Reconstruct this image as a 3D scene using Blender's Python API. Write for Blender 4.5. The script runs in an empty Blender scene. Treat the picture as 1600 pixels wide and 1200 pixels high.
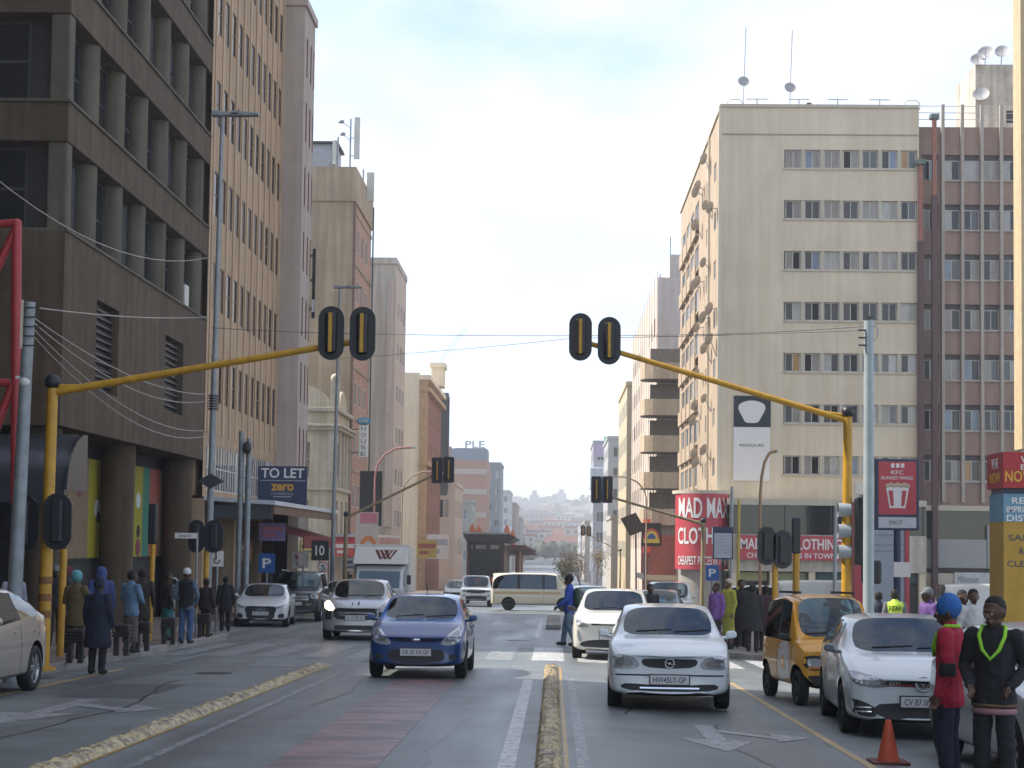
import bpy, bmesh, math, random
from mathutils import Vector, Matrix
from mathutils.bvhtree import BVHTree
random.seed(7)
S = bpy.context.scene
C = S.collection
R = math.radians

# ------------------------------------------------------------------ camera
F_PX = 2600.0
PITCH = R(3.2); YAW = R(1.5); ROLL = R(0.75)
CAM_LOC = Vector((0, 0, 1.75))
cam_d = bpy.data.cameras.new('camera')
cam = bpy.data.objects.new('camera', cam_d); C.objects.link(cam)
CAM_ROT = Matrix.Rotation(YAW, 3, 'Z') @ Matrix.Rotation(math.pi/2 + PITCH, 3, 'X') @ Matrix.Rotation(ROLL, 3, 'Z')
cam.matrix_world = Matrix.Translation(CAM_LOC) @ CAM_ROT.to_4x4()
cam_d.sensor_width = 36.0
cam_d.lens = 36.0 * F_PX / 1600.0
SHIFT_PX = 250.0 - F_PX*math.tan(PITCH)
cam_d.shift_y = SHIFT_PX / 1600.0
cam_d.clip_start = 0.1; cam_d.clip_end = 9000
S.camera = cam

# ------------------------------------------------------------------ sky, sun, exposure
SUN_AZ = -82.0      # degrees clockwise from the street direction (+Y): from the left, a little ahead
SUN_EL = 46.0
w = bpy.data.worlds.new('World'); S.world = w; w.use_nodes = True
nt = w.node_tree; nt.nodes.clear()
out = nt.nodes.new('ShaderNodeOutputWorld'); bg = nt.nodes.new('ShaderNodeBackground')
sky = nt.nodes.new('ShaderNodeTexSky'); sky.sky_type = 'NISHITA'; sky.sun_disc = False
sky.sun_elevation = R(SUN_EL); sky.sun_rotation = R(SUN_AZ)
sky.altitude = 1700; sky.air_density = 0.8; sky.dust_density = 1.0; sky.ozone_density = 0.0
geo = nt.nodes.new('ShaderNodeNewGeometry')
mp = nt.nodes.new('ShaderNodeMapping'); mp.inputs['Scale'].default_value = (2.2, 2.2, 6.0)
nz = nt.nodes.new('ShaderNodeTexNoise'); nz.inputs['Scale'].default_value = 1.6; nz.inputs['Detail'].default_value = 8; nz.inputs['Roughness'].default_value = 0.58
rp = nt.nodes.new('ShaderNodeValToRGB'); rp.color_ramp.elements[0].position = 0.34; rp.color_ramp.elements[1].position = 0.78
rp.color_ramp.elements[0].color = (0, 0, 0, 1); rp.color_ramp.elements[1].color = (0.85, 0.85, 0.85, 1)
mx = nt.nodes.new('ShaderNodeMixRGB'); mx.inputs['Color2'].default_value = (4.5, 4.1, 3.5, 1)
nt.links.new(geo.outputs['Incoming'], mp.inputs['Vector']); nt.links.new(mp.outputs['Vector'], nz.inputs['Vector'])
nt.links.new(nz.outputs['Fac'], rp.inputs['Fac']); nt.links.new(rp.outputs['Color'], mx.inputs['Fac'])
nt.links.new(sky.outputs['Color'], mx.inputs['Color1']); nt.links.new(mx.outputs['Color'], bg.inputs['Color'])
bg.inputs['Strength'].default_value = 0.12
nt.links.new(bg.outputs['Background'], out.inputs['Surface'])
sd = bpy.data.lights.new('sun', 'SUN'); sd.energy = 2.7; sd.angle = R(0.5); sd.color = (1.0, 0.93, 0.83)
sun = bpy.data.objects.new('sun', sd); C.objects.link(sun)
_to = Vector((math.sin(R(SUN_AZ))*math.cos(R(SUN_EL)), math.cos(R(SUN_AZ))*math.cos(R(SUN_EL)), math.sin(R(SUN_EL))))
sun.rotation_euler = _to.to_track_quat('Z', 'Y').to_euler(); sun.location = (0, 0, 80)
S.view_settings.view_transform = 'Standard'; S.view_settings.look = 'None'
S.view_settings.gamma = 1; S.view_settings.exposure = 1.62; S.view_settings.use_curve_mapping = False
S.cycles.use_denoising = True
S.cycles.max_bounces = 6; S.cycles.diffuse_bounces = 3; S.cycles.glossy_bounces = 3; S.cycles.transmission_bounces = 3; S.cycles.volume_bounces = 0
S.cycles.caustics_reflective = False; S.cycles.caustics_refractive = False

def at(px, py, y):
    """world point seen at photo pixel (px,py) at street distance y"""
    d = CAM_ROT @ Vector(((px-800)/F_PX, (600-py+SHIFT_PX)/F_PX, -1))
    return CAM_LOC + d*(y/d.y)
def atx(px, py, x):
    d = CAM_ROT @ Vector(((px-800)/F_PX, (600-py+SHIFT_PX)/F_PX, -1))
    return CAM_LOC + d*(x/d.x)

# ------------------------------------------------------------------ ground profile
PROF = [(-60, 1.17), (0, 0), (200, -3.9), (300, -5.4), (400, -5.9), (600, -5.2), (800, -1), (1000, 7), (1500, 34), (1900, 52), (2300, 56), (4000, 40)]
def gy(y):
    for (a, za), (b, zb) in zip(PROF, PROF[1:]):
        if y <= b: return za + (zb-za)*(y-a)/(b-a)
    return PROF[-1][1]
def g(x, y):
    return gy(y) - 0.028*min(max(x, 0), 6.0)

# ------------------------------------------------------------------ materials
MATS = {}
def mat(name, col, rough=0.7, metal=0.0, var=0.12, scale=3.0, bump=0.0, bscale=40.0, coat=0.0, emit=None, estr=1.0, spec=None, streak=0.0, ior=None, stretch=None):
    if name in MATS: return MATS[name]
    m = bpy.data.materials.new(name); m.use_nodes = True
    n = m.node_tree.nodes; l = m.node_tree.links; b = n['Principled BSDF']
    b.inputs['Roughness'].default_value = rough; b.inputs['Metallic'].default_value = metal
    b.inputs['Coat Weight'].default_value = coat; b.inputs['Coat Roughness'].default_value = 0.05
    if spec is not None: b.inputs['Specular IOR Level'].default_value = spec
    if ior: b.inputs['IOR'].default_value = ior
    b.inputs['Base Color'].default_value = (*col, 1)
    if var > 0 or bump > 0:
        tc = n.new('ShaderNodeTexCoord'); geo = n.new('ShaderNodeNewGeometry')
        vec = geo.outputs['Position']
        if stretch:
            mp = n.new('ShaderNodeMapping'); mp.inputs['Scale'].default_value = stretch
            l.new(vec, mp.inputs['Vector']); vec = mp.outputs['Vector']
    if var > 0:
        nz = n.new('ShaderNodeTexNoise'); nz.inputs['Scale'].default_value = scale; nz.inputs['Detail'].default_value = 6; nz.inputs['Roughness'].default_value = 0.62
        l.new(vec, nz.inputs['Vector'])
        rp = n.new('ShaderNodeValToRGB'); e = rp.color_ramp.elements
        e[0].position = 0.3; e[1].position = 0.7
        e[0].color = tuple(max(0, c*(1-var)) for c in col) + (1,); e[1].color = tuple(min(1, c*(1+var)) for c in col) + (1,)
        l.new(nz.outputs['Fac'], rp.inputs['Fac']); src = rp.outputs['Color']
        if streak > 0:
            mp2 = n.new('ShaderNodeMapping'); mp2.inputs['Scale'].default_value = (1.3, 1.3, 0.07)
            n2 = n.new('ShaderNodeTexNoise'); n2.inputs['Scale'].default_value = 2.2; n2.inputs['Detail'].default_value = 5
            l.new(geo.outputs['Position'], mp2.inputs['Vector']); l.new(mp2.outputs['Vector'], n2.inputs['Vector'])
            r2 = n.new('ShaderNodeValToRGB'); r2.color_ramp.elements[0].position = 0.42; r2.color_ramp.elements[1].position = 0.62
            d = 1-streak
            r2.color_ramp.elements[0].color = (d, d*0.97, d*0.93, 1); r2.color_ramp.elements[1].color = (1, 1, 1, 1)
            mm = n.new('ShaderNodeMixRGB'); mm.blend_type = 'MULTIPLY'; mm.inputs['Fac'].default_value = 1
            l.new(n2.outputs['Fac'], r2.inputs['Fac']); l.new(src, mm.inputs['Color1']); l.new(r2.outputs['Color'], mm.inputs['Color2']); src = mm.outputs['Color']
        l.new(src, b.inputs['Base Color'])
    if bump > 0:
        nb = n.new('ShaderNodeTexNoise'); nb.inputs['Scale'].default_value = bscale; nb.inputs['Detail'].default_value = 4
        l.new(vec, nb.inputs['Vector'])
        bp = n.new('ShaderNodeBump'); bp.inputs['Strength'].default_value = bump; bp.inputs['Distance'].default_value = 0.02
        l.new(nb.outputs['Fac'], bp.inputs['Height']); l.new(bp.outputs['Normal'], b.inputs['Normal'])
    if emit:
        b.inputs['Emission Color'].default_value = (*emit, 1); b.inputs['Emission Strength'].default_value = estr
    MATS[name] = m
    return m

def asphalt():
    m = mat('asphalt', (0.135, 0.152, 0.156), rough=0.42, var=0.3, scale=0.9, bump=0.25, bscale=90)
    n = m.node_tree.nodes; l = m.node_tree.links; b = n['Principled BSDF']
    geo = n.new('ShaderNodeNewGeometry'); mp = n.new('ShaderNodeMapping'); mp.inputs['Scale'].default_value = (1.1, 0.09, 1)
    nz = n.new('ShaderNodeTexNoise'); nz.inputs['Scale'].default_value = 1.0; nz.inputs['Detail'].default_value = 5
    l.new(geo.outputs['Position'], mp.inputs['Vector']); l.new(mp.outputs['Vector'], nz.inputs['Vector'])
    rr = n.new('ShaderNodeMapRange'); rr.inputs['From Min'].default_value = 0.3; rr.inputs['From Max'].default_value = 0.7
    rr.inputs['To Min'].default_value = 0.33; rr.inputs['To Max'].default_value = 0.55
    l.new(nz.outputs['Fac'], rr.inputs['Value']); l.new(rr.outputs['Result'], b.inputs['Roughness'])
    # worn wheel tracks and patched tar: colour
    src = b.inputs['Base Color'].links[0].from_socket
    r2 = n.new('ShaderNodeValToRGB'); r2.color_ramp.elements[0].position = 0.35; r2.color_ramp.elements[1].position = 0.68
    r2.color_ramp.elements[0].color = (0.72, 0.72, 0.74, 1); r2.color_ramp.elements[1].color = (1.25, 1.22, 1.18, 1)
    mm = n.new('ShaderNodeMixRGB'); mm.blend_type = 'MULTIPLY'; mm.inputs['Fac'].default_value = 1
    l.new(nz.outputs['Fac'], r2.inputs['Fac']); l.new(src, mm.inputs['Color1']); l.new(r2.outputs['Color'], mm.inputs['Color2'])
    l.new(mm.outputs['Color'], b.inputs['Base Color'])
    return m

def paint_wear(name, col, thresh=0.45, under=(0.135, 0.152, 0.156), scale=9):
    """road paint worn through to the tar in patches"""
    m = mat(name, col, rough=0.46, var=0.15, scale=5)
    n = m.node_tree.nodes; l = m.node_tree.links; b = n['Principled BSDF']
    src = b.inputs['Base Color'].links[0].from_socket
    geo = n.new('ShaderNodeNewGeometry'); nz = n.new('ShaderNodeTexNoise'); nz.inputs['Scale'].default_value = scale; nz.inputs['Detail'].default_value = 7; nz.inputs['Roughness'].default_value = 0.7
    rp = n.new('ShaderNodeValToRGB'); rp.color_ramp.elements[0].position = thresh-0.09; rp.color_ramp.elements[1].position = thresh+0.09
    l.new(geo.outputs['Position'], nz.inputs['Vector']); l.new(nz.outputs['Fac'], rp.inputs['Fac'])
    mm = n.new('ShaderNodeMixRGB'); mm.inputs['Color1'].default_value = (*under, 1)
    l.new(rp.outputs['Color'], mm.inputs['Fac']); l.new(src, mm.inputs['Color2']); l.new(mm.outputs['Color'], b.inputs['Base Color'])
    return m

def glassy(name, col, rough=0.05, ior=1.7):
    return mat(name, col, rough=rough, var=0.0, ior=ior)

# ------------------------------------------------------------------ mesh helpers
class MB:
    def __init__(s): s.v = []; s.f = []; s.m = []; s.sm = []
    def add(s, vs, fs, mi=0, smooth=False):
        o = len(s.v); s.v += [tuple(p) for p in vs]
        for f in fs: s.f.append([i+o for i in f]); s.m.append(mi); s.sm.append(smooth)
        return s
    def box(s, x0, y0, z0, x1, y1, z1, mi=0):
        if x0 > x1: x0, x1 = x1, x0
        if y0 > y1: y0, y1 = y1, y0
        if z0 > z1: z0, z1 = z1, z0
        v = [(x0,y0,z0),(x1,y0,z0),(x1,y1,z0),(x0,y1,z0),(x0,y0,z1),(x1,y0,z1),(x1,y1,z1),(x0,y1,z1)]
        return s.add(v, [(0,3,2,1),(4,5,6,7),(0,1,5,4),(1,2,6,5),(2,3,7,6),(3,0,4,7)], mi)
    def bar(s, p, q, w, h=None, mi=0):
        p = Vector(p); q = Vector(q); h = h or w; d = (q-p).normalized()
        u = d.cross(Vector((0,0,1)));  u = u.normalized() if u.length > 1e-4 else Vector((1,0,0)); t = u.cross(d)
        vs = [e + u*a*w/2 + t*b*h/2 for e in (p, q) for a, b in ((-1,-1),(1,-1),(1,1),(-1,1))]
        return s.add(vs, [(0,1,2,3),(7,6,5,4),(0,4,5,1),(1,5,6,2),(2,6,7,3),(3,7,4,0)], mi)
    def cyl(s, p, q, r0, r1=None, n=12, mi=0, cap=True):
        p = Vector(p); q = Vector(q); r1 = r0 if r1 is None else r1; d = (q-p).normalized()
        u = d.cross(Vector((0,0,1)));  u = u.normalized() if u.length > 1e-4 else Vector((1,0,0)); t = d.cross(u)
        vs = []
        for e, r in ((p, r0), (q, r1)):
            for i in range(n):
                a = 2*math.pi*i/n; vs.append(e + u*math.cos(a)*r + t*math.sin(a)*r)
        s.add(vs, [(i, (i+1)%n, n+(i+1)%n, n+i) for i in range(n)], mi, True)
        if cap: s.add(vs, [tuple(range(n-1,-1,-1)), tuple(range(n,2*n))], mi)
        return s
    def tube(s, pts, r, n=8, mi=0, closed=False):
        pts = [Vector(p) for p in pts]; vs = []; prev = None
        rs = r if isinstance(r, (list, tuple)) else [r]*len(pts)
        for i, p in enumerate(pts):
            a = pts[max(i-1,0)]; b = pts[min(i+1,len(pts)-1)]; d = (b-a).normalized()
            if prev is None:
                u = d.cross(Vector((0,0,1)));  u = u.normalized() if u.length > 1e-3 else Vector((1,0,0))
            else:
                u = (prev - d*prev.dot(d)).normalized()
            prev = u; t = d.cross(u)
            for k in range(n):
                an = 2*math.pi*k/n; vs.append(p + u*math.cos(an)*rs[i] + t*math.sin(an)*rs[i])
        m = len(pts); fs = [(i*n+k, i*n+(k+1)%n, (i+1)*n+(k+1)%n, (i+1)*n+k) for i in range(m-1) for k in range(n)]
        s.add(vs, fs, mi, True); s.add(vs, [tuple(range(n-1,-1,-1)), tuple(range((m-1)*n, m*n))], mi)
        return s
    def lathe(s, prof, axis='z', n=20, mi=0, c=(0,0,0)):
        vs = []; m = len(prof)
        for r, h in prof:
            for k in range(n):
                a = 2*math.pi*k/n; x, y = r*math.cos(a), r*math.sin(a)
                vs.append({'z': (c[0]+x, c[1]+y, c[2]+h), 'x': (c[0]+h, c[1]+x, c[2]+y), 'y': (c[0]+x, c[1]+h, c[2]+y)}[axis])
        return s.add(vs, [(i*n+k, i*n+(k+1)%n, (i+1)*n+(k+1)%n, (i+1)*n+k) for i in range(m-1) for k in range(n)], mi, True)
    def sphere(s, c, r, n=12, mi=0, sc=(1,1,1)):
        m = max(6, n//2); vs = []; c = Vector(c)
        for i in range(m+1):
            t = math.pi*i/m
            for k in range(n):
                a = 2*math.pi*k/n
                vs.append(c + Vector((r*math.sin(t)*math.cos(a)*sc[0], r*math.sin(t)*math.sin(a)*sc[1], r*math.cos(t)*sc[2])))
        return s.add(vs, [(i*n+k, (i+1)*n+k, (i+1)*n+(k+1)%n, i*n+(k+1)%n) for i in range(m) for k in range(n)], mi, True)
    def prism(s, pts, d, mi=0):
        """pts: planar polygon (3D), extruded by vector d"""
        n = len(pts); d = Vector(d); vs = [Vector(p) for p in pts] + [Vector(p)+d for p in pts]
        return s.add(vs, [tuple(range(n-1,-1,-1)), tuple(range(n,2*n))] + [(i, (i+1)%n, n+(i+1)%n, n+i) for i in range(n)], mi)
    def mesh(s, name, mats, fix=True):
        me = bpy.data.meshes.new(name); me.from_pydata([tuple(v) for v in s.v], [], s.f)
        for p, mi, sm in zip(me.polygons, s.m, s.sm): p.material_index = mi; p.use_smooth = sm
        for m in (mats if isinstance(mats, (list, tuple)) else [mats]): me.materials.append(m)
        if fix:
            bm = bmesh.new(); bm.from_mesh(me); bmesh.ops.recalc_face_normals(bm, faces=bm.faces); bm.to_mesh(me); bm.free()
        me.update()
        return me
    def build(s, name, mats, parent=None, fix=True, bevel=0):
        o = link(name, s.mesh(name, mats, fix), parent)
        if bevel:
            md = o.modifiers.new('bevel', 'BEVEL'); md.width = bevel; md.segments = 2; md.limit_method = 'ANGLE'
        return o

def link(name, data, parent=None, keep=True):
    o = bpy.data.objects.new(name, data); C.objects.link(o)
    if parent is not None:
        o.parent = parent
        if keep and 'world' in parent and parent.parent is None: o.matrix_parent_inverse = Matrix.Translation(Vector(parent['world'])).inverted()
        if 'world' in parent: o['world'] = parent['world']
    return o
ROOTS = []
def thing(name, label, cat, loc=(0,0,0), rot=0, group=None, world=True, tilt=0):
    """Empty at the base of a thing; world=True: its parts are modelled in world coordinates"""
    o = bpy.data.objects.new(name, None); C.objects.link(o); o.empty_display_size = 0.2
    o.location = loc; o.rotation_euler = (tilt, 0, rot)
    o['label'] = label; o['category'] = cat
    if group: o['group'] = group
    if world: o['world'] = tuple(loc); ROOTS.append(o)
    return o
def tag(o, label, cat, group=None):
    o['label'] = label; o['category'] = cat
    if group: o['group'] = group
    return o
def struct(o): o['kind'] = 'structure'; return o
def stuff(o): o['kind'] = 'stuff'; return o

def text(name, body, O, U, V, w, h, m, parent=None, depth=0.004, bold=0.0, fit=True):
    """flat lettering fitted into a w x h box centred at O in the plane (U,V)"""
    cu = bpy.data.curves.new(name, 'FONT'); cu.body = body; cu.extrude = 0.02; cu.offset = bold; cu.resolution_u = 3
    cu.align_x = 'CENTER'
    to = bpy.data.objects.new(name, cu)
    me = bpy.data.meshes.new_from_object(to)
    bpy.data.objects.remove(to); bpy.data.curves.remove(cu)
    xs = [v.co.x for v in me.vertices]; ys = [v.co.y for v in me.vertices]
    sx = w/(max(xs)-min(xs)); sy = h/(max(ys)-min(ys))
    if not fit: sx = sy = min(sx, sy)
    cx = (max(xs)+min(xs))/2; cy = (max(ys)+min(ys))/2
    O = Vector(O); U = Vector(U).normalized(); V = Vector(V).normalized(); N = U.cross(V)
    for v in me.vertices:
        v.co = O + U*((v.co.x-cx)*sx) + V*((v.co.y-cy)*sy) + N*(depth*(0.5+v.co.z/0.04))
    me.materials.append(m)
    return link(name, me, parent)

def rrect(x0, z0, x1, z1, r, n=4):
    pts = []
    for cx, cz, a0 in ((x1-r, z1-r, 0), (x0+r, z1-r, 90), (x0+r, z0+r, 180), (x1-r, z0+r, 270)):
        for i in range(n+1):
            a = R(a0+90*i/n); pts.append((cx+r*math.cos(a), cz+r*math.sin(a)))
    return pts

TMP = bpy.data.scenes.new('workbench')      # small side scene in which modifiers are baked, removed at the end
def baked(*objs):
    """mesh of objs[0] with its modifiers applied; all objs are removed afterwards"""
    for o in objs: TMP.collection.objects.link(o)
    vl = TMP.view_layers[0]; vl.update()
    me = bpy.data.meshes.new_from_object(objs[0].evaluated_get(vl.depsgraph))
    for o in objs: bpy.data.objects.remove(o)
    return me
# ------------------------------------------------------------------ ground, roads, pavements
ASPH = asphalt()
PAVE = mat('paving', (0.17, 0.125, 0.105), rough=0.75, var=0.35, scale=2.0, bump=0.4, bscale=18)
PAVE2 = mat('plaza_paving', (0.20, 0.185, 0.165), rough=0.75, var=0.3, scale=1.2, bump=0.3, bscale=18)
KERB = mat('kerb_concrete', (0.26, 0.25, 0.23), rough=0.8, var=0.3, scale=4)
EARTH = mat('earth', (0.13, 0.12, 0.10), rough=0.95, var=0.35, scale=0.02)
def sheet(name, m, xs, ys, dz=0.0, parent=None, zf=g):
    b = MB(); nx = len(xs)
    vs = [(x, y, zf(x, y)+dz) for y in ys for x in xs]
    fs = [(j*nx+i, j*nx+i+1, (j+1)*nx+i+1, (j+1)*nx+i) for j in range(len(ys)-1) for i in range(nx-1)]
    b.add(vs, fs); return b.build(name, m, parent, fix=False)
def frange(a, b, s):
    n = max(1, int(round((b-a)/s))); return [a+(b-a)*i/n for i in range(n+1)]
YS = [-60, 0] + frange(20, 200, 20) + [250, 300, 350, 400, 500, 600, 700, 800]
def hill(x, y):
    z = gy(y) - 0.35
    if y > 700: z += (1-math.cos((x+150)/420.0))*-6*min(1, (y-700)/600) + 5*math.sin(x/130.0+y/300.0)*min(1, (y-700)/500)
    return z
struct(sheet('ground', EARTH, frange(-2400, -60, 180)+[-40, 0, 40]+frange(60, 2400, 180), YS+[900, 1000, 1150, 1300, 1500, 1700, 1900, 2100, 2300, 3000, 4000], 0, zf=hill))
road = struct(sheet('road', ASPH, [-11.2, -4, 0, 3, 6.2], YS))
crl = struct(sheet('side_street', ASPH, [-90, -40, -11.2], [79.5, 88, 97.2]))
crr = struct(sheet('side_street', ASPH, [6.2, 40, 90], [76, 85, 93]))
lot = struct(sheet('parking_lot', ASPH, [7.5, 12, 30], [50.5, 60, 67]))

def slab(name, pts, m=PAVE, h=0.13, kerb_edges=()):
    """raised pavement: polygon pts (x,y); follows the slope of the street"""
    o = None; b = MB(); n = len(pts)
    top = [(x, y, g(0, y) + h - (0.028*min(max(x,0),6.0))) for x, y in pts]; bot = [(x, y, z-0.6) for x, y, z in top]
    b.add(top+bot, [tuple(range(n))] + [(i, (i+1)%n, n+(i+1)%n, n+i) for i in range(n)])
    o = struct(b.build(name, m))
    for k, i in enumerate(kerb_edges):
        (xa, ya), (xb, yb) = pts[i], pts[(i+1)%n]
        d = Vector((xb-xa, yb-ya)); nrm = Vector((d.y, -d.x)).normalized()
        q = MB(); za, zb = top[i][2], top[(i+1)%n][2]
        q.prism([(xa-nrm.x*.16, ya-nrm.y*.16, za+.012), (xa+nrm.x*.03, ya+nrm.y*.03, za+.012), (xa+nrm.x*.03, ya+nrm.y*.03, za-.3), (xa-nrm.x*.16, ya-nrm.y*.16, za-.3)], (xb-xa, yb-ya, zb-za))
        q.build('kerb', KERB, o, bevel=0.015)
    return o
slab('pavement', [(-60, -10), (-8.6, -10), (-8.6, 44), (-10.95, 46.5), (-10.95, 79.4), (-60, 79.4)], kerb_edges=(1, 2, 3))
slab('pavement', [(-60, 97.4), (-9.6, 97.4), (-9.6, 300), (-60, 300)], kerb_edges=(1,))
slab('pavement', [(5.6, 49), (3.95, 47.5), (3.95, 40.2), (5.6, 38.6), (5.6, -10), (60, -10), (60, 50.2), (7.3, 50.2), (7.3, 67.2), (60, 67.2), (60, 75.8), (5.6, 75.8)], m=PAVE2, kerb_edges=(0, 1, 2, 3, 11))
slab('pavement', [(6.4, 300), (6.4, 93.2), (60, 93.2), (60, 300)], m=PAVE2, kerb_edges=(0,))

# painted markings: children of the road
WHITE = paint_wear('white_road_paint', (0.5, 0.5, 0.49), 0.45)
FADED = paint_wear('faded_white_paint', (0.34, 0.34, 0.34), 0.53)
YELL = paint_wear('yellow_road_paint', (0.50, 0.34, 0.12), 0.44)
RED = paint_wear('red_bus_lane', (0.27, 0.165, 0.175), 0.50, scale=1.0, under=(0.11, 0.085, 0.095))
for nd in RED.node_tree.nodes:     # transverse worn bands across the bus lane
    if nd.type == 'TEX_NOISE' and abs(nd.inputs['Scale'].default_value-1.0) < 1e-3:
        mp = RED.node_tree.nodes.new('ShaderNodeMapping'); mp.inputs['Scale'].default_value = (1.3, 2.6, 1)
        src = nd.inputs['Vector'].links[0].from_socket
        RED.node_tree.links.new(src, mp.inputs['Vector']); RED.node_tree.links.new(mp.outputs['Vector'], nd.inputs['Vector'])
def mark(name, m, x0, x1, y0, y1, dz=0.004, n=None):
    ys = frange(y0, y1, 4); xs = [x0, x1] if x0*x1 >= 0 else [x0, 0, x1]
    return sheet(name, m, xs, ys, dz, road)
mark('lane_line', WHITE, -0.50, -0.34, 6, 28.5)
mark('lane_line', FADED, 0.24, 0.36, 6, 29)
mark('lane_line', FADED, -3.84, -3.73, 6, 30.5)
mark('edge_line', YELL, 3.12, 3.22, 6, 30)
mark('edge_line', YELL, -7.75, -7.65, 6, 30)
mark('edge_line', FADED, -7.5, -7.36, 31, 48)
mark('bus_lane_paint', RED, -2.6, -1.6, 4, 28.2)
mark('stop_line', FADED, -8.4, -4.6, 31.4, 31.75)
mark('stop_line', FADED, -4.1, -0.3, 32.4, 32.75)
for i in range(15):
    x = -8.3 + i*0.98
    if x > 5.0: break
    mark('crossing_stripe', WHITE if -1.0 < x < 1.6 or x > 3 else FADED, x, x+0.56 if not -0.6 < x < 0.7 else x+0.7, 35.0, 41.5)
mark('lane_line', FADED, -4.5, -4.3, 48, 76); mark('lane_line', WHITE, -0.55, -0.40, 48, 66)
def arrow(x, y, m, s=1.0, flip=1):
    b = MB(); pts = [(-.09, 1.6), (.09, 1.6), (.09, .2), (.09+.28*flip, .05), (.09+.28*flip, -.35), (.55*flip+.2*flip, .35), (.6*flip, 1.0)]
    poly = [(-.1, 1.9), (.1, 1.9), (.1, 0.1), (.36, 0.1), (0, -1.1), (-.36, 0.1), (-.1, 0.1)]
    b.add([(x+a*s*1.1, y+c*s, g(x+a*s*1.1, y+c*s)+.004) for a, c in poly], [(0,1,2,6), (2,3,4,5,6)])
    poly2 = [(0.1*flip, 1.0), (0.62*flip, 0.45), (0.62*flip, 0.15), (1.0*flip, 0.75), (0.62*flip, 1.25), (0.62*flip, 0.8), (0.1*flip, 1.35)]
    b.add([(x+a*s*1.1, y+c*s, g(x+a*s*1.1, y+c*s)+.006) for a, c in poly2], [tuple(range(7))])
    return b.build('arrow_marking', m, road)
ARW = paint_wear('arrow_paint', (0.34, 0.35, 0.36), 0.48)
arrow(-6.3, 20.3, ARW, 1.25, 1); arrow(1.85, 18.8, ARW, 1.05, 1)
# a tar seam and crack repairs
TAR = mat('tar_seal', (0.03, 0.03, 0.033), rough=0.35, var=0.2)
def crack(pts, wd=0.035):
    b = MB(); L = []; 
    for i, (x, y) in enumerate(pts):
        ww = wd*random.uniform(.5, 1.2); L.append(((x-ww, y, g(x-ww, y)+.003), (x+ww, y, g(x+ww, y)+.003)))
    for a, c in zip(L, L[1:]): b.add([a[0], a[1], c[1], c[0]], [(0,1,2,3)])
    b.build('crack_repair', TAR, road, fix=False)
for x, y0, y1 in ((2.35, 14, 21), (-1.3, 12, 22), (-5.6, 15, 27), (0.9, 22, 31), (-3.1, 22, 33)):
    p = []; xx = x
    for y in frange(y0, y1, .35): xx += random.uniform(-.07, .07); p.append((xx, y))
    crack(p, .022)

# tar patches, manhole covers, tyre-dark lane centres
PATCH = mat('tar_patch', (.07,.075,.082), rough=.5, var=.25, scale=2, bump=.3, bscale=60); PATCHL = mat('pale_tar_patch', (.14,.145,.15), rough=.6, var=.25, scale=2)
for x0_, x1_, y0_, y1_, m_ in ((1.0, 2.1, 25.5, 28.5, PATCH), (-6.9, -5.7, 23, 26, PATCH), (-3.9, -2.6, 33.2, 34.6, PATCHL), (.9, 2.6, 44, 47, PATCH)):
    sheet('tar_patch', m_, [x0_, x1_], [y0_, y1_], .0025, road)
IRON = mat('cast_iron', (.05,.047,.045), rough=.5, metal=.6, var=.3)
for x0_, y0_ in ((-5.9, 29.0), (-1.0, 46.0)):
    q = MB(); q.add([(x0_+.32*math.cos(2*math.pi*k/20), y0_+.32*math.sin(2*math.pi*k/20), g(x0_, y0_+.32*math.sin(2*math.pi*k/20))+.006) for k in range(20)], [tuple(range(20))]); q.build('manhole_cover', IRON, road)
# bumpy painted lane separators
SEP = paint_wear('separator_paint', (0.50, 0.40, 0.20), 0.5, under=(0.15, 0.12, 0.085), scale=11)
for nd in SEP.node_tree.nodes:     # broken transverse bands of paint
    if nd.type == 'TEX_NOISE' and abs(nd.inputs['Scale'].default_value-11) < 1e-3:
        mp = SEP.node_tree.nodes.new('ShaderNodeMapping'); mp.inputs['Scale'].default_value = (.7, .75, 1)
        src = nd.inputs['Vector'].links[0].from_socket
        SEP.node_tree.links.new(src, mp.inputs['Vector']); SEP.node_tree.links.new(mp.outputs['Vector'], nd.inputs['Vector'])
SEPY = paint_wear('separator_yellow', (0.42, 0.25, 0.04), 0.42, under=(0.16, 0.13, 0.09), scale=12)
def separator(x, y0, y1, wd, label, yellow_side=0):
    rt = thing('lane_separator', label, 'kerb', (x, y0, g(x, y0)))
    b = MB(); st = 0.07; ys = frange(y0, y1, st); nx = 6; vs = []
    for j, y in enumerate(ys):
        e = min(1, (y1-y)/.8+.15); ph = abs(math.sin(y*math.pi/0.42))**.5
        for i in range(nx+1):
            t = i/nx; prof = (1-abs(2*t-1)**3)
            h = (0.03*ph+.05)*prof*min(1, e) + random.uniform(-.020, .020)*prof
            vs.append((x+(t-.5)*wd*(0.92+.08*ph)+random.uniform(-.008, .008), y+random.uniform(-.012, .012), g(x, y)-.01+max(h, 0)))
    fs = [(j*(nx+1)+i, j*(nx+1)+i+1, (j+1)*(nx+1)+i+1, (j+1)*(nx+1)+i) for j in range(len(ys)-1) for i in range(nx)]
    b.add(vs, fs); b.build('rubber_ridge', SEP, rt, fix=False)
    if yellow_side:
        s = MB(); x0 = x+yellow_side*wd*.52
        s.add([(x0, y0, g(x0,y0)+.006), (x0+yellow_side*.045, y0, g(x0,y0)+.006), (x0+yellow_side*.045, y1-.4, g(x0,y1)+.014), (x0, y1-.4, g(x0,y1)+.014)], [(0,1,2,3)])
        s.build('painted_edge', SEPY, rt)
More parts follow.
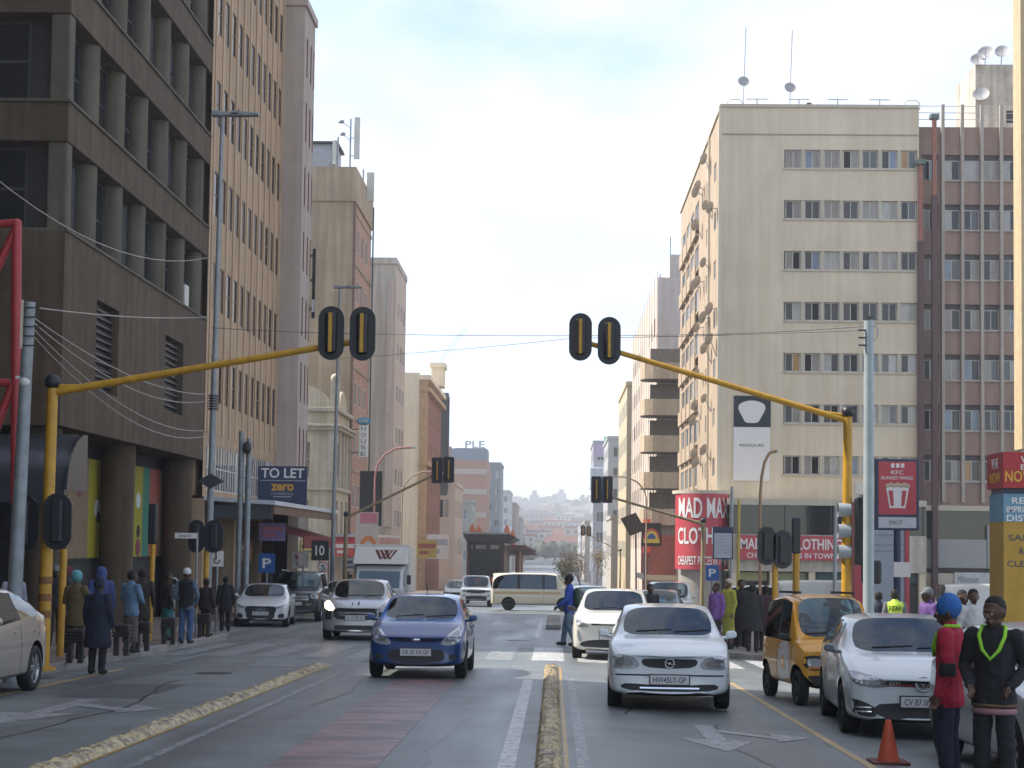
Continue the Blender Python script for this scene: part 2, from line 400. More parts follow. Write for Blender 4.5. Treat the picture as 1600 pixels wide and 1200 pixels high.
separator(-4.42, 6, 32.3, .30, 'bumpy yellow-stained lane separator left of the red bus lane', 1)
separator(-0.03, 6, 33.2, .28, 'bumpy yellow-stained lane separator in front of the camera along the road centre', 1)
# far kerb island beyond the crossing
b = MB()
b.prism([(-.25, 56, g(0,56)), (.25, 56, g(0,56)), (.25, 56, g(0,56)+.16), (-.25, 56, g(0,56)+.16)], (0, 14, -.273))
tag(b.build('kerb_island', KERB, bevel=.03), 'small raised concrete island in the road beyond the zebra crossing', 'kerb')

# ------------------------------------------------------------------ buildings
DARKGL = glassy('window_glass_dark', (0.012, 0.014, 0.017), 0.06, 1.5)
MIDGL = glassy('window_glass_grey', (0.09, 0.095, 0.10), 0.08, 1.55)
CURT = mat('window_glass_curtain', (0.30, 0.28, 0.25), rough=0.12, var=0.25, scale=5, stretch=(3, 3, .3))
CURT2 = mat('window_glass_pale', (0.42, 0.42, 0.40), rough=0.12, var=0.2, scale=5)
CURTO = mat('window_glass_orange', (0.42, 0.24, 0.08), rough=0.2, var=0.15)
CURTB = mat('window_glass_blue', (0.20, 0.26, 0.34), rough=0.12, var=0.2)
FRAMEW = mat('white_window_frame', (0.55, 0.54, 0.51), rough=0.5, var=0.15)
FRAMED = mat('dark_window_frame', (0.04, 0.04, 0.045), rough=0.5, var=0.2)
_wc = {}
def win_mesh(w, h, np_, nh, fr, m):
    k = ('f', round(w,3), round(h,3), np_, nh, fr, m.name)
    if k not in _wc:
        b = MB(); d = .05
        b.box(0, -d, 0, w, 0, fr); b.box(0, -d, h-fr, w, 0, h); b.box(0, -d, fr, fr, 0, h-fr); b.box(w-fr, -d, fr, w, 0, h-fr)
        for i in range(1, np_): x = w*i/np_; b.box(x-fr/2, -d*.9, fr, x+fr/2, 0, h-fr)
        for i in range(1, nh): z = h*i/nh; b.box(fr, -d*.8, z-fr/2, w-fr, 0, z+fr/2)
        _wc[k] = b.mesh('window', m)
    return _wc[k]
def pane_mesh(w, h, m):
    k = ('p', round(w,3), round(h,3), m.name)
    if k not in _wc:
        b = MB(); b.box(0, -.018, 0, w, -.006, h); _wc[k] = b.mesh('pane', m)
    return _wc[k]
def place(o, P, rot):
    o.matrix_basis = Matrix.Translation(P) @ Matrix.Rotation(rot, 4, 'Z')
class Bld:
    def __init__(s, name, label, loc, cat='building', group=None):
        s.root = thing(name, label, cat, loc, group=group); s.U = None
    def uv(s, rot):
        return Vector((round(math.cos(rot)), round(math.sin(rot)), 0)), Vector((round(math.sin(rot)), -round(math.cos(rot)), 0))
    def wall(s, mb, P, rot, W, z0, z1, holes=(), d=.25, mi=0):
        """facade with real openings. P=(x,y) lower left seen from outside; holes (u0,v0,u1,v1) with v in world z"""
        U, N = s.uv(rot); P = Vector((P[0], P[1], 0)); Z = Vector((0,0,1))
        us = sorted({0, W} | {round(h[0],4) for h in holes} | {round(h[2],4) for h in holes})
        vs = sorted({z0, z1} | {round(h[1],4) for h in holes} | {round(h[3],4) for h in holes})
        hs = [tuple(round(a,4) for a in h[:4]) for h in holes]
        pt = lambda u, v, dd=0: P + U*u + Z*v - N*dd
        for i in range(len(us)-1):
            for j in range(len(vs)-1):
                cu, cv = (us[i]+us[i+1])/2, (vs[j]+vs[j+1])/2
                if any(h[0] < cu < h[2] and h[1] < cv < h[3] for h in hs): continue
                mb.add([pt(us[i],vs[j]), pt(us[i+1],vs[j]), pt(us[i+1],vs[j+1]), pt(us[i],vs[j+1])], [(0,1,2,3)], mi)
        for u0, v0, u1, v1 in hs:
            for a, c in (((u0,v0),(u1,v0)), ((u1,v0),(u1,v1)), ((u1,v1),(u0,v1)), ((u0,v1),(u0,v0))):
                mb.add([pt(*a), pt(*c), pt(*c, d+.03), pt(*a, d+.03)], [(0,3,2,1)], mi)
    def window(s, P, rot, u, z, w, h, d=.2, np_=2, nh=1, fr=.05, fm=None, pm=None, sill=None):
        U, N = s.uv(rot); Q = Vector((P[0], P[1], 0)) + U*u + Vector((0,0,z)) - N*d
        fm = fm or FRAMEW; o = link('window', win_mesh(w, h, np_, nh, fr, fm), s.root)
        place(o, Q, rot)
        pw = (w-fr*(np_+1))/np_ if np_ > 1 else w-2*fr
        for i in range(np_):
            m = pm() if callable(pm) else (pm or DARKGL)
            p = link('pane', pane_mesh(w/np_-fr, h-2*fr, m), None); p.parent = o
            p.location = (w*i/np_+fr/2, 0, fr)
        if sill:
            b = _wc.get(('s', round(w,3), sill.name))
            if b is None:
                q = MB(); q.box(-.05, -d-.08, -.09, w+.05, .0, -.002); b = q.mesh('sill', sill); _wc[('s', round(w,3), sill.name)] = b
            so = link('sill', b, None); so.parent = o
        return o
    def part(s, name, mb, m, bevel=0, fix=True): return mb.build(name, m, s.root, fix=fix, bevel=bevel)
def pick(ws):
    ms, p = zip(*ws); return lambda: random.choices(ms, p)[0]
MIXGL = pick([(DARKGL, 3), (MIDGL, 2.5), (CURT, 3), (CURT2, 2.2), (CURTB, .8), (CURTO, .35)])
DRK = pick([(DARKGL, 5), (MIDGL, 1.2), (CURT, .3)])
XL = -13.0

# ---- dark concrete office block, left foreground
CON = mat('dark_concrete', (0.098, 0.068, 0.042), rough=0.85, var=0.25, scale=1.2, bump=0.25, bscale=30, streak=0.32)
CONG = mat('grey_fin_concrete', (0.115, 0.105, 0.078), rough=0.85, var=0.2, scale=1.5, streak=0.25)
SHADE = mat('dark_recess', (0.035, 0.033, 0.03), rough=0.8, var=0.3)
L1 = Bld('office_block', 'dark brown concrete office block with deep window bays at the left edge', (-20, 50, g(0,50)))
y0, y1 = 43.2, 61.0; zs = [9.85 + 3.45*i for i in range(6)]; TOP = 31.0
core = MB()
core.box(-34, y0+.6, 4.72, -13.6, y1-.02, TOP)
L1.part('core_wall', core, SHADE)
low = MB()
hl = [(46.4-y0, 5.95, 48.8-y0, 8.5), (54.7-y0, 6.05, 57.4-y0, 8.55)]
L1.wall(low, (XL, y0), math.pi/2, y1-y0, 4.72, 9.85, hl, .3)
L1.wall(low, (-34, y0), 0, 21, 4.72, 9.85, [], .3)
low.box(-34, y0+.002, 4.70, XL-.002, y1-.003, 4.72); low.box(-33.9, y0+.01, 9.60, XL-.01, y1-.01, 9.84)
L1.part('wall', low, CON)
for u0, v0, u1, v1 in hl:
    q = MB(); q.box(XL-.34, y0+u0, v0, XL-.30, y0+u1, v1)
    for k in range(12): zz = v0+(v1-v0)*k/12; q.box(XL-.30, y0+u0, zz, XL-.16, y0+u1, zz+.06)
    L1.part('louvre_vent', q, FRAMED)
for k, z in enumerate(zs):          # ledge band above each window row
    q = MB(); zb = z+2.4; q.box(-34, y0, zb, XL, y1-.004, zb+1.05); L1.part('spandrel_band', q, CON, bevel=.02)
    q = MB(); q.box(-34, y0-.06, zb+1.052, XL+.06, y1-.006, zb+1.13); L1.part('ledge', q, CONG)
    for j in range(1, 7):           # fins on the street front
        yy = y0 + .25 + (y1-.75-y0-.25)*j/6.0
        q = MB(); q.cyl((XL-.42, yy, z+.0), (XL-.42, yy, z+2.4), .36, n=14, cap=False); L1.part('fin', q, CONG)
    q = MB(); q.box(XL-.55, y0+.05, z, XL-.02, y0+.55, z+2.4); L1.part('corner_pier', q, CONG, bevel=.06)
    for j in range(6):
        a = y0+.25+(y1-1.0-y0)*j/6.0+.45
        L1.window((-13.58, a), math.pi/2, 0, z+.12, 1.95, 2.2, -.02, 2, 2, .06, FRAMED, DRK)
    if k < 2:
        for j in range(4):
            L1.window((-18.4-j*4.6, y0+.58), 0, 0, z+.12, 4.2, 2.2, -.02, 2, 2, .08, FRAMED, DRK)
            q = MB(); q.box(-14.0-j*4.6-.18, y0+.1, z, -14.0-j*4.6+.18, y0+.58, z+2.4)
            if j: L1.part('pier', q, CONG)
q = MB(); q.box(-34, y0, 9.852, XL+.05, y1-.01, 9.93); L1.part('ledge', q, CONG)
q = MB(); q.box(-34, y0+.1, TOP, XL, y1-.1, TOP+.6); L1.part('roof_parapet', q, CON)
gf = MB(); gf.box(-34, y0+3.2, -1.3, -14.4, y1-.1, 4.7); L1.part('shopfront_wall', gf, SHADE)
for (cx, cy) in ((-13.75, 44.2), (-13.75, 52.0), (-13.75, 60.3), (-19, 44.2), (-24, 44.2)):
    q = MB(); q.cyl((cx, cy, -1.3), (cx, cy, 4.71), .52, n=24, cap=False); L1.part('column', q, CON)
q = MB(); q.box(XL-.6, 57.9, 9.95, XL-.1, 58.5, 10.75); q2 = L1.part('air_conditioner', q, FRAMEW, bevel=.03)
YPOST = mat('poster_yellow', (0.32, 0.28, 0.02), var=.05); GPOST = mat('poster_green', (0.05, 0.19, 0.13), var=.05)
RPOST = mat('poster_red', (0.32, 0.085, 0.06), var=.05); MPOST = mat('poster_maroon', (0.2, 0.05, 0.08), var=.05); CPOST = mat('poster_cream', (0.45, 0.40, 0.22), var=.05); WPOST = mat('poster_white', (0.6, 0.6, 0.58), var=.05); BPOST = mat('poster_black', (0.02, 0.02, 0.02), var=.05); TPOST=mat('poster_tan',(0.22,0.15,0.09),var=.2)
def poster(name, label, ya, yb, z0, z1, bands, x=-14.39, extra=()):
    rt = thing(name, label, 'poster', (x, ya, z0))
    q = MB(); q.box(x, ya-.08, z0-.08, x+.04, yb+.08, z1+.08); q.build('frame', BPOST, rt)
    for f0, f1, m in bands:
        q = MB(); q.box(x+.04, ya+(yb-ya)*f0, z0, x+.055, ya+(yb-ya)*f1, z1); q.build('colour_band', m, rt)
    for fy, fz, r, sc, m in extra:
        q = MB(); q.cyl((x+.055, ya+(yb-ya)*fy, z0+(z1-z0)*fz), (x+.066, ya+(yb-ya)*fy, z0+(z1-z0)*fz), r, n=16); q.build('printed_shape', m, rt)
poster('shop_poster', 'yellow green and red poster on the arcade wall between the two thick columns', 56.3, 60.7, 1.15, 4.25, [(0, .28, YPOST), (.28, .5, GPOST), (.5, .85, RPOST), (.85, 1, CPOST)], extra=[(.14, .62, .28, 1, WPOST), (.16, .28, .22, 1, BPOST), (.16, .1, .3, 1, MPOST)])
poster('shop_poster', 'tan and yellow poster on the arcade wall left of the near thick column', 48.6, 52.6, 1.15, 4.2, [(0, .55, TPOST), (.55, 1, YPOST)], extra=[(.8, .5, .3, 1, WPOST), (.83, .42, .2, 1, BPOST), (.3, .7, .3, 1, MPOST)])
# barrel awning on the front of the dark block
AWN = mat('awning_steel', (0.075, 0.082, 0.095), rough=0.38, metal=0.6, var=0.2)
aw = thing('barrel_awning', 'dark corrugated barrel awning on the side of the dark concrete block', 'awning', (-20, 42, 2.9))
q = MB(); n = 14; vs = []; ribs = frange(-34, -12.3, .12)
for i, x in enumerate(ribs):
    o = .02 if i % 2 else -.02
    for k in range(n+1):
        a = math.pi/2*k/n; vs.append((x, y0-.02-(1.75+o)*math.sin(a), 2.95+(1.5+o)*math.cos(a)))
q.add(vs, [(i*(n+1)+k, (i+1)*(n+1)+k, (i+1)*(n+1)+k+1, i*(n+1)+k+1) for i in range(len(ribs)-1) for k in range(n)], 0, True)
q.build('corrugated_sheet', AWN, aw, fix=False)
q = MB(); q.prism([(-12.29, y0-.02-1.75*math.sin(math.pi/2*k/n), 2.95+1.5*math.cos(math.pi/2*k/n)) for k in range(n+1)]+[(-12.29, y0-.02, 2.95)], (.05, 0, 0)); q.build('end_panel', AWN, aw)
q = MB(); q.box(-34, y0-1.95, 2.62, -12.25, y0-1.72, 2.97); q.build('gutter', AWN, aw)

# ---- tan block with slit windows
TAN = mat('tan_plaster', (0.45, 0.315, 0.205), rough=0.8, var=0.12, scale=.8, streak=0.15)
TANF = mat('tan_fin', (0.50, 0.36, 0.245), rough=0.8, var=0.12, scale=.8, streak=0.12)
BROWNP = mat('brown_pane', (0.10, 0.065, 0.048), rough=0.3, var=0.2)
L2 = Bld('slit_window_building', 'tan building with rows of narrow slit windows behind the dark block', (-16, 69, g(0,69)))
ya, yb = 61.02, 77.0; rows = [7.0+3.5*i for i in range(7)]; cols = [62.3+1.37*j for j in range(11)]
mb = MB(); holes = [(c-ya-.42, z, c-ya+.42, z+1.72) for z in rows for c in cols] + [(.5, 3.62, yb-ya-.4, 5.35)]
L2.wall(mb, (XL, ya), math.pi/2, yb-ya, 3.35, 31, holes, .10); mb.box(-30, ya, 3.4, XL-.3, yb, 30.9)
L2.part('wall', mb, TAN)
for c in cols + [cols[-1]+1.37, cols[0]-1.37]:
    q = MB(); cc = min(max(c-.685, ya+.12), yb-.12); q.box(XL+.002, cc-.13, 5.75, XL+.05, cc+.13, 30.6); L2.part('fin', q, TANF, bevel=.03)
for z in rows:
    for c in cols: L2.window((XL, c-.42), math.pi/2, 0, z, .84, 1.72, .07, 1, 2, .04, BROWNP, pick([(BROWNP, 3), (DARKGL, 1), (MIDGL, .6)]))
for j in range(10):
    a = ya+.5 + j*(yb-ya-.9)/10.0
    L2.window((XL, a), math.pi/2, .02, 3.62, (yb-ya-.9)/10.0-.04, 1.73, .09, 3, 2, .05, FRAMEW, pick([(MIDGL, 3), (CURT2, 2), (DARKGL, 2)]))
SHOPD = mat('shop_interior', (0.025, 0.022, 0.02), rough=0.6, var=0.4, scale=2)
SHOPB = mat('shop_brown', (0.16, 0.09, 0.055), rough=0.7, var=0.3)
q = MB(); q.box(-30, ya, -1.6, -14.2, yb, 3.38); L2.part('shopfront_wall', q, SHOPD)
for k, yy in enumerate(frange(ya+.4, yb-.4, 3.2)):
    q = MB(); q.box(-14.2, yy-.22, -1.5, XL, yy+.22, 3.3); L2.part('shop_pillar', q, SHOPB if k % 2 else TAN)
    if yy < yb-3:
        q = MB(); q.box(-14.15, yy+.4, 1.7, -14.05, yy+2.7, 2.5); L2.part('shop_sign', q, [mat('shop_sign_red', (.35,.05,.04)), mat('shop_sign_tan', (.45,.25,.15)), FRAMEW, mat('shop_sign_blue', (.05,.09,.25))][k % 4])
        q = MB(); q.box(-14.17, yy+.5, -1.2, -14.1, yy+2.6, 1.5); L2.part('shop_window', q, DARKGL)
CAN = mat('canopy_metal', (0.50, 0.53, 0.58), rough=0.45, metal=0.0, var=0.15); CANU = mat('canopy_underside', (0.06, 0.065, 0.075), rough=0.6)
cn = thing('shop_canopy', 'flat pavement canopy with pale fascia below the slit window building', 'canopy', (-11.6, 70, 3.1))
q = MB(); q.prism([(-12.99, 61.3, 3.22), (-10.35, 61.3, 3.08), (-10.35, 61.3, 3.24), (-12.99, 61.3, 3.36)], (0, 18.0, 0)); q.build('roof_slab', CAN, cn)
q = MB(); q.box(-12.9, 61.5, 2.55, -10.5, 61.56, 3.06); q.build('front_fascia', CANU, cn)
q = MB(); q.box(-10.50, 61.58, 2.75, -10.42, 79.2, 3.06); q.build('side_fascia', SHOPB, cn)

# ---- mauve-grey pier building
MAU = mat('mauve_plaster', (0.45, 0.39, 0.355), rough=0.8, var=0.08, scale=.7, streak=0.1); MAU2 = mat('pale_pink_plaster', (0.42, 0.36, 0.33), rough=.8, var=.1, streak=.15)
L3 = Bld('grey_pier_building', 'plain mauve grey tower wall just past the slit window building', (-13, 79, g(0,79)))
ya, yb, x3 = 77.02, 80.3, -12.05
mb = MB(); cl = [(.7, 1.1), (1.9, 2.3), (2.9, 3.2)]; holes = [(a, z, b_, z+1.9) for a, b_ in cl for z in [5.2+3.1*i for i in range(7)]]
L3.wall(mb, (x3, ya), math.pi/2, yb-ya, 3.5, 27.0, holes, .1, 1)
mb.box(-24, ya+.001, 3.6, x3-.3, yb, 26.9); L3.wall(mb, (-13.2, ya), 0, 1.15, 3.5, 27.0)
mb.box(-24, ya-.1, 27.0, x3+.12, yb+.1, 27.35)
L3.part('wall', mb, [MAU, MAU2])
for a, b_ in cl:
    for i in range(7): L3.window((x3, ya), math.pi/2, a, 5.2+3.1*i, b_-a, 1.9, .06, 1, 1, .04, mat('rust_panel', (.25,.09,.07)), pick([(DARKGL, 2), (BROWNP, 2), (MIDGL, 1)]))
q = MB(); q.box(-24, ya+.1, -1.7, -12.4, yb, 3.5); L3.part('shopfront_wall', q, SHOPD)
bs = thing('blade_sign', 'long thin black vertical blade sign on the mauve grey tower', 'sign', (-11.3, 80.2, 8))
q = MB(); q.box(-11.95, 80.2, 12.6, -11.8, 80.32, 16.0); q.build('board', BPOST, bs)
for zz in (13, 14.4, 15.6): q = MB(); q.box(-12.06, 80.22, zz, -11.94, 80.3, zz+.12); q.build('bracket', FRAMED, bs)
for k in range(3): q = MB(); q.box(-11.94, 80.185, 12.9+k*.95, -11.81, 80.199, 13.5+k*.95); q.build('panel', FRAMEW if k % 3 == 0 else SHADE, bs)

# ---- ornate cream corner building
CRM = mat('cream_stucco', (0.56, 0.50, 0.38), rough=0.8, var=0.12, scale=1, streak=0.22); CRM2 = mat('cream_trim', (0.50, 0.46, 0.38), rough=0.8, var=0.1, streak=.2)
L4 = Bld('ornate_corner_building', 'cream stucco building with curved parapet and cornices behind the to let board', (-16, 100, g(0,100)))
mb = MB(); x4 = -13.0; ya, yb = 97.5, 104.4
hf = [(6.2+i*2.7, z, 6.2+i*2.7+.95, z+2.0) for i in range(3) for z in (2.2, 5.6)]; hs = [(1.1+i*2.2, z, 2.0+i*2.2, z+2.0) for i in range(3) for z in (2.2, 5.6)]
L4.wall(mb, (-27, ya), 0, 14, -2.1, 9.4, hf, .3); L4.wall(mb, (x4, ya), math.pi/2, yb-ya, -2.1, 9.4, hs, .3); mb.box(-27, ya+.5, -2, x4-.5, yb, 9.35)
L4.part('wall', mb, CRM)
for zz, pr, hh in ((4.75, .18, .22), (8.3, .35, .18), (8.48, .5, .16), (9.4, .28, .25)):
    q = MB(); q.box(-27, ya-pr, zz, x4+pr, yb-.02, zz+hh); L4.part('cornice', q, CRM2, bevel=.03)
q = MB(); q.prism([(-15.2+1.9*math.cos(math.pi*k/14), ya-.06, 9.65+1.35*math.sin(math.pi*k/14)) for k in range(15)], (0, .4, 0)); L4.part('curved_gable', q, CRM)
q = MB(); q.prism([(x4+.08, ya+3+1.6*math.cos(math.pi*k/14), 9.65+1.2*math.sin(math.pi*k/14)) for k in range(15)], (-.4, 0, 0)); L4.part('curved_gable', q, CRM)
for xx in (-18, -13.3): q = MB(); q.box(xx, ya-.1, 9.6, xx+.5, ya+.4, 11.2); q.sphere((xx+.25, ya+.15, 11.4), .28); L4.part('pinnacle', q, CRM2)
for i in range(3):
    for z in (2.2, 5.6):
        L4.window((-27, ya), 0, 6.2+i*2.7, z, .95, 2.0, .25, 1, 2, .08, CRM2, CURTO if i == 1 and z > 5 else CURT, sill=CRM2); L4.window((x4, ya), math.pi/2, 1.1+i*2.2, z, .9, 2, .25, 1, 2, .08, CRM2, MIDGL)
for i in range(5): q = MB(); q.box(x4+.003, ya+.1+i*1.6, 4.97, x4+.13, ya+.42+i*1.6, 8.3); L4.part('pilaster', q, CRM2)
for xx in (-15.4, -17.9, -13.35): q = MB(); q.box(xx, ya-.13, 4.97, xx+.32, ya-.002, 8.3); L4.part('pilaster', q, CRM2)

# ---- tall brown-tan block with antennas
TB = mat('weathered_tan', (0.37, 0.305, 0.22), rough=0.85, var=0.22, scale=.35, streak=0.2); PINK = mat('pink_brick', (0.42, 0.27, 0.22), rough=.85, var=.15, scale=1, streak=.12)
L5 = Bld('tall_tan_building', 'tall weathered tan building with rooftop antennas behind the ornate cream one', (-17, 109, g(0,109)))
mb = MB(); ya, yb = 104.6, 114.5
L5.wall(mb, (-30, ya), 0, 17, -2, 24.0); 
L5.wall(mb, (XL, ya), math.pi/2, yb-ya, -2, 24.0, [(2+i*2.4, z, 3.1+i*2.4, z+1.5) for i in range(3) for z in frange(4, 20.5, 3.3)], .1, 1); mb.box(-30, ya+.4, -2, XL-.4, yb, 23.9)
L5.part('wall', mb, [TB, PINK])
q = MB(); q.box(-30, ya-.12, 23.4, XL+.12, yb, 25.6); L5.part('parapet', q, TB)
q = MB(); q.box(XL-.02, ya-.08, -2, XL+.10, ya+.5, 23.39); L5.part('corner_pier', q, mat('red_brown_pier', (.16,.085,.07)))
for zz in frange(6.5, 23, 3.3): q = MB(); q.box(XL+.002, ya+.52, zz-.25, XL+.06, yb, zz); L5.part('floor_band', q, TB)
for i in range(3):
    for z in frange(4, 20.5, 3.3): L5.window((XL, ya), math.pi/2, 2+i*2.4, z, 1.1, 1.5, .06, 2, 1, .05, FRAMEW, DRK)
q = MB(); q.box(XL+.11, yb-.2, 4, XL+.2, yb-.05, 25); L5.part('downpipe_duct', q, FRAMED)
ROOFM = mat('roof_plant', (0.33, 0.36, 0.40), rough=.5, var=.15); ANT = mat('antenna_white', (0.55, 0.56, 0.52), rough=.5, var=.1); STEEL = mat('galvanised_steel', (0.30, 0.33, 0.36), rough=.45, metal=.5, var=.15)
pl = thing('roof_plant_room', 'small grey plant cabin on the roof of the tall tan building', 'roof cabin', (-16, 106, 25.6))
q = MB(); q.box(-18, 105.5, 25.6, -14.4, 108.5, 27.3); q.build('cabin', ROOFM, pl)
q = MB(); q.box(-18.2, 105.3, 27.3, -14.2, 108.7, 27.45); q.build('roof', FRAMED, pl)
q = MB(); q.box(-17.3, 105.46, 25.9, -16.5, 105.5, 27.0); q.build('louvre', CURTB, pl)
def mast(P, label, h, panels, dishes=()):
    rt = thing('antenna_mast', label, 'antenna', P); x, y, z = P
    q = MB(); q.cyl(P, (x, y, z+h), .06, n=8); q.build('mast', STEEL, rt)
    for dx, z0, z1, wd in panels:
        q = MB(); q.box(x+dx-wd/2, y-.1, z+z0, x+dx+wd/2, y+.12, z+z1); q.build('antenna_panel', ANT, rt, bevel=.03)
        q = MB(); q.bar((x, y, z+(z0+z1)/2), (x+dx, y, z+(z0+z1)/2), .05); q.bar((x, y, z+z0+.2), (x+dx, y, z+z0+.2), .05); q.build('bracket', STEEL, rt)
    for dx, dz in dishes:
        q = MB(); q.bar((x, y, z+dz-.4), (x+dx, y, z+dz), .04); q.sphere((x+dx, y-.05, z+dz), .16, sc=(1.3,.6,.8)); q.build('small_antenna', STEEL, rt)
mast((-13.35, 104.9, 25.6), 'tallest antenna mast with a long white panel on the tall tan building', 3.2, [(.42, .6, 3.3, .36)], [(-.6, 3.0), (-.5, 2.2)])
mast((-13.15, 110.5, 25.6), 'short antenna with wide cream panel at the roof edge of the tall tan building', 1.2, [(.5, -1.0, 1.0, .5)])
mast((-14.2, 105.3, 25.6), 'thin twin antenna poles beside the grey roof cabin', 2.1, [(-.2, .3, 1.9, .25)])

# ---- grey concrete tower, gap before it
GC = mat('grey_concrete', (0.47, 0.44, 0.385), rough=.85, var=.1, scale=.4, streak=.22); GC2 = mat('pinkish_concrete', (0.50, 0.43, 0.39), rough=.85, var=.08, streak=.12)
L6 = Bld('grey_concrete_tower', 'plain grey concrete tower with windowless end wall on the left side', (-18, 137, g(0,137)))
mb = MB(); L6.wall(mb, (-34, 132.4), 0, 21, -2.6, 24.1); L6.wall(mb, (XL, 132.4), math.pi/2, 9.6, -2.6, 24.1, [(2.2+i*2.5, z, 3.6+i*2.5, z+1.4) for i in range(3) for z in frange(3, 20, 3.4)], .1, 1); mb.box(-34, 132.8, -2.6, XL-.4, 142, 24.0)
L6.part('wall', mb, [GC, GC2])
q = MB(); q.box(-34, 132.3, 24.1, XL+.08, 142, 24.6); L6.part('parapet', q, GC)
for i in range(3):
    for z in frange(3, 20, 3.4): L6.window((XL, 132.4), math.pi/2, 2.2+i*2.5, z, 1.4, 1.4, .06, 2, 1, .05, FRAMEW, MIXGL)
q = MB(); q.box(-13.6, 132.2, 3.0, -13.05, 132.39, 23); L6.part('cable_duct', q, GC2)
# ---- cream building with brown corner
CR7 = mat('bright_cream', (0.74, 0.67, 0.52), rough=.8, var=.06, scale=.5, streak=.1); BR7 = mat('maroon_brick', (0.22, 0.09, 0.075), rough=.85, var=.15); OC7 = mat('ochre_trim', (0.40, 0.27, 0.15), rough=.8, var=.2)
L7 = Bld('cream_gable_building', 'cream end-walled building with maroon street front and corner turret', (-18, 176, g(0,176)))
mb = MB(); L7.wall(mb, (-32, 165), 0, 18.4, -3.3, 18.7); mb.box(-32, 165.3, -3.3, -13.8, 188, 18.6); L7.part('wall', mb, CR7)
mb = MB(); hl = [(1.5+i*3.1, z, 2.9+i*3.1, z+2.0) for i in range(7) for z in (3, 6.6, 10.2, 13.8)]; L7.wall(mb, (-13.0, 165.02), math.pi/2, 23, -3.3, 18.0, hl, .12); L7.part('street_front', mb, BR7)
for i in range(7):
    for z in (3, 6.6, 10.2, 13.8): L7.window((-13.0, 165.02), math.pi/2, 1.5+i*3.1, z, 1.4, 2.0, .08, 2, 2, .1, OC7, CURT)
q = MB(); q.box(-13.6, 164.9, -3.3, -12.85, 165.9, 18.0); L7.part('corner_quoin', q, OC7)
for zz in (2, 9.4, 16.8, 18.0): q = MB(); q.box(-13.6, 164.8, zz, -12.5, 188.2, zz+.45); L7.part('cornice', q, OC7 if zz < 18 else CR7)
q = MB(); q.box(-13.3, 176, 18.4, -12.0, 179, 20.4); q.box(-13.5, 175.8, 20.4, -11.8, 179.2, 20.9); L7.part('turret', q, CR7)
cr = thing('roof_crane', 'thin slanting double boom above the cream gable building', 'boom', (-12.6, 177, 20.9))
for k, o in enumerate((0, .35)): q = MB(); q.bar((-12.8+o, 177, 20.9), (-10.0+o, 177.5, 24.9), .05); q.build('boom', STEEL, cr)
ds = thing('dark_slab_sign', 'tall dark grey slab projecting beyond the cream gable building', 'sign', (-12.4, 190, 5))
q = MB(); q.box(-13.2, 189, 7.2, -12.3, 190.5, 18.9); q.build('slab', mat('slate_grey', (.10,.12,.14), var=.1), ds); q = MB(); q.box(-12.28, 189.2, 7.6, -12.2, 190.3, 18.5); q.build('edge_panel', FRAMED, ds)
# ---- farther left-hand buildings
def block(name, label, x0, x1, y0, y1, z1, m, side='L', rows=4, cols=4, wm=None, bands=None, extra_top=None, fm=None):
    B = Bld(name, label, ((x0+x1)/2, (y0+y1)/2, g(0, y0))); zb = gy(y0)-.6; mb = MB()
    W, D = x1-x0, y1-y0; h = (z1-zb-4)/rows; zz = [zb+4+h*i for i in range(rows)]
    cw = W/cols; hf = [(cw*(i+.25), z+h*.15, cw*(i+.75), z+h*.65) for i in range(cols) for z in zz]
    nd = max(2, int(D/4)); dw = D/nd; hd = [(dw*(i+.25), z+h*.15, dw*(i+.75), z+h*.65) for i in range(nd) for z in zz]
    B.wall(mb, (x0, y0), 0, W, zb, z1, hf, .25)
    if side == 'L': B.wall(mb, (x1, y0), math.pi/2, D, zb, z1, hd, .1)
    else: B.wall(mb, (x0, y1), -math.pi/2, D, zb, z1, hd, .1)
    mb.box(x0+.4, y0+.4, zb, x1-.4, y1, z1-.02); mb.add([(x0,y0,z1),(x1,y0,z1),(x1,y1,z1),(x0,y1,z1)], [(0,1,2,3)])
    B.part('wall', mb, m)
    q = MB(); q.box(x0-.15, y0-.15, z1, x1+.15, y1, z1+.5); B.part('parapet', q, m)
    P2, r2 = ((x1, y0), math.pi/2) if side == 'L' else ((x0, y1), -math.pi/2)
    for a in hf: B.window((x0, y0), 0, a[0], a[1], a[2]-a[0], a[3]-a[1], .2, 2, 1, .08, fm or FRAMEW, wm or MIXGL)
    for a in hd: B.window(P2, r2, a[0], a[1], a[2]-a[0], a[3]-a[1], .07, 2, 1, .08, fm or FRAMEW, wm or MIXGL)
    if bands:
        for z0_, z1_, bm_ in bands:
            q = MB(); q.box(x0-.06, y0-.06, z0_, x1+.06, y0, z1_); B.part('colour_band', q, bm_)
    return B
block('pink_low_building', 'pale pink two-tone low building behind the second gantry signals', -20, -11.9, 198, 215, 8.6, mat('pale_pink', (.44,.36,.32), var=.08), rows=2, cols=3)
BK9 = mat('orange_brick', (0.38, 0.235, 0.18), rough=.85, var=.1); CON9 = mat('band_concrete', (.42,.38,.33), var=.1)
B9 = Bld('striped_brick_tower', 'orange brick tower with pale stripes and rooftop lettering', (-17, 310, gy(310)))
mb = MB(); B9.wall(mb, (-24, 300), 0, 11.6, -6, 16.8); mb.box(-24, 300.4, -6, -12.8, 318, 16.7); B9.wall(mb, (-12.4, 300), math.pi/2, 18, -6, 16.8); B9.part('wall', mb, BK9)
for z in (-2, 2.2, 6.4, 10.6, 14.2): q = MB(); q.box(-24.1, 299.9, z, -12.35, 300, z+1.0); B9.part('pale_stripe', q, CON9)
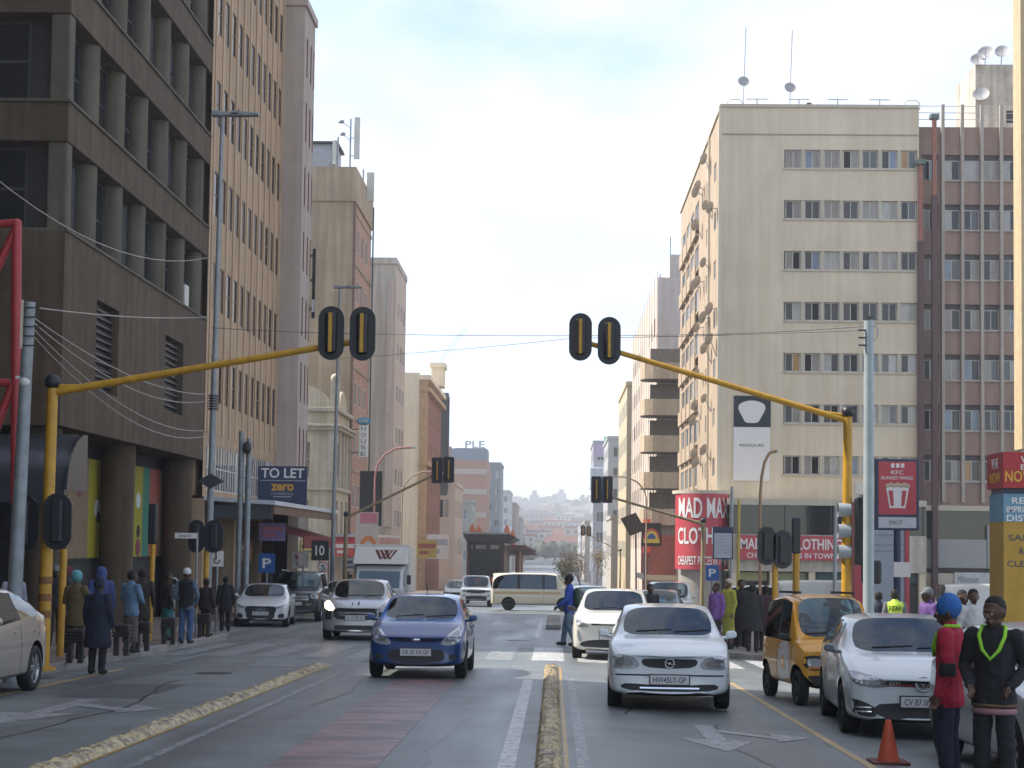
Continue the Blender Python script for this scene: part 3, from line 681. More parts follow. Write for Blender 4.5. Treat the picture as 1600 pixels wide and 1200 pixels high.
q = MB(); q.box(-19, 301, 16.8, -12.4, 310, 18.9); B9.part('blue_top_storey', q, mat('blue_cladding', (.22,.27,.33), var=.1))
q = MB(); q.box(-24, 303, 16.8, -19.1, 312, 19.4); B9.part('lift_house', q, mat('lift_brick', (.36,.22,.19), var=.1))
text('roof_letters', 'PLE', (-14.6, 301.2, 19.7), (1,0,0), (0,0,1), 3.6, 1.3, mat('letter_grey', (.45,.45,.5), var=.05), B9.root, .2, .02)
q = MB(); q.bar((-18.3, 301.2, 18.95), (-12.6, 301.2, 18.95), .12); q.build('letter_rail', FRAMED, B9.root)
block('blue_panel_building', 'small building with blue glass end in front of the orange brick tower', -19.5, -12.0, 240, 252, 7.6, mat('grey_green_wall', (.30,.33,.32), var=.1), rows=3, cols=3, wm=CURTB)
block('slate_tower', 'slate blue tower slice behind the orange brick tower', -16, -11.6, 352, 372, 18.5, mat('slate_blue', (.20,.23,.27), var=.1), rows=6, cols=3)
block('white_rib_tower', 'narrow pale tower with dark blue side past the slate tower', -16, -11.0, 400, 430, 14.2, mat('pale_rib', (.52,.54,.56), var=.06), rows=6, cols=3, wm=CURTB)
block('brown_far_block', 'brown block at the far end of the left-hand row', -17, -11.2, 470, 520, 13.0, mat('far_brown', (.24,.18,.16), var=.1), rows=5, cols=3)
block('grey_far_block', 'grey brown block farthest along the left-hand row', -19, -11.6, 560, 620, 10.5, mat('far_grey', (.26,.23,.22), var=.1), rows=5, cols=3)

CB = Bld('corner_building', 'tall concrete corner building on the near left side of the side street', (-20, 15, 0))
mb = MB(); hl = [(3+i*3.6, z, 5.2+i*3.6, z+1.8) for i in range(11) for z in frange(4, 26, 3.6)]
CB.wall(mb, (XL, -12), math.pi/2, 42.5, -1, 30, hl, .25); CB.wall(mb, (XL, 30.5), math.pi, 20, -1, 30); mb.box(-33, -12, -1, XL-.5, 30.45, 29.9); CB.part('wall', mb, CON)
for a in hl[::1]: CB.window((XL, -12), math.pi/2, a[0], a[1], 2.2, 1.8, .2, 2, 1, .06, FRAMED, DRK)
q = MB(); q.box(-33, -12, 30, XL+.1, 30.6, 30.6); CB.part('parapet', q, CON)

SB = Bld('side_street_block', 'tall concrete block closing the left end of the near side street', (-50, 36, 0))
mb = MB(); hl = [(1.5+i*3.2, z, 3.5+i*3.2, z+1.8) for i in range(7) for z in frange(3, 33, 3.4)]
SB.wall(mb, (-40, 24), math.pi/2, 25, -1.5, 37, hl, .25); mb.box(-60, 24, -1.5, -40.5, 49, 36.9); SB.part('wall', mb, GC)
for a in hl: SB.window((-40, 24), math.pi/2, a[0], a[1], 2.0, 1.8, .2, 2, 1, .06, FRAMED, DRK)
q = MB(); q.box(-60, 24, 37, -39.9, 49, 37.6); SB.part('parapet', q, GC)
# ------------------------------------------------------------------ right-hand buildings
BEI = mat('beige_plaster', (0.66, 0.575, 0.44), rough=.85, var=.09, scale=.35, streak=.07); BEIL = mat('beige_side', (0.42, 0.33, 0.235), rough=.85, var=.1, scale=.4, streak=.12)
YR = 97.0; xr0, xr1 = 9.55, 21.1
BR1 = Bld('beige_flats', 'tall beige apartment block facing the camera with seven rows of windows', (15, 112, g(6,97)))
mb = MB(); wp = 1.122; rowz = [6.0+3.0*i for i in range(7)]
hf = [(13.2-xr0+wp*i+.11, z, 13.2-xr0+wp*i+1.01, z+1.1) for z in rowz for i in range(7)]
hf = [(13.2-xr0+.04, z, 13.2-xr0+7*wp-.06, z+1.1) for z in rowz]
BR1.wall(mb, (xr0, YR), 0, xr1-xr0, -2.2, 27.6, hf, .22)
ysd = 31.5; hsd = []
for z in rowz:
    for k in range(4): hsd.append((15.2+k*3.8, z-.2, 18.2+k*3.8, z+1.3))
    hsd.append((3.0, z, 4.4, z+1.1)); hsd.append((8.2, z, 9.6, z+1.1))
hsd2 = [(ysd-b_, c, ysd-a, d) for a, c, b_, d in hsd]
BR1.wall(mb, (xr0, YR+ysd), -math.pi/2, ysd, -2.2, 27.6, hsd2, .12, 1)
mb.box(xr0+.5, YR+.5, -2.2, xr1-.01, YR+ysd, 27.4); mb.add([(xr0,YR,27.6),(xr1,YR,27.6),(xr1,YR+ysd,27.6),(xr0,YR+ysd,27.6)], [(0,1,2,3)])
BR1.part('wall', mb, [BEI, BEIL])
MIXD = pick([(DARKGL, 3.4), (MIDGL, 2.6), (CURT, 3), (CURT2, 2), (CURTB, .8), (CURTO, .4)])
PILM = mat('pale_pillar', (.50,.45,.36), rough=.8, var=.1)
for z in rowz:
    for i in range(7):
        BR1.window((13.2, YR), 0, wp*i+.13, z+.02, .88, 1.06, .18, 2, 1, .045, FRAMEW, MIXD)
    for i in range(1, 7):
        q = MB(); q.cyl((13.2+wp*i+.01, YR+.09, z), (13.2+wp*i+.01, YR+.09, z+1.1), .115, n=10, cap=False); BR1.part('pillar', q, PILM)
    q = MB(); q.box(13.15, YR-.07, z-.1, 13.2+7*wp, YR+.2, z-.002); BR1.part('sill', q, PILM)
for a, c, b_, d in hsd:
    BR1.window((xr0, YR+b_), -math.pi/2, 0, c, b_-a, d-c, .09, 3 if b_-a > 2 else 2, 1, .05, FRAMEW, MIXGL)
    if b_-a > 2: q = MB(); q.box(xr0-.26, YR+a-.1, c-1.0, xr0, YR+b_+.1, c-.85); q.box(xr0-.26, YR+a-.1, c-.85, xr0-.18, YR+b_+.1, c+.02); BR1.part('balcony', q, BEIL)
q = MB(); q.box(xr0-.16, YR-.05, 4.4, xr0+.03, YR+.06, 27.7); BR1.part('corner_strip', q, mat('corner_cream', (.62,.57,.44), var=.05))
q = MB(); q.box(xr0-.14, YR+7, 4.4, xr0-.002, YR+7.25, 27.5); BR1.part('corner_strip', q, MATS['corner_cream'])
q = MB(); q.box(xr0-.1, YR-.1, 27.6, xr1-.03, YR+.5, 27.78); q.box(xr0-.1, YR+.5, 27.6, xr0+.4, YR+ysd, 27.78); BR1.part('coping', q, PILM)
q = MB(); q.box(xr0+.05, YR-.03, 24.05+1.9, xr1-.05, YR-.001, 26.03); BR1.part('expansion_joint', q, mat('joint_grey', (.3,.27,.22)))
# podium, glazed first floor and shops (projects over the pavement)
YP = 94.6; GLP = MATS['window_glass_dark']
q = MB(); q.box(9.8, YP, 4.15, 21.0, YR, 4.5); BR1.part('podium_roof', q, PILM)
q = MB(); q.box(9.9, YP+.15, 2.5, 21.0, YR-.01, 4.14); BR1.part('glazed_storey', q, GLP)
for i in range(9): q = MB(); q.box(10.4+i*1.3, YP+.08, 2.5, 10.46+i*1.3, YP+.149, 4.14); BR1.part('mullion', q, FRAMED)
q = MB(); q.box(9.9, YP+.1, .4, 21.0, YR-.02, 2.49); BR1.part('shop_fascia', q, mat('pale_fascia', (.50,.47,.40), var=.15, streak=.2))
q = MB(); q.box(10, YP+.7, -2.2, 21.0, YR-.03, .39); BR1.part('shop_wall', q, SHOPD)
for i, xx in enumerate((10.2, 12.4, 14.6, 16.8, 19.0, 20.8)): q = MB(); q.box(xx-.18, YP+.2, -2.2, xx+.18, YP+.69, .39); BR1.part('shop_pillar', q, BEI)
for i in range(5):
    q = MB(); q.box(10.5+i*2.2, YP+.62, -.15, 12.1+i*2.2, YP+.69, .32); BR1.part('shop_sign', q, [mat('sign_lime', (.34,.34,.16)), mat('sign_lime2', (.30,.32,.18)), mat('sign_teal', (.05,.12,.12)), FRAMEW, MATS['sign_teal']][i])
    q = MB(); q.box(10.5+i*2.2, YP+.64, -2.0, 12.1+i*2.2, YP+.69, -.3); BR1.part('shop_window', q, GLP)
q = MB(); q.box(17.4, YP-.02, 3.2, 18.4, YP+.07, 4.0); BR1.part('window_sign', q, mat('dull_pink', (.38,.28,.25)))
q = MB(); q.box(17.4, YR-.06, 4.9, 18.8, YR-.002, 5.55); BR1.part('white_plate', q, FRAMEW)
SRED = mat('sign_red', (0.45, 0.055, 0.07), rough=.5, var=.05); SWH = mat('sign_white', (0.72, 0.70, 0.68), rough=.5, var=.03)
# red strip sign
ss = thing('strip_sign', 'long red clothing shop sign strip above the shops of the beige apartment block', 'sign', (13.6, YP-.2, 1.2))
q = MB(); q.box(10.35, YP-.25, 1.05, 16.35, YP-.02, 2.42); q.build('board', SRED, ss)
text('lettering', 'MAD MAX CLOTHING', (13.35, YP-.252, 1.95), (1,0,0), (0,0,1), 5.7, .62, SWH, ss, .012, .02)
text('lettering', 'CHEAPEST PRICES IN TOWN', (13.35, YP-.252, 1.30), (1,0,0), (0,0,1), 5.0, .30, SWH, ss, .012, .01)
q = MB(); q.box(16.4, YP-.24, 1.05, 18.2, YP-.02, 2.42); q.build('end_board', mat('pale_grey_sign', (.5,.5,.52)), ss)
# curved corner sign
cs = thing('curved_corner_sign', 'big curved red clothing shop sign wrapping the street corner', 'sign', (8.6, 95.5, .5))
CX, CY, RC = 8.5, 96.4, 1.75
def arc(a, r): return (CX + r*math.sin(a)*0.93, CY - r*math.cos(a))
q = MB(); n = 20; vs = []
for i in range(n+1):
    a = R(-75+140*i/n); x, y = arc(a, RC); vs += [(x, y, .45), (x, y, 4.75)]
q.add(vs, [(2*i, 2*i+2, 2*i+3, 2*i+1) for i in range(n)], 0, True); q.build('curved_board', SRED, cs, fix=False)
def bent(body, z, h, w, bold=.02):
    o = text('lettering', body, (0, 0, 0), (1,0,0), (0,0,1), w, h, SWH, cs, .01, bold)
    for v in o.data.vertices:
        a = v.co.x/RC; x, y = arc(a, RC+.012-v.co.y); v.co = Vector((x, y, z+v.co.z))
bent('MAD MAX', 3.95, 1.15, 3.6); bent('CLOTHING', 2.35, .95, 3.7); bent('CHEAPEST PRICES IN TOWN', .95, .5, 3.7, .01)
q = MB(); q.cyl((CX, CY, -2.2), (CX, CY, .44), 1.35, n=24, cap=False); q.build('drum', mat('drum_grey', (.30,.28,.25)), cs)
q = MB(); q.cyl((CX, CY, 4.76), (CX, CY, 4.95), 1.72, n=28); q.build('cap', PILM, cs)
# banner posters on the wall
bn = thing('wall_banner', 'white and black clothing banner hanging on the beige apartment block', 'banner', (11.3, YR-.1, 5.6))
q = MB(); q.box(10.35, YR-.06, 5.6, 12.45, YR-.02, 8.72); q.build('white_sheet', SWH, bn)
q = MB(); q.box(10.36, YR-.062, 8.74, 12.5, YR-.02, 10.55); q.build('black_sheet', mat('banner_black', (.02,.03,.04)), bn)
q = MB(); q.prism([(11.4+.72*math.cos(a)*(1+.2*math.sin(3*a)), YR-.07, 9.62+.75*math.sin(a)*(1+.12*math.cos(2*a))) for a in [2*math.pi*k/24 for k in range(24)]], (0, .006, 0)); q.build('white_shape', SWH, bn)
text('lettering', 'RESSQUES', (11.4, YR-.062, 7.65), (1,0,0), (0,0,1), 1.4, .18, BPOST, bn, .006)
# dishes on the street side of the block
DISH = mat('dish_grey', (.36,.36,.36), rough=.5, var=.15)
def dish(P, face, r, label, pole=None, group=None, cat='satellite dish'):
    rt = thing('satellite_dish', label, cat, P, group=group); q = MB(); d = Vector(face).normalized()
    u = d.cross(Vector((0,0,1))).normalized(); t = u.cross(d); vs = []; n = 14
    for k in range(4):
        rr = r*k/3; dd = .28*r*(k/3)**2
        for i in range(n): a = 2*math.pi*i/n; vs.append(Vector(P) + u*rr*math.cos(a) + t*rr*math.sin(a) + d*dd)
    q.add(vs, [(k*n+i, k*n+(i+1)%n, (k+1)*n+(i+1)%n, (k+1)*n+i) for k in range(3) for i in range(n)], 0, True); q.build('reflector', DISH, rt, fix=False)
    q = MB(); q.bar(Vector(P)-t*r*.9+d*.2*r, Vector(P)+d*r*.9, .03); q.box(*(Vector(P)+d*r*.9-Vector((.04,.04,.04))), *(Vector(P)+d*r*.9+Vector((.04,.04,.04)))); q.build('feed_arm', STEEL, rt)
    q = MB(); q.bar(P, Vector(P)-d*.35 if not pole else Vector(pole), .05); q.build('mount', STEEL, rt)
    return rt
random.seed(21)
k = 0
for z in rowz:
    for yy in sorted(random.sample([YR+2.2, YR+5.5, YR+6.6, YR+11, YR+12.5, YR+13.8], 3)):
        dish((xr0-.38, yy, z+random.uniform(.9, 2.1)), (-.75, .55, .35), random.uniform(.32, .45), 'small grey satellite dish on the street side of the beige apartment block', (xr0+.02, yy, z+1.0), 'dishes on the side of the beige apartment block')
    k += 1
# rooftop clutter on the beige block
for x, h, ph, lb in ((10.9, 1.55, 5.0, 'left of the two rooftop dishes on thin tall poles'), (13.65, 1.2, 4.8, 'right of the two rooftop dishes on thin tall poles')):
    rt = dish((x, YR+.75, 27.75+h), (.1, -.8, .3), .36, lb, (x, YR+.9, 27.7+h))
    q = MB(); q.cyl((x, YR+.9, 27.6), (x+.15, YR+.9, 27.7+ph), .03, n=6); q.build('pole', STEEL, rt)
for x, wd in ((11.8, 1.3), (14.3, 1.2), (16.6, 1.2), (19.1, 1.2)):
    rt = thing('washing_line_post', {11.8: 'leftmost', 14.3: 'second', 16.6: 'third', 19.1: 'rightmost'}[x] + ' T-shaped washing line post on the roof of the beige block', 'post', (x, YR+1.5, 27.6))
    q = MB(); q.cyl((x, YR+1.5, 27.5), (x, YR+1.5, 28.5), .035, n=6); q.build('post', STEEL, rt)
    q = MB(); q.bar((x-wd/2, YR+1.5, 28.5), (x+wd/2, YR+1.5, 28.5), .05); q.build('crossbar', STEEL, rt)
q = MB(); q.box(12.8, YR+1.4, 27.6, 13.25, YR+1.8, 28.2, 0); tag(q.build('orange_cloth', mat('orange_cloth', (.5,.2,.03)), bevel=.05), 'orange cloth drying on the roof of the beige block', 'cloth')
q = MB(); q.box(14.75, YR+1.4, 27.6, 15.05, YR+1.8, 28.3); tag(q.build('dark_cloth', BPOST, bevel=.05), 'dark cloth drying on the roof of the beige block', 'cloth')
for x, lb in ((9.9, 'white roof hoop rail at the left corner of the beige block roof'), (20.3, 'white roof hoop rail at the right end of the beige block roof')):
    q = MB(); q.tube([(x, YR+.3, 27.6), (x, YR+.3, 28.0), (x+.2, YR+.3, 28.15), (x+.7, YR+.3, 28.15), (x+.9, YR+.3, 27.95), (x+.9, YR+.3, 27.6)], .035, 6); tag(q.build('roof_hoop', FRAMEW), lb, 'rail')
# ---- terracotta building
TER = mat('terracotta_panel', (0.33, 0.225, 0.185), rough=.85, var=.14, scale=.6, streak=.15); TERF = mat('pale_fin', (.42,.38,.33), rough=.8, var=.1, streak=.15)
BR2 = Bld('terracotta_building', 'terracotta panelled building with pale vertical fins right of the beige block', (25, 105, g(6,97)))
YT = 97.4; xt0, xt1 = 21.12, 30.5; mb = MB(); fx = [22.55+1.14*i for i in range(8)]
rz = [5.75+2.95*i for i in range(7)]; ht = [(f-xt0+.1, z, f-xt0+1.04, z+1.5) for z in rz for f in fx[:-1]] + [(.25, z, 1.2, z+1.5) for z in rz]
BR2.wall(mb, (xt0, YT), 0, xt1-xt0, 4.3, 26.6, ht, .3); mb.box(xt0, YT+.5, -2.2, xt1, YT+14, 26.5); BR2.part('wall', mb, TER)
for f in fx: q = MB(); q.box(f-.09, YT-.22, 4.5, f+.09, YT-.002, 27.9); BR2.part('fin', q, TERF)
for z in rz:
    for f in fx[:-1]:
        BR2.window((f, YT), 0, .1, z, .94, 1.2, .26, 2, 1, .05, FRAMEW, MIXD)
        q = MB(); q.box(f+.1, YT+.2, z+1.21, f+1.04, YT+.28, z+1.5); BR2.part('lintel_louvre', q, FRAMED)
        q = MB(); q.box(f+.1, YT-.1, z-.1, f+1.04, YT+.2, z-.002); BR2.part('sill', q, TERF)
    BR2.window((xt0, YT), 0, .25, z, .95, 1.2, .26, 2, 1, .05, FRAMEW, MIXGL)
q = MB(); 
for z in (27.1, 27.5, 27.9): q.bar((xt0+.1, YT+.2, z), (xt1, YT+.2, z), .035)
BR2.part('roof_rail', q, FRAMEW)
q = MB(); q.box(xt0, YT-.6, 4.0, xt1, YT+.3, 4.3); BR2.part('ledge', q, PILM)
q = MB(); q.box(xt0, YT+.0, 2.2, xt1, YT+.48, 3.99); BR2.part('glazed_storey', q, GLP)
for k, (xa, xb, za, zb) in enumerate(((21.2, 25.0, .7, 2.35), (25.05, 30.4, .7, 3.2))): q = MB(); q.box(xa, YT-.3, za, xb, YT-.02, zb); BR2.part('cladding_panel', q, mat('grey_cladding', (.33,.33,.33), var=.06))
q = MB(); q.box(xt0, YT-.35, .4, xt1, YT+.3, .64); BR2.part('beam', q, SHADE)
q = MB(); q.box(xt0, YT-.4, -.5, xt1, YT+.3, .39); BR2.part('shop_fascia', q, PILM)
q = MB(); q.box(xt0, YT-.1, -2.2, 25.2, YT+.3, -.52); BR2.part('boarded_shopfront', q, mat('brown_board', (.24,.135,.07), var=.25, scale=1.5))
q = MB(); q.box(25.25, YT+.1, -2.2, xt1, YT+.3, -.52); BR2.part('shop_entrance', q, SHOPD)
sg = thing('shop_sign', 'white shop sign board with small dark print under the terracotta building', 'sign', (25, YT-.5, -.4))
q = MB(); q.box(23.1, YT-.5, -.42, 27.4, YT-.41, .45); q.build('board', mat('sign_offwhite', (.52,.53,.52)), sg)
text('lettering', 'Millennium', (23.9, YT-.502, .05), (1,0,0), (0,0,1), 1.2, .38, mat('print_slate', (.1,.15,.2)), sg, .006); text('lettering', 'auto spares', (26.0, YT-.502, 0), (1,0,0), (0,0,1), 1.6, .22, MATS['print_slate'], sg, .006)
PIPE = mat('brown_pipe', (0.075, 0.035, 0.035), rough=.5, var=.15); PIPER = mat('red_oxide_pipe', (0.30, 0.11, 0.08), rough=.6, var=.2)
for x, zt, lb in ((21.15, 24.2, 'shorter'), (21.95, 26.9, 'taller')):
    rt = thing('drainpipe', lb + ' dark brown drainpipe between the beige and terracotta buildings', 'pipe', (x, YT-.5, -2))
    q = MB(); q.box(x-.17, YT-.75, -2.0, x+.17, YT-.42, zt-4.5); q.build('lower_pipe', PIPE, rt, bevel=.04)
    q = MB(); q.box(x-.12, YT-.70, zt-4.5, x+.12, YT-.46, zt); q.build('upper_pipe', PIPER, rt, bevel=.03)
    q = MB(); q.box(x-.26, YT-.82, zt, x+.26, YT-.35, zt+.3); q.build('hopper', mat('hopper_green', (.12,.16,.14)), rt, bevel=.04)
# roof tower
RT = Bld('roof_tower', 'weathered cream lift tower on the roof behind the terracotta building', (28, 106, 26), cat='tower')
mb = MB(); RT.wall(mb, (25.9, 103), 0, 5, 26.4, 32.0, [(1.9, 28.3, 2.5, 29.1)], .3); RT.wall(mb, (25.9, 108), -math.pi/2, 5, 26.4, 32.0); mb.box(26.3, 103.4, 26.4, 30.9, 108, 31.9); mb.add([(25.9,103,32),(30.9,103,32),(30.9,108,32),(25.9,108,32)], [(0,1,2,3)])
RT.part('wall', mb, mat('peeling_cream', (.52,.48,.40), var=.3, scale=.8, streak=.3)); RT.window((25.9, 103), 0, 1.9, 28.3, .6, .8, .25, 1, 1, .05, FRAMED, DARKGL)
for i, (x, z, r) in enumerate(((26.0, 32.2, .45), (26.5, 32.6, .5), (27.5, 32.7, .45), (28.7, 32.7, .5), (26.2, 30.0, .5))):
    dish((x, 102.75, z), (-.25, -.8, .35), r, ['leftmost', 'second', 'third', 'rightmost', 'lowest'][i] + ' satellite dish on the cream roof tower', (x, 103.1, min(z-.3, 31.9)))
# ---- edge of a nearer building at the right border
R0 = Bld('brown_corner_building', 'brown building corner with sunlit cream edge at the right border', (20, 62, g(6,62)))
q = MB(); q.box(16.72, 60, 5.4, 17.4, 61.0, 34); R0.part('edge_pier', q, mat('cream_edge', (.55,.44,.27), var=.12, streak=.1))
q = MB(); q.box(17.0, 59.95, 5.4, 24, 61.2, 34); R0.part('wall', q, mat('brown_wall', (.22,.13,.08), var=.15, streak=.15))
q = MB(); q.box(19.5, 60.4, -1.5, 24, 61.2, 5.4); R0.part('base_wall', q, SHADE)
# ---- white flats with balconies, beyond the beige block
WHT = mat('white_plaster', (.62,.54,.46), rough=.85, var=.06, streak=.1); MAW = mat('mauve_white', (.62,.57,.55), rough=.85, var=.07, streak=.12); BALC = mat('balcony_tan', (.54,.44,.31), rough=.85, var=.12, streak=.15)
BR3 = Bld('balcony_flats', 'white flats with five stacked rounded tan balconies beyond the beige block', (12, 160, gy(160)))
mb = MB(); x3 = 8.55; y3 = 141
hs = [(2+i*4.4, z, 3.4+i*4.4, z+1.6) for i in range(10) for z in frange(2.5, 20, 3.4)]
BR3.wall(mb, (x3, y3), 0, 12, -3, 24.6); BR3.wall(mb, (x3, 187), -math.pi/2, 46, -3, 24.6, hs, .12, 1); mb.box(x3+.5, y3+.4, -3, 20, 187, 24.5); mb.box(x3+1.0, y3+.2, 24.4, 20, 156, 26.6)
BR3.part('wall', mb, [MAW, WHT])
for i in range(12): q = MB(); q.box(x3-.06, y3+.4+i*3.9, 1.5, x3-.002, y3+.9+i*3.9, 25.2); BR3.part('fin', q, WHT)
for a in hs: BR3.window((x3, 187), -math.pi/2, a[0], a[1], 1.4, 1.6, .08, 2, 1, .06, FRAMEW, MIXGL)
for k, z in enumerate((3.4, 6.45, 9.5, 12.55, 15.6)):
    q = MB(); xo, yo = x3-1.4, y3-2.6
    pts = [(x3+3.4, y3), (x3-.9, y3), (xo, y3-.6), (xo, yo+.9), (xo+.3, yo+.25), (xo+.95, yo), (x3+3.4, yo)]
    for zz, hh, off in ((z, .18, 0),): q.prism([(x, y, zz) for x, y in pts], (0, 0, hh))
    inn = [((x-x3-.8)*.93+x3+.8, (y-y3)*.94+y3) for x, y in pts]
    sl = BR3.part('balcony_slab', q, mat('slab_brown', (.12,.085,.065), var=.2)); q = MB()
    for (a, c) in zip(pts[1:], pts[2:]): q.bar((a[0], a[1], z+.75), (c[0], c[1], z+.75), .12, 1.35)
    BR3.part('balcony_parapet', q, BALC)
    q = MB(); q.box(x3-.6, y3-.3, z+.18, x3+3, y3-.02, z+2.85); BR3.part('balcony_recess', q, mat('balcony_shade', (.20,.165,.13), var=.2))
for xx, hh in ((10.2, 3.2), (9.3, 1.8)): mast((xx, 150, 26.6 if xx > 9.8 else 24.6), {10.2: 'tall roof aerial on the white balcony flats', 9.3: 'short roof aerial on the white balcony flats'}[xx], hh, [(.1, .6, 1.3, .2)])
block('ochre_hotel', 'sunlit ochre building with vertical glazing past the balcony flats', 8.2, 18, 192, 216, 20.2, mat('ochre_wall', (.50,.40,.25), var=.06), side='R', rows=5, cols=3, wm=CURTB)
block('grey_curtain_building', 'grey glazed building stepping down past the ochre one', 7.6, 16, 240, 262, 17.0, mat('grey_glazed', (.38,.38,.37), var=.08), side='R', rows=6, cols=3, wm=MIDGL)
B5 = block('purple_top_tower', 'grey tower with purple parapet and green roof tanks on the right side', 6.7, 14, 292, 315, 19.6, mat('cool_grey', (.33,.34,.37), var=.08), side='R', rows=6, cols=3, wm=MIDGL, bands=[(17.2, 19.6, mat('lilac_band', (.40,.33,.45)))])
for x in (9.2, 10.8): q = MB(); q.cyl((x, 297, 20.1), (x, 297, 21.1), .55, n=14); q.build('roof_tank', mat('tank_green', (.05,.28,.18)), B5.root)
q = MB(); q.box(6.0, 288, 11.4, 10.3, 291.9, 15.2); q.build('sign_box', mat('pale_blue_box', (.42,.46,.50)), B5.root, bevel=.2)
block('low_shop_row', 'low pale shop row on the right between the balcony flats and the grey tower', 7.4, 14, 218, 238, 5.2, mat('low_pale', (.40,.36,.31), var=.1), side='R', rows=1, cols=2)
block('far_beige_block', 'low beige block at the far end of the right-hand row', 6.6, 16, 360, 400, 6.5, mat('far_beige', (.40,.35,.31), var=.1), side='R', rows=3, cols=3)
block('far_white_block', 'low white block farthest along the right-hand row', 7.0, 20, 450, 500, 6.5, mat('far_white', (.45,.45,.45), var=.1), side='R', rows=3, cols=4)
# red-brick arch shop at the foot of the balcony flats
ar = Bld('red_shop', 'red shop with orange corner panel below the balcony flats', (7.6, 133, gy(130)), cat='shop')
q = MB(); q.box(7.35, 129, -2.7, 9.4, 139.8, 2.6); ar.part('wall', q, mat('brick_red', (.30,.09,.07), var=.2))
q = MB(); q.box(6.9, 128.8, 1.2, 7.4, 130.5, 3.8); ar.part('orange_panel', q, mat('bright_orange', (.75,.10,.04)))
for i in range(8): q = MB(); q.box(7.2, 131+i*1.05, -.6, 7.36, 131.35+i*1.05, 2.4); ar.part('red_slat', q, mat('slat_red', (.42,.10,.09)))
q = MB(); q.box(6.9, 128.6, -.9, 9.5, 139.6, -.5); ar.part('canopy', q, PILM)
q = MB(); q.box(7.6, 128.97, -2.6, 9.2, 129.0, -.95); ar.part('shop_window', q, SHOPD)
# ------------------------------------------------------------------ hillside beyond, hazy
random.seed(5)
HW = [mat('house_wall_%d' % i, c, var=.1) for i, c in enumerate([(.55,.53,.5), (.45,.40,.36), (.5,.5,.53), (.40,.33,.3), (.6,.58,.52)])]; HR = [mat('house_roof_%d' % i, c, var=.15) for i, c in enumerate([(.32,.14,.10), (.22,.22,.24), (.40,.38,.36)])]
for k in range(110):
    y = random.choice([720, 800, 880, 960, 1050, 1150, 1270, 1400, 1550, 1700])*random.uniform(.97, 1.03); x = random.uniform(-.055, .03)*y
    wd = random.uniform(9, 20); dp = random.uniform(9, 14); ht = random.uniform(5, 12) if y < 1400 else random.uniform(4, 8); z0 = hill(x, y)
    flat = ht >= 8; rk = random.randrange(3)
    rt = thing('hillside_building', 'hazy flat-roofed block on the distant hillside' if flat else ['hazy house with reddish roof on the distant hillside', 'hazy house with dark grey roof on the distant hillside', 'hazy house with pale roof on the distant hillside'][rk], 'building', (x, y, z0), group='hazy buildings on the far hillside')
    q = MB(); q.box(x-wd/2, y, z0-2, x+wd/2, y+dp, z0+ht); q.build('wall', random.choice(HW), rt)
    q = MB()
    if ht < 8: q.prism([(x-wd/2-.5, y-.5, z0+ht), (x+wd/2+.5, y-.5, z0+ht), (x+wd/2-1, y+dp/2, z0+ht+3), (x-wd/2+1, y+dp/2, z0+ht+3)], (0, .4, 0)); q.add([(x-wd/2-.5, y-.5, z0+ht), (x+wd/2+.5, y-.5, z0+ht), (x+wd/2+.5, y+dp+.5, z0+ht), (x-wd/2-.5, y+dp+.5, z0+ht), (x-wd/2+1, y+dp/2, z0+ht+3), (x+wd/2-1, y+dp/2, z0+ht+3)], [(0,1,5,4), (1,2,5), (2,3,4,5), (3,0,4)])
    else: q.box(x-wd/2-.3, y-.3, z0+ht, x+wd/2+.3, y+dp+.3, z0+ht+.8)
    q.build('roof', HR[rk], rt)
    q = MB()
    for zz in frange(z0+1.5, z0+ht-2.4, 3)[:4]:
        for xx in frange(x-wd/2+1, x+wd/2-2.4, 3): q.box(xx, y-.06, zz, xx+1.3, y-.001, zz+1.4)
    stuff(q.build('windows', MIDGL, rt))
for px, py, y, wd, lb in ((835, 773, 1500, 9, 'slim hazy tower block left of centre on the skyline'), (877, 770, 1750, 11, 'slim hazy tower right of centre on the skyline'), (806, 782, 1600, 22, 'broad hazy block with stepped top on the skyline')):
    P = at(px, py, y); z0 = hill(P.x, y)
    rt = thing('skyline_tower', lb, 'tower', (P.x, y, z0)); q = MB(); q.box(P.x-wd/2, y, z0-4, P.x+wd/2, y+wd, P.z); q.build('wall', HW[2], rt)
    q = MB(); q.box(P.x-wd/4, y+1, P.z, P.x+wd/4, y+wd/2, P.z+4); q.build('lift_house', HW[1], rt)
FOL = mat('far_foliage', (.05, .065, .04), rough=.9, var=.4, scale=.2)
q = MB(); random.seed(9)
for k in range(420):
    y = random.uniform(640, 1900); x = random.uniform(-.075, .06)*y; r = random.uniform(3, 6); z0 = hill(x, y)
    for j in range(4):
        c = (x+random.uniform(-r, r), y+random.uniform(-r, r), z0+random.uniform(.2, 1)*r); n = 6
        q.sphere(c, r*random.uniform(.4, .7), n=7, sc=(1, 1, .8))
    if k % 3 == 0: pass
for i in range(len(q.v)):
    v = q.v[i]; q.v[i] = (v[0]+random.uniform(-.7,.7), v[1]+random.uniform(-.7,.7), v[2]+random.uniform(-.7,.7))
o = q.build('hillside_trees', FOL, fix=False); tag(o, 'dark wooded patches between the houses on the far hillside', 'trees'); stuff(o)
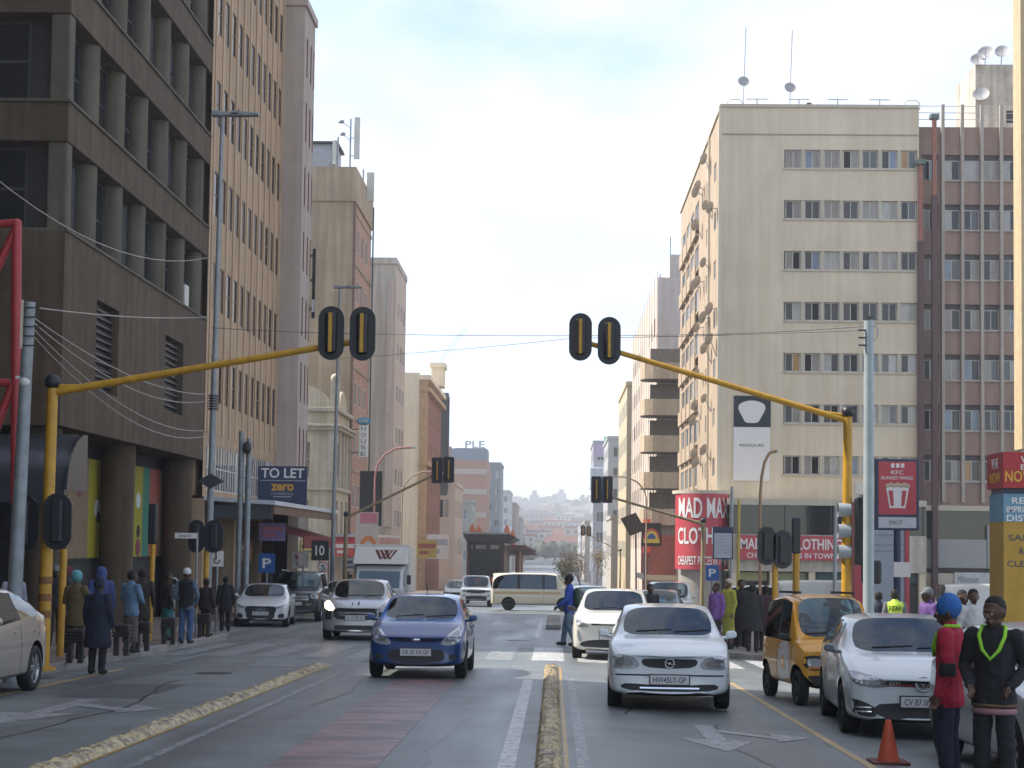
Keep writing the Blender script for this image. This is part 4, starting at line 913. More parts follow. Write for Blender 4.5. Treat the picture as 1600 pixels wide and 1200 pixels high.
# ------------------------------------------------------------------ vehicles
def seethrough(name, tint):
    """tinted car glass: part mirror, part view into the cabin"""
    m = bpy.data.materials.new(name); m.use_nodes = True; n = m.node_tree.nodes; l = m.node_tree.links; n.clear()
    o = n.new('ShaderNodeOutputMaterial'); mx = n.new('ShaderNodeMixShader'); t = n.new('ShaderNodeBsdfTransparent'); gl = n.new('ShaderNodeBsdfGlossy'); fr = n.new('ShaderNodeFresnel')
    t.inputs['Color'].default_value = (*tint, 1); gl.inputs['Roughness'].default_value = .02; gl.inputs['Color'].default_value = (.86,.95,1,1); fr.inputs['IOR'].default_value = 1.75
    l.new(fr.outputs['Fac'], mx.inputs['Fac']); l.new(t.outputs['BSDF'], mx.inputs[1]); l.new(gl.outputs['BSDF'], mx.inputs[2]); l.new(mx.outputs['Shader'], o.inputs['Surface'])
    MATS[name] = m; return m
TYRE = mat('tyre_rubber', (.016, .016, .017), rough=.8, var=.2); RIM = mat('alloy_rim', (.42, .43, .45), rough=.3, metal=.85, var=.1); RIMD = mat('steel_rim_dark', (.05,.05,.055), rough=.4, metal=.6)
WELL = mat('wheel_well', (.01, .01, .011), rough=.9, var=.1); TRIM = mat('black_plastic', (.022, .022, .024), rough=.55, var=.15); CHROME = mat('chrome', (.62,.63,.65), rough=.15, metal=1, var=.03)
CGL = seethrough('car_glass', (.42,.55,.60)); CGLS = seethrough('car_side_glass', (.10,.115,.12))
LAMP = mat('headlamp', (.42, .44, .46), rough=.12, metal=.35, var=.25, scale=25, coat=1); LAMPI = mat('headlamp_inner', (.28,.29,.30), rough=.15, metal=.5, var=.2); INDIC = mat('indicator_amber', (.55,.2,.03), rough=.2, coat=.6); TAILR = mat('tail_lamp', (.3,.015,.015), rough=.2, coat=.6)
PLATE = mat('number_plate', (.62,.62,.60), rough=.5, var=.04); PTXT = mat('plate_print', (.03,.04,.12), rough=.6, var=0); SEAM = mat('panel_gap', (.02,.02,.022), rough=.8, var=0)
GREYI = mat('seat_fabric', (.05,.05,.052), rough=.9, var=.2)
def paint(name, col, metal=.25, rough=.32): return mat('paint_'+name, col, rough=rough, metal=metal, var=.05, scale=1.2, coat=.7)

def decal(bvh, outline, m, name, parent, axis='f', off=.008, thick=.03, step=.06, sx=1):
    bm = bmesh.new()
    vs = [bm.verts.new((a*sx, b, 0)) for a, b in outline]
    try: bm.faces.new(vs)
    except ValueError: bm.free(); return None
    xs = [v.co.x for v in bm.verts]; zs = [v.co.y for v in bm.verts]
    for lo, hi, n in ((min(xs), max(xs), Vector((1,0,0))), (min(zs), max(zs), Vector((0,1,0)))):
        k = int((hi-lo)/step)
        for i in range(1, k+1):
            c = lo+(hi-lo)*i/(k+1); bmesh.ops.bisect_plane(bm, geom=bm.verts[:]+bm.edges[:]+bm.faces[:], plane_co=n*c, plane_no=n)
    bmesh.ops.triangulate(bm, faces=bm.faces[:])
    bnd = [e for e in bm.edges if e.is_boundary]
    d = {'f': Vector((0,1,0)), 'b': Vector((0,-1,0)), 'l': Vector((1,0,0)), 'r': Vector((-1,0,0)), 't': Vector((0,0,-1))}[axis]
    flat = {v: (v.co.x, v.co.y) for v in bm.verts}
    for v in bm.verts:
        a, b = v.co.x, v.co.y
        P = {'f': Vector((a, 0, b)), 'b': Vector((a, 0, b)), 'l': Vector((0, a, b)), 'r': Vector((0, a, b)), 't': Vector((a, b, 0))}[axis] - d*12
        h, nrm, i, dist = bvh.ray_cast(P, d)
        if h is None or (h-P).length > 13.5:
            h, nrm, i, dist = bvh.find_nearest(P + d*(12-({'f':1.9,'b':1.9}.get(axis, .8))))
        v.co = h - d*off
    r = bmesh.ops.extrude_edge_only(bm, edges=bnd)
    for v in r['geom']:
        if isinstance(v, bmesh.types.BMVert): v.co += d*thick
    bmesh.ops.recalc_face_normals(bm, faces=bm.faces[:])
    me = bpy.data.meshes.new(name); bm.to_mesh(me); bm.free(); me.materials.append(m)
    for p in me.polygons: p.use_smooth = False
    return link(name, me, parent)

def spline(pts, n=5):
    out = []; L = len(pts)
    for i in range(L):
        p0, p1, p2, p3 = (Vector(pts[(i+k-1) % L]) for k in range(4))
        for k in range(n):
            t = k/n; out.append(tuple(.5*((2*p1)+(p2-p0)*t+(2*p0-5*p1+4*p2-p3)*t*t+(3*p1-p0-3*p2+p3)*t**3)))
    return out

def wheel_parts(root, x, y, r, wd, side, rim, spokes=5, steer=0):
    if 'wheel_cache' not in globals(): globals()['wheel_cache'] = {}
    k = (round(r,3), round(wd,3), rim.name, spokes)
    if k not in wheel_cache:
        a = MB(); rr = r*.66
        a.lathe([(rr, -wd/2+.02), (rr+.02, -wd/2), (r-.03, -wd/2), (r-.005, -wd/2+.025), (r, 0), (r-.005, wd/2-.025), (r-.03, wd/2), (rr+.02, wd/2), (rr, wd/2-.02)], 'x', 28)
        for i in range(36):
            t = 2*math.pi*i/36; a.bar((-wd*.36, math.cos(t)*r*.998, math.sin(t)*r*.998), (wd*.36, math.cos(t+.05)*r*.998, math.sin(t+.05)*r*.998), .012, .008)
        b = MB(); b.lathe([(rr, wd/2-.02), (rr*.93, wd/2-.03), (rr*.9, wd/2-.07), (rr*.88, -wd/2+.02)], 'x', 24)
        b.lathe([(.0, wd/2-.035), (.055, wd/2-.035), (.06, wd/2-.07)], 'x', 12)
        for i in range(spokes):
            t = 2*math.pi*i/spokes
            for dt in (-.09, .09):
                b.bar((wd/2-.05, math.cos(t+dt*.4)*.04, math.sin(t+dt*.4)*.04), (wd/2-.045, math.cos(t+dt)*rr*.92, math.sin(t+dt)*rr*.92), .045, .035)
        c = MB(); c.lathe([(0, wd/2-.09), (rr*.9, wd/2-.09)], 'x', 24)
        wheel_cache[k] = (a.mesh('tyre', TYRE), b.mesh('rim', rim), c.mesh('brake_disc', WELL))
    ty, ri, bd = wheel_cache[k]
    w = link('wheel', ty, root); w.location = (x, y, r); w.rotation_euler = (0, 0, steer + (0 if side > 0 else math.pi))
    for nm, d in (('rim', ri), ('brake_disc', bd)):
        o = link(nm, d, None); o.parent = w
    return w

def vehicle(name, label, sp, X, Y, rot=0, group=None, cat='car'):
    """front faces -Y at rot 0; X,Y = middle of the vehicle"""
    L, W, H = sp['L'], sp['W'], sp['H']; hw = W/2; zb = sp.get('zb', .2); f0 = -L/2
    slope = math.atan2(gy(Y+1)-gy(Y-1), 2)
    root = thing(name, label, cat, (X, Y, g(X, Y)), rot, group, world=False)
    # follow the slope of the street
    root.rotation_mode = 'XYZ'
    q = Vector((0, -math.sin(slope), math.cos(slope))).rotation_difference(Vector((0,0,1))).inverted() if False else None
    M = Matrix.Rotation(slope, 3, 'X') @ Matrix.Rotation(rot, 3, 'Z'); root.rotation_euler = M.to_euler()
    cw, rf, rr_, nz, cz, bz0, bz1 = sp['cowl'], sp['rooff'], sp['roofr'], sp['nose'], sp['cowlz'], sp['belt0'], sp['belt1']
    tail_z = sp.get('tailz', bz1+.02); rw = sp.get('rw', .74)*hw; gl0 = sp.get('rearbase', L-.12); zm = sp.get('zmid', .5*(zb+bz0)+.08)
    nw = sp.get('nosew', .84); trunk = sp.get('trunk', 0)
    def body(y, k, zb_, zm_, zt, ztop, bow, shr=0):
        h = hw*k; c = [(0, zb_), (h*.86, zb_), (h*.975, zb_+.09), (h, zm_), (h*.955, zt), (h*.885, zt+(ztop-zt)*.45), (h*.80, zt+(ztop-zt)*.8), (h*.38, ztop-.006), (0, ztop)]
        return [(x, y+bow*(x/hw)**2, z) for x, z in c]
    def cab(y, zt, zr, bow, k=1.0, rk=1.0):
        h = hw*k; c = [(0, zb), (h*.86, zb), (h*.975, zb+.09), (h, zm), (h*.945, zt), (rw*rk, zr-.07), (rw*rk*.95, zr-.03), (rw*rk*.5, zr-.004), (0, zr)]
        return [(x, y+bow*(x/hw)**2*(1 if i > 4 else .25), z) for i, (x, z) in enumerate(c)]
    st = []; fb = sp.get('fbow', .16)
    st.append(body(f0, nw, zb+.06, zm-.03, nz-.09, nz-.05, fb*.7))
    st.append(body(f0+.05, nw+.08, zb+.02, zm-.02, nz-.04, nz, fb))
    st.append(body(f0+.24, .97, zb, zm, nz+.02, nz+.06, fb*.8))
    st.append(body(f0+cw*.62, 1.0, zb, zm, nz+.55*(cz-nz), nz+.72*(cz-nz)+.03, fb*.4))
    st.append(body(f0+cw, 1.0, zb, zm, bz0-.01, cz, .22))
    iw = len(st)-1
    bp = sp.get('bpillar', (rf+L-rr_)/2); side = []
    def addcab(y, zt, zr, bow=0, k=1.0, rk=1.0): st.append(cab(f0+y, zt, zr, bow, k, rk))
    lerp = lambda t: bz0+(bz1-bz0)*t; span = (L-rr_)-rf
    bt = lambda y: lerp(min(1, max(0, (y-rf)/span)))
    addcab(rf, bt(rf), H-.04, .16)
    ys = [bp-.045, bp+.045]; segs = ['g', 'p', 'g']
    if sp.get('cpillar'): ys += [sp['cpillar']-.05, sp['cpillar']+.05]; segs += ['p', 'g']
    for y in ys: addcab(y, bt(y), H-(.0 if y < L*.75 else .02), 0)
    addcab(L-rr_, bz1, H-sp.get('roofdrop', .07), -.06, 1.0, .97); ir = len(st)-1
    # rear glass base
    h = hw*.97; yb_ = f0+gl0
    st.append([(x, y-.05*(x/hw)**2, z) for (x, z), y in zip([(0, zb), (h*.86, zb), (h*.975, zb+.09), (h, zm), (h*.95, bz1-.02), (h*.84, tail_z-.04), (h*.72, tail_z-.012), (h*.4, tail_z), (0, tail_z)], [yb_]*9)])
    if trunk: st.append(body(L/2-.1, .95, zb, zm, tail_z-.09, tail_z-.02, -.1))
    st.append(body(L/2-.02, .93, zb+.04, zm, tail_z-.12, tail_z-.06, -.12))
    st.append(body(L/2, .82, zb+.1, zm, tail_z-.22, tail_z-.17, -.1))
    bm = bmesh.new(); cr = bm.edges.layers.float.new('crease_edge'); rings = []
    for s in st:
        right = [bm.verts.new(p) for p in s]
        left = [right[0]] + [bm.verts.new((-p[0], p[1], p[2])) for p in s[1:8]] + [right[8]]
        rings.append((right, left))
    def quad(a, mi):
        a2 = []
        for v in a:
            if v not in a2: a2.append(v)
        f = bm.faces.new(a2); f.material_index = mi; f.smooth = True
    for i in range(len(rings)-1):
        for sd_ in (0, 1):
            A, B = rings[i][sd_], rings[i+1][sd_]
            for j in range(8):
                mi = 0
                if j == 0: mi = 5
                if i == iw and j >= 6: mi = 1
                if i == ir and j >= 6 and not sp.get('norear'): mi = 4
                if j == 4 and iw < i < ir:
                    k = i-iw-1
                    mi = 3 if segs[k] == 'g' else 5
                    if sp.get('panel') and k >= sp['panel']: mi = 0
                if j == 4 and i == ir and sp.get('quarter'): mi = 3
                quad((A[j], B[j], B[j+1], A[j+1]) if sd_ == 0 else (A[j+1], B[j+1], B[j], A[j]), mi)
    for ring, fl in ((rings[0], 1), (rings[-1], -1)):
        Rr, Ll = ring
        quad((Rr[1], Rr[0], Ll[1]), 0)
        for j in range(1, 7): quad((Rr[j], Ll[j], Ll[j+1], Rr[j+1]), 0)
        quad((Rr[7], Ll[7], Rr[8]), 0)
    for e in bm.edges:
        ms = {f.material_index for f in e.link_faces}
        if len(ms) > 1 and ms & {1, 3, 4}: e[cr] = .95
    for i, (Rr, Ll) in enumerate(rings):
        for a, b in zip(rings[i:i+2], rings[i+1:i+2]):
            for sd_ in (0, 1):
                for j, c in ((4, .55), (5, .35), (2, .4), (3, .25)):
                    e = bm.edges.get((a[sd_][j], b[sd_][j]))
                    if e: e[cr] = max(e[cr], sp.get('crease', c) if j == 5 else c)
    bmesh.ops.recalc_face_normals(bm, faces=bm.faces[:])
    me = bpy.data.meshes.new('cage'); bm.to_mesh(me); bm.free()
    PM = sp['paint']; ML = [PM, CGL, WELL, CGLS, CGL, TRIM]
    for m in ML: me.materials.append(m)
    ob = bpy.data.objects.new('cage', me)
    md = ob.modifiers.new('s', 'SUBSURF'); md.levels = 2; md.render_levels = 2
    wr = sp.get('wr', .31); wd = sp.get('wd', .2); yf = f0+sp.get('fo', .78); yr = L/2-sp.get('ro', .72)
    cut = MB()
    for y in (yf, yr):
        for s in (-1, 1): cut.cyl((s*(hw-.3), y, wr+.02), (s*(hw+.2), y, wr+.02), wr+sp.get('archgap', .05), n=28, mi=2); 
    cme = cut.mesh('cut', ML); co = bpy.data.objects.new('cut', cme)
    mb_ = ob.modifiers.new('b', 'BOOLEAN'); mb_.object = co; mb_.operation = 'DIFFERENCE'; mb_.solver = 'EXACT'
    fin = baked(ob, co)
    bvh = BVHTree.FromPolygons([v.co.copy() for v in fin.vertices], [tuple(p.vertices) for p in fin.polygons])
    names = {0: 'body', 1: 'windshield', 2: 'wheel_well', 3: 'side_window', 4: 'rear_window', 5: 'underbody_trim'}
    # split side windows left/right
    groups = {}
    for p in fin.polygons:
        mi = p.material_index; key = (mi, (1 if p.center.x > 0 else -1) if mi == 3 else ((1 if p.center.x > 0 else 2) + (2 if p.center.y > 0 else 0)) if mi == 2 else 0); groups.setdefault(key, []).append(p)
    for (mi, s), ps in sorted(groups.items()):
        idx = {}; vs = []; fs = []
        for p in ps:
            f = []
            for v in p.vertices:
                if v not in idx: idx[v] = len(vs); vs.append(fin.vertices[v].co.copy())
                f.append(idx[v])
            fs.append(f)
        me2 = bpy.data.meshes.new(names[mi]); me2.from_pydata(vs, [], fs); me2.materials.append(ML[mi])
        for p in me2.polygons: p.use_smooth = mi != 2
        link(names[mi], me2, root)
    # cabin: dashboard, steering wheel, seats
    q = MB(); q.box(-hw*.80, f0+cw+.12, bz0-.28, hw*.80, f0+rf+.05, bz0-.02); q.build('dashboard', GREYI, root, bevel=.05)
    q = MB(); ys_ = f0+rf+.12; q.tube([(-.36+.17*math.cos(R(a_)), ys_+.06*math.sin(R(a_)), bz0+.0+.16*math.sin(R(a_))) for a_ in range(0, 361, 30)], .014, 5); q.build('steering_wheel', TRIM, root)
    for sx_ in (-1, 1):
        yb0 = f0+rf+.62; q = MB(); q.prism([(sx_*.36-.23, yb0, bz0-.45), (sx_*.36-.23, yb0+.12, bz0+.14), (sx_*.36-.23, yb0+.22, bz0+.14), (sx_*.36-.23, yb0+.14, bz0-.45)], (.46, 0, 0)); q.build('seat', GREYI, root, bevel=.04)
        q = MB(); q.box(sx_*.36-.12, yb0+.14, bz0+.17, sx_*.36+.12, yb0+.22, min(bz0+.36, H-.12)); q.build('headrest', GREYI, root, bevel=.03)
    if L-rr_ > rf+1.3: q = MB(); q.prism([(-hw*.76, f0+L-rr_-.45, bz0-.4), (-hw*.76, f0+L-rr_-.3, bz0+.1), (-hw*.76, f0+L-rr_-.2, bz0+.1), (-hw*.76, f0+L-rr_-.3, bz0-.4)], (hw*1.52, 0, 0)); q.build('rear_seat', GREYI, root, bevel=.04)
    q = MB(); q.box(-.09, f0+rf+.02, H-.19, .09, f0+rf+.05, H-.12); q.build('rear_view_mirror', TRIM, root)
    q = MB(); q.box(-hw*.84, f0+cw+.1, bz0-.62, hw*.84, f0+L-rr_, bz0-.58); q.build('cabin_floor', GREYI, root)
    for y in (yf, yr):
        for s in (-1, 1): wheel_parts(root, s*(hw-wd/2-.015), y, wr, wd, s, sp.get('rim', RIM), sp.get('spokes', 5))
    D = lambda *a, **k: decal(bvh, *a, root, **k)
    mir = lambda pts: [(-a, b) for a, b in pts]
    # lamps
    if 'lamp' in sp:
        for k, s in enumerate((1, -1)):
            pts = spline(sp['lamp'], 4); pts = pts if s > 0 else mir(pts)
            lm = sp.get('lampm', LAMP) if not (sp.get('lit') and s < 0) else sp['lit']
            o = D(pts, lm, 'headlight', off=.006)
            cx = sum(a for a, b in pts)/len(pts); cz_ = sum(b for a, b in pts)/len(pts)
            inn = [(cx+(a-cx)*.62, cz_+(b-cz_)*.6) for a, b in pts]
            i2 = decal(bvh, inn, sp.get('lampi', LAMPI) if not (sp.get('lit') and s < 0) else sp['lit'], 'reflector', root, off=.011, thick=.004)
            if i2 and o: i2.parent = o
    for nm, pts, m, off in sp.get('front', ()):
        for s in ((1, -1) if nm.endswith('*') else (1,)):
            D(pts if s > 0 else mir(pts), m, nm.rstrip('*'), off=off, thick=.02)
    for nm, pts, m, off in sp.get('rear', ()):
        for s in ((1, -1) if nm.endswith('*') else (1,)):
            D(pts if s > 0 else mir(pts), m, nm.rstrip('*'), axis='b', off=off, thick=.02)
    if 'plate' in sp:
        z, tx = sp['plate']; h, nrm, i, d = bvh.ray_cast(Vector((0, -10, z)), Vector((0, 1, 0)))
        yq = h.y-.03 if h else f0
        q = MB(); q.box(-.26, yq, z-.06, .26, yq+.03, z+.06); po = q.build('number_plate', PLATE, root)
        q = MB(); q.box(-.275, yq+.003, z-.075, .275, yq+.035, z+.075); po2 = q.build('plate_frame', TRIM, root)
        if tx:
            t = text('plate_text', tx, (0, yq-.001, z), (1,0,0), (0,0,1), .44, .075, PTXT, None, .003); t.parent = po
    # seams and handles on the flanks
    if not sp.get('noseam'):
        for s, ax in ((1, 'r'), (-1, 'l')):
            for y in sp.get('seams', (f0+cw+.12, f0+bp, f0+L-rr_-.1)):
                D([(y-.006, zb+.12), (y+.006, zb+.12), (y+.006, bz0-.01), (y-.006, bz0-.01)], SEAM, 'door_seam', axis=ax, off=.002, thick=.004, step=.1)
            for y in (f0+bp-.2, f0+L-rr_-.25):
                D(rrect(y-.09, bz0-.12, y+.09, bz0-.085, .015), sp.get('handle', PM), 'door_handle', axis=ax, off=.02, thick=.03)
    # mirrors
    if not sp.get('nomirror'):
        for s in (1, -1):
            q = MB(); mx_ = s*(hw+.06); my = f0+cw+sp.get('mirrory', .32); mz = bz0+.08
            q.prism([(mx_+s*a*.85-s*.02, my-.045, mz+b_*.85) for a, b_ in ((-.075, -.055), (.07, -.06), (.115, -.02), (.10, .05), (.05, .07), (-.06, .06))], (0, .09, 0)); q.bar((s*(hw*.90), my+.01, mz-.045), (mx_, my+.01, mz-.035), .05, .05)
            q.build('wing_mirror', sp.get('mirror', PM), root, bevel=.025)
    if not sp.get('nowiper'):
        h, n_, i, d = bvh.ray_cast(Vector((.1, -10, cz+.07)), Vector((0,1,0)))
        if h:
            for x0 in (-.45, .1):
                pts = []
                for t in frange(0, 1, .25):
                    P = Vector((x0+.5*t, -10, cz+.05+.03*t)); h2, *_ = bvh.ray_cast(P, Vector((0,1,0)))
                    if h2: pts.append(h2+Vector((0, -.012, 0)))
                if len(pts) > 1: q = MB(); q.tube(pts, .009, 5); q.build('wiper', TRIM, root)
    return root, bvh, dict(f0=f0, L=L, hw=hw, H=H, yf=yf, yr=yr, zb=zb)

def badge_ring(root, bvh, x, z, r, m, inner=None, name='badge'):
    h, n_, i, d = bvh.ray_cast(Vector((x, -10, z)), Vector((0,1,0)))
    if not h: return
    q = MB(); y = h.y-.012
    q.tube([(x+r*math.cos(2*math.pi*k/20), y, z+r*math.sin(2*math.pi*k/20)) for k in range(21)], r*.13, 6)
    for a, b in inner or (): q.bar((x+a[0]*r, y, z+a[1]*r), (x+b[0]*r, y, z+b[1]*r), r*.16, r*.1)
    q.build(name, m, root)

BLUE = paint('blue', (.003, .038, .165), .15); WHT1 = paint('white', (.60,.62,.62), 0, .3); WHT2 = paint('cream_white', (.66,.645,.58), 0, .3); ICE = paint('ice_silver', (.70,.76,.78), 0, .3); SILV = paint('silver', (.36,.37,.38), .6, .3); BLK = paint('black', (.012,.013,.015), .2); ORG = paint('orange', (.70,.32,.012), 0, .4); GRYB = paint('grey_blue', (.22,.28,.34), .4); CHAMP = paint('champagne', (.40,.36,.31), .5, .28); VANC = paint('van_cream', (.60,.55,.42), 0, .45)
WARM = mat('headlamp_lit', (.8,.6,.4), rough=.2, emit=(1.0, .72, .42), estr=6.0, var=0)
# --- blue hatchback
sp = dict(L=3.8, W=1.69, H=1.43, cowl=.98, rooff=1.68, roofr=.42, nose=.74, cowlz=.99, belt0=.93, belt1=1.02, fo=.78, ro=.58, wr=.29, paint=BLUE, mirror=BLUE, rim=RIMD,
  lamp=[(.42,.60),(.60,.58),(.74,.66),(.77,.86),(.70,.88),(.55,.76)],
  front=[('grille', rrect(-.36,.64,.36,.68,.018), TRIM, .006), ('lower_intake', spline([(-.40,.30),(.40,.30),(.46,.47),(.3,.50),(-.3,.50),(-.46,.47)],3), TRIM, .006), ('fog_lamp*', rrect(.56,.33,.70,.42,.03), TRIM, .006), ('bumper_crease', rrect(-.7,.25,.7,.275,.01), SEAM, .004)],
  plate=(.455, 'DK 42 VX GP'), seams=(-.78, .12, .95))
r_, bv, inf = vehicle('blue_hatchback', 'metallic blue hatchback driving towards the camera in the bus lane', sp, -2.32, 30.0)
h, *_ = bv.ray_cast(Vector((0,-10,.665)), Vector((0,1,0)))
q = MB(); q.sphere((0, h.y-.012, .665), .085, n=16, sc=(1, .18, .42)); q.build('oval_badge', CHROME, r_)
q = MB(); q.cyl((0, 1.5-.9, 1.42), (0, 1.3-.9, 1.62), .008, n=5); q.build('aerial', TRIM, r_)
# --- pale hatchback, right lane (nearest moving car)
sp = dict(L=4.1, W=1.71, H=1.43, cowl=1.12, rooff=1.86, roofr=.45, nose=.80, cowlz=1.0, belt0=.93, belt1=1.0, fo=.86, ro=.64, wr=.30, paint=ICE, rim=RIMD, handle=ICE,
  lamp=[(.42,.60),(.60,.575),(.76,.59),(.79,.70),(.68,.765),(.46,.715)],
  front=[('grille', spline([(-.28,.60),(.28,.60),(.37,.70),(.2,.715),(-.2,.715),(-.37,.70)],3), TRIM, .006), ('lower_intake', spline([(-.52,.29),(.52,.29),(.60,.38),(0,.355),(-.60,.38)],3), TRIM, .006), ('chrome_strip', rrect(-.40,.315,.40,.335,.008), CHROME, .012), ('bumper_strip', rrect(-.78,.485,.78,.505,.008), SEAM, .004)],
  plate=(.435, 'HW45LY-GP'))
r_, bv, inf = vehicle('ice_hatchback', 'pale silver hatchback driving towards the camera in the right-hand lane', sp, 1.66, 24.6, R(-2.5))
badge_ring(r_, bv, 0, .655, .062, CHROME, [((-1.2, .12), (.3, .12)), ((-.3, -.12), (1.2, -.12)), ((.3,.12),(-.3,-.12))])
# --- white crossover, waiting behind it
sp = dict(L=4.36, W=1.8, H=1.55, cowl=1.15, rooff=1.95, roofr=.5, nose=.84, cowlz=1.06, belt0=1.02, belt1=1.16, fo=.88, ro=.8, wr=.34, paint=WHT2, mirror=TRIM,
  lamp=[(.50,.74),(.70,.72),(.84,.82),(.84,.90),(.66,.86)], lampm=LAMP,
  front=[('grille', rrect(-.45,.76,.45,.80,.015), TRIM, .006), ('lower_intake', spline([(-.62,.30),(.62,.30),(.50,.44),(-.50,.44)],3), TRIM, .006), ('fog_lamp*', spline([(.66,.46),(.72,.42),(.76,.62),(.72,.64)],3), LAMP, .006), ('skid_plate', rrect(-.6,.235,.6,.27,.01), CHROME, .01)], plate=(.52, 'FL 83 NC GP'))
vehicle('white_crossover', 'white crossover waiting behind the pale hatchback at the zebra crossing', sp, 1.38, 38.2, R(-3))
# --- silver suv with lit headlamp
sp = dict(L=4.37, W=1.84, H=1.64, cowl=1.12, rooff=1.85, roofr=.45, nose=.90, cowlz=1.12, belt0=1.07, belt1=1.16, fo=.88, ro=.8, wr=.34, paint=SILV, lit=WARM,
  lamp=[(.55,.82),(.72,.80),(.84,.90),(.85,1.02),(.76,1.04),(.62,.93)],
  front=[('grille', spline([(-.48,.56),(.48,.56),(.56,.80),(.50,.84),(-.50,.84),(-.56,.80)],3), TRIM, .008), ('grille_slat', rrect(-.46,.72,.46,.74,.008), CHROME, .014), ('grille_slat', rrect(-.44,.66,.44,.675,.006), CHROME, .014), ('fog_lamp*', rrect(.62,.54,.80,.76,.04), TRIM, .007), ('lower_intake', rrect(-.55,.28,.55,.40,.03), TRIM, .007), ('skid_plate', rrect(-.5,.24,.5,.275,.01), CHROME, .012)], plate=(.605, 'CL 50 MP GP'))
r_, bv, inf = vehicle('silver_suv', 'silver suv with one lit headlamp left of the blue hatchback', sp, -5.35, 46.4, R(2))
h, *_ = bv.ray_cast(Vector((0,-10,.965)), Vector((0,1,0)))
q = MB(); q.tube([(-.09, h.y-.015, 1.0), (-.08, h.y-.02, .94), (0, h.y-.02, .92), (.06, h.y-.015, .96), (.10, h.y-.01, 1.02)], .02, 6); q.build('badge', TRIM, r_)
# --- parked cars left
sp = dict(L=4.46, W=1.8, H=1.42, cowl=1.22, rooff=2.0, roofr=1.05, rearbase=3.95, trunk=1, tailz=1.02, nose=.72, cowlz=.98, belt0=.94, belt1=1.0, fo=.88, ro=.9, wr=.32, paint=WHT1,
  lamp=[(.50,.62),(.70,.63),(.82,.70),(.80,.76),(.62,.70)],
  front=[('grille', spline([(-.36,.26),(.36,.26),(.46,.44),(.44,.66),(-.44,.66),(-.46,.44)],3), TRIM, .008), ('side_intake*', spline([(.58,.30),(.76,.32),(.74,.44),(.60,.42)],3), TRIM, .008), ('splitter', rrect(-.7,.22,.7,.245,.01), CHROME, .012)], plate=(.44, 'DB 17 HL GP'))
r_, bv, inf = vehicle('white_sedan', 'white sedan parked at the left kerb with wide black grille', sp, -9.75, 56.4, R(5))
for k in range(4): badge_ring(r_, bv, -.105+k*.07, .585, .045, CHROME)
sp = dict(L=4.8, W=1.89, H=1.86, cowl=1.25, rooff=1.75, roofr=.25, nose=1.06, cowlz=1.2, belt0=1.15, belt1=1.2, fo=.88, ro=.95, wr=.39, wd=.25, paint=BLK, cpillar=3.75, rw=.82, zb=.3, quarter=1, mirror=CHROME,
  lamp=[(.58,.86),(.82,.86),(.86,1.0),(.60,1.02)], front=[('grille', rrect(-.5,.78,.5,1.02,.03), CHROME, .01), ('grille_bar', rrect(-.46,.84,.46,.87,.01), TRIM, .016), ('lower_intake', rrect(-.6,.42,.6,.58,.03), TRIM, .008)], plate=(.66, 'BX 08 RT GP'))
r_, bv, inf = vehicle('black_offroader', 'black offroader with pale pillars parked behind the white sedan', sp, -9.6, 63.2, R(3))
q = MB(); q.box(-.7, -.4, 1.86, -.66, 2.0, 1.9); q.box(.66, -.4, 1.86, .7, 2.0, 1.9); q.build('roof_rails', CHROME, r_)
sp = dict(L=4.2, W=1.75, H=1.5, cowl=1.1, rooff=1.8, roofr=.45, nose=.76, cowlz=1.0, belt0=.95, belt1=1.05, paint=WHT1, lamp=[(.45,.64),(.70,.64),(.76,.76),(.5,.74)], front=[('grille', rrect(-.35,.6,.35,.68,.02), TRIM, .007), ('lower_intake', rrect(-.5,.28,.5,.42,.03), TRIM, .007)], plate=(.5, ''), lit=WARM)
vehicle('white_hatchback', 'white hatchback with headlamp on behind the black offroader', sp, -8.9, 70.5, R(2))
# --- champagne car at the left edge (rear half in view)
sp = dict(L=4.15, W=1.77, H=1.52, cowl=1.1, rooff=1.8, roofr=.5, nose=.78, cowlz=1.0, belt0=.97, belt1=1.1, fo=.8, ro=.72, wr=.33, paint=CHAMP, spokes=6, mirror=CHAMP, roofdrop=.12, rw=.70, lamp=[(.45,.64),(.70,.64),(.78,.80),(.5,.74)], front=[('grille', rrect(-.35,.6,.35,.68,.02), TRIM, .007), ('lower_intake', rrect(-.5,.28,.5,.42,.03), TRIM, .007)], plate=(.5, ''), rear=[('tail_lamp*', rrect(.55,.85,.8,1.02,.03), TAILR, .008)])
vehicle('champagne_hatchback', 'champagne coloured hatchback at the left edge parked beside the yellow pole', sp, -8.42, 22.9, 0)
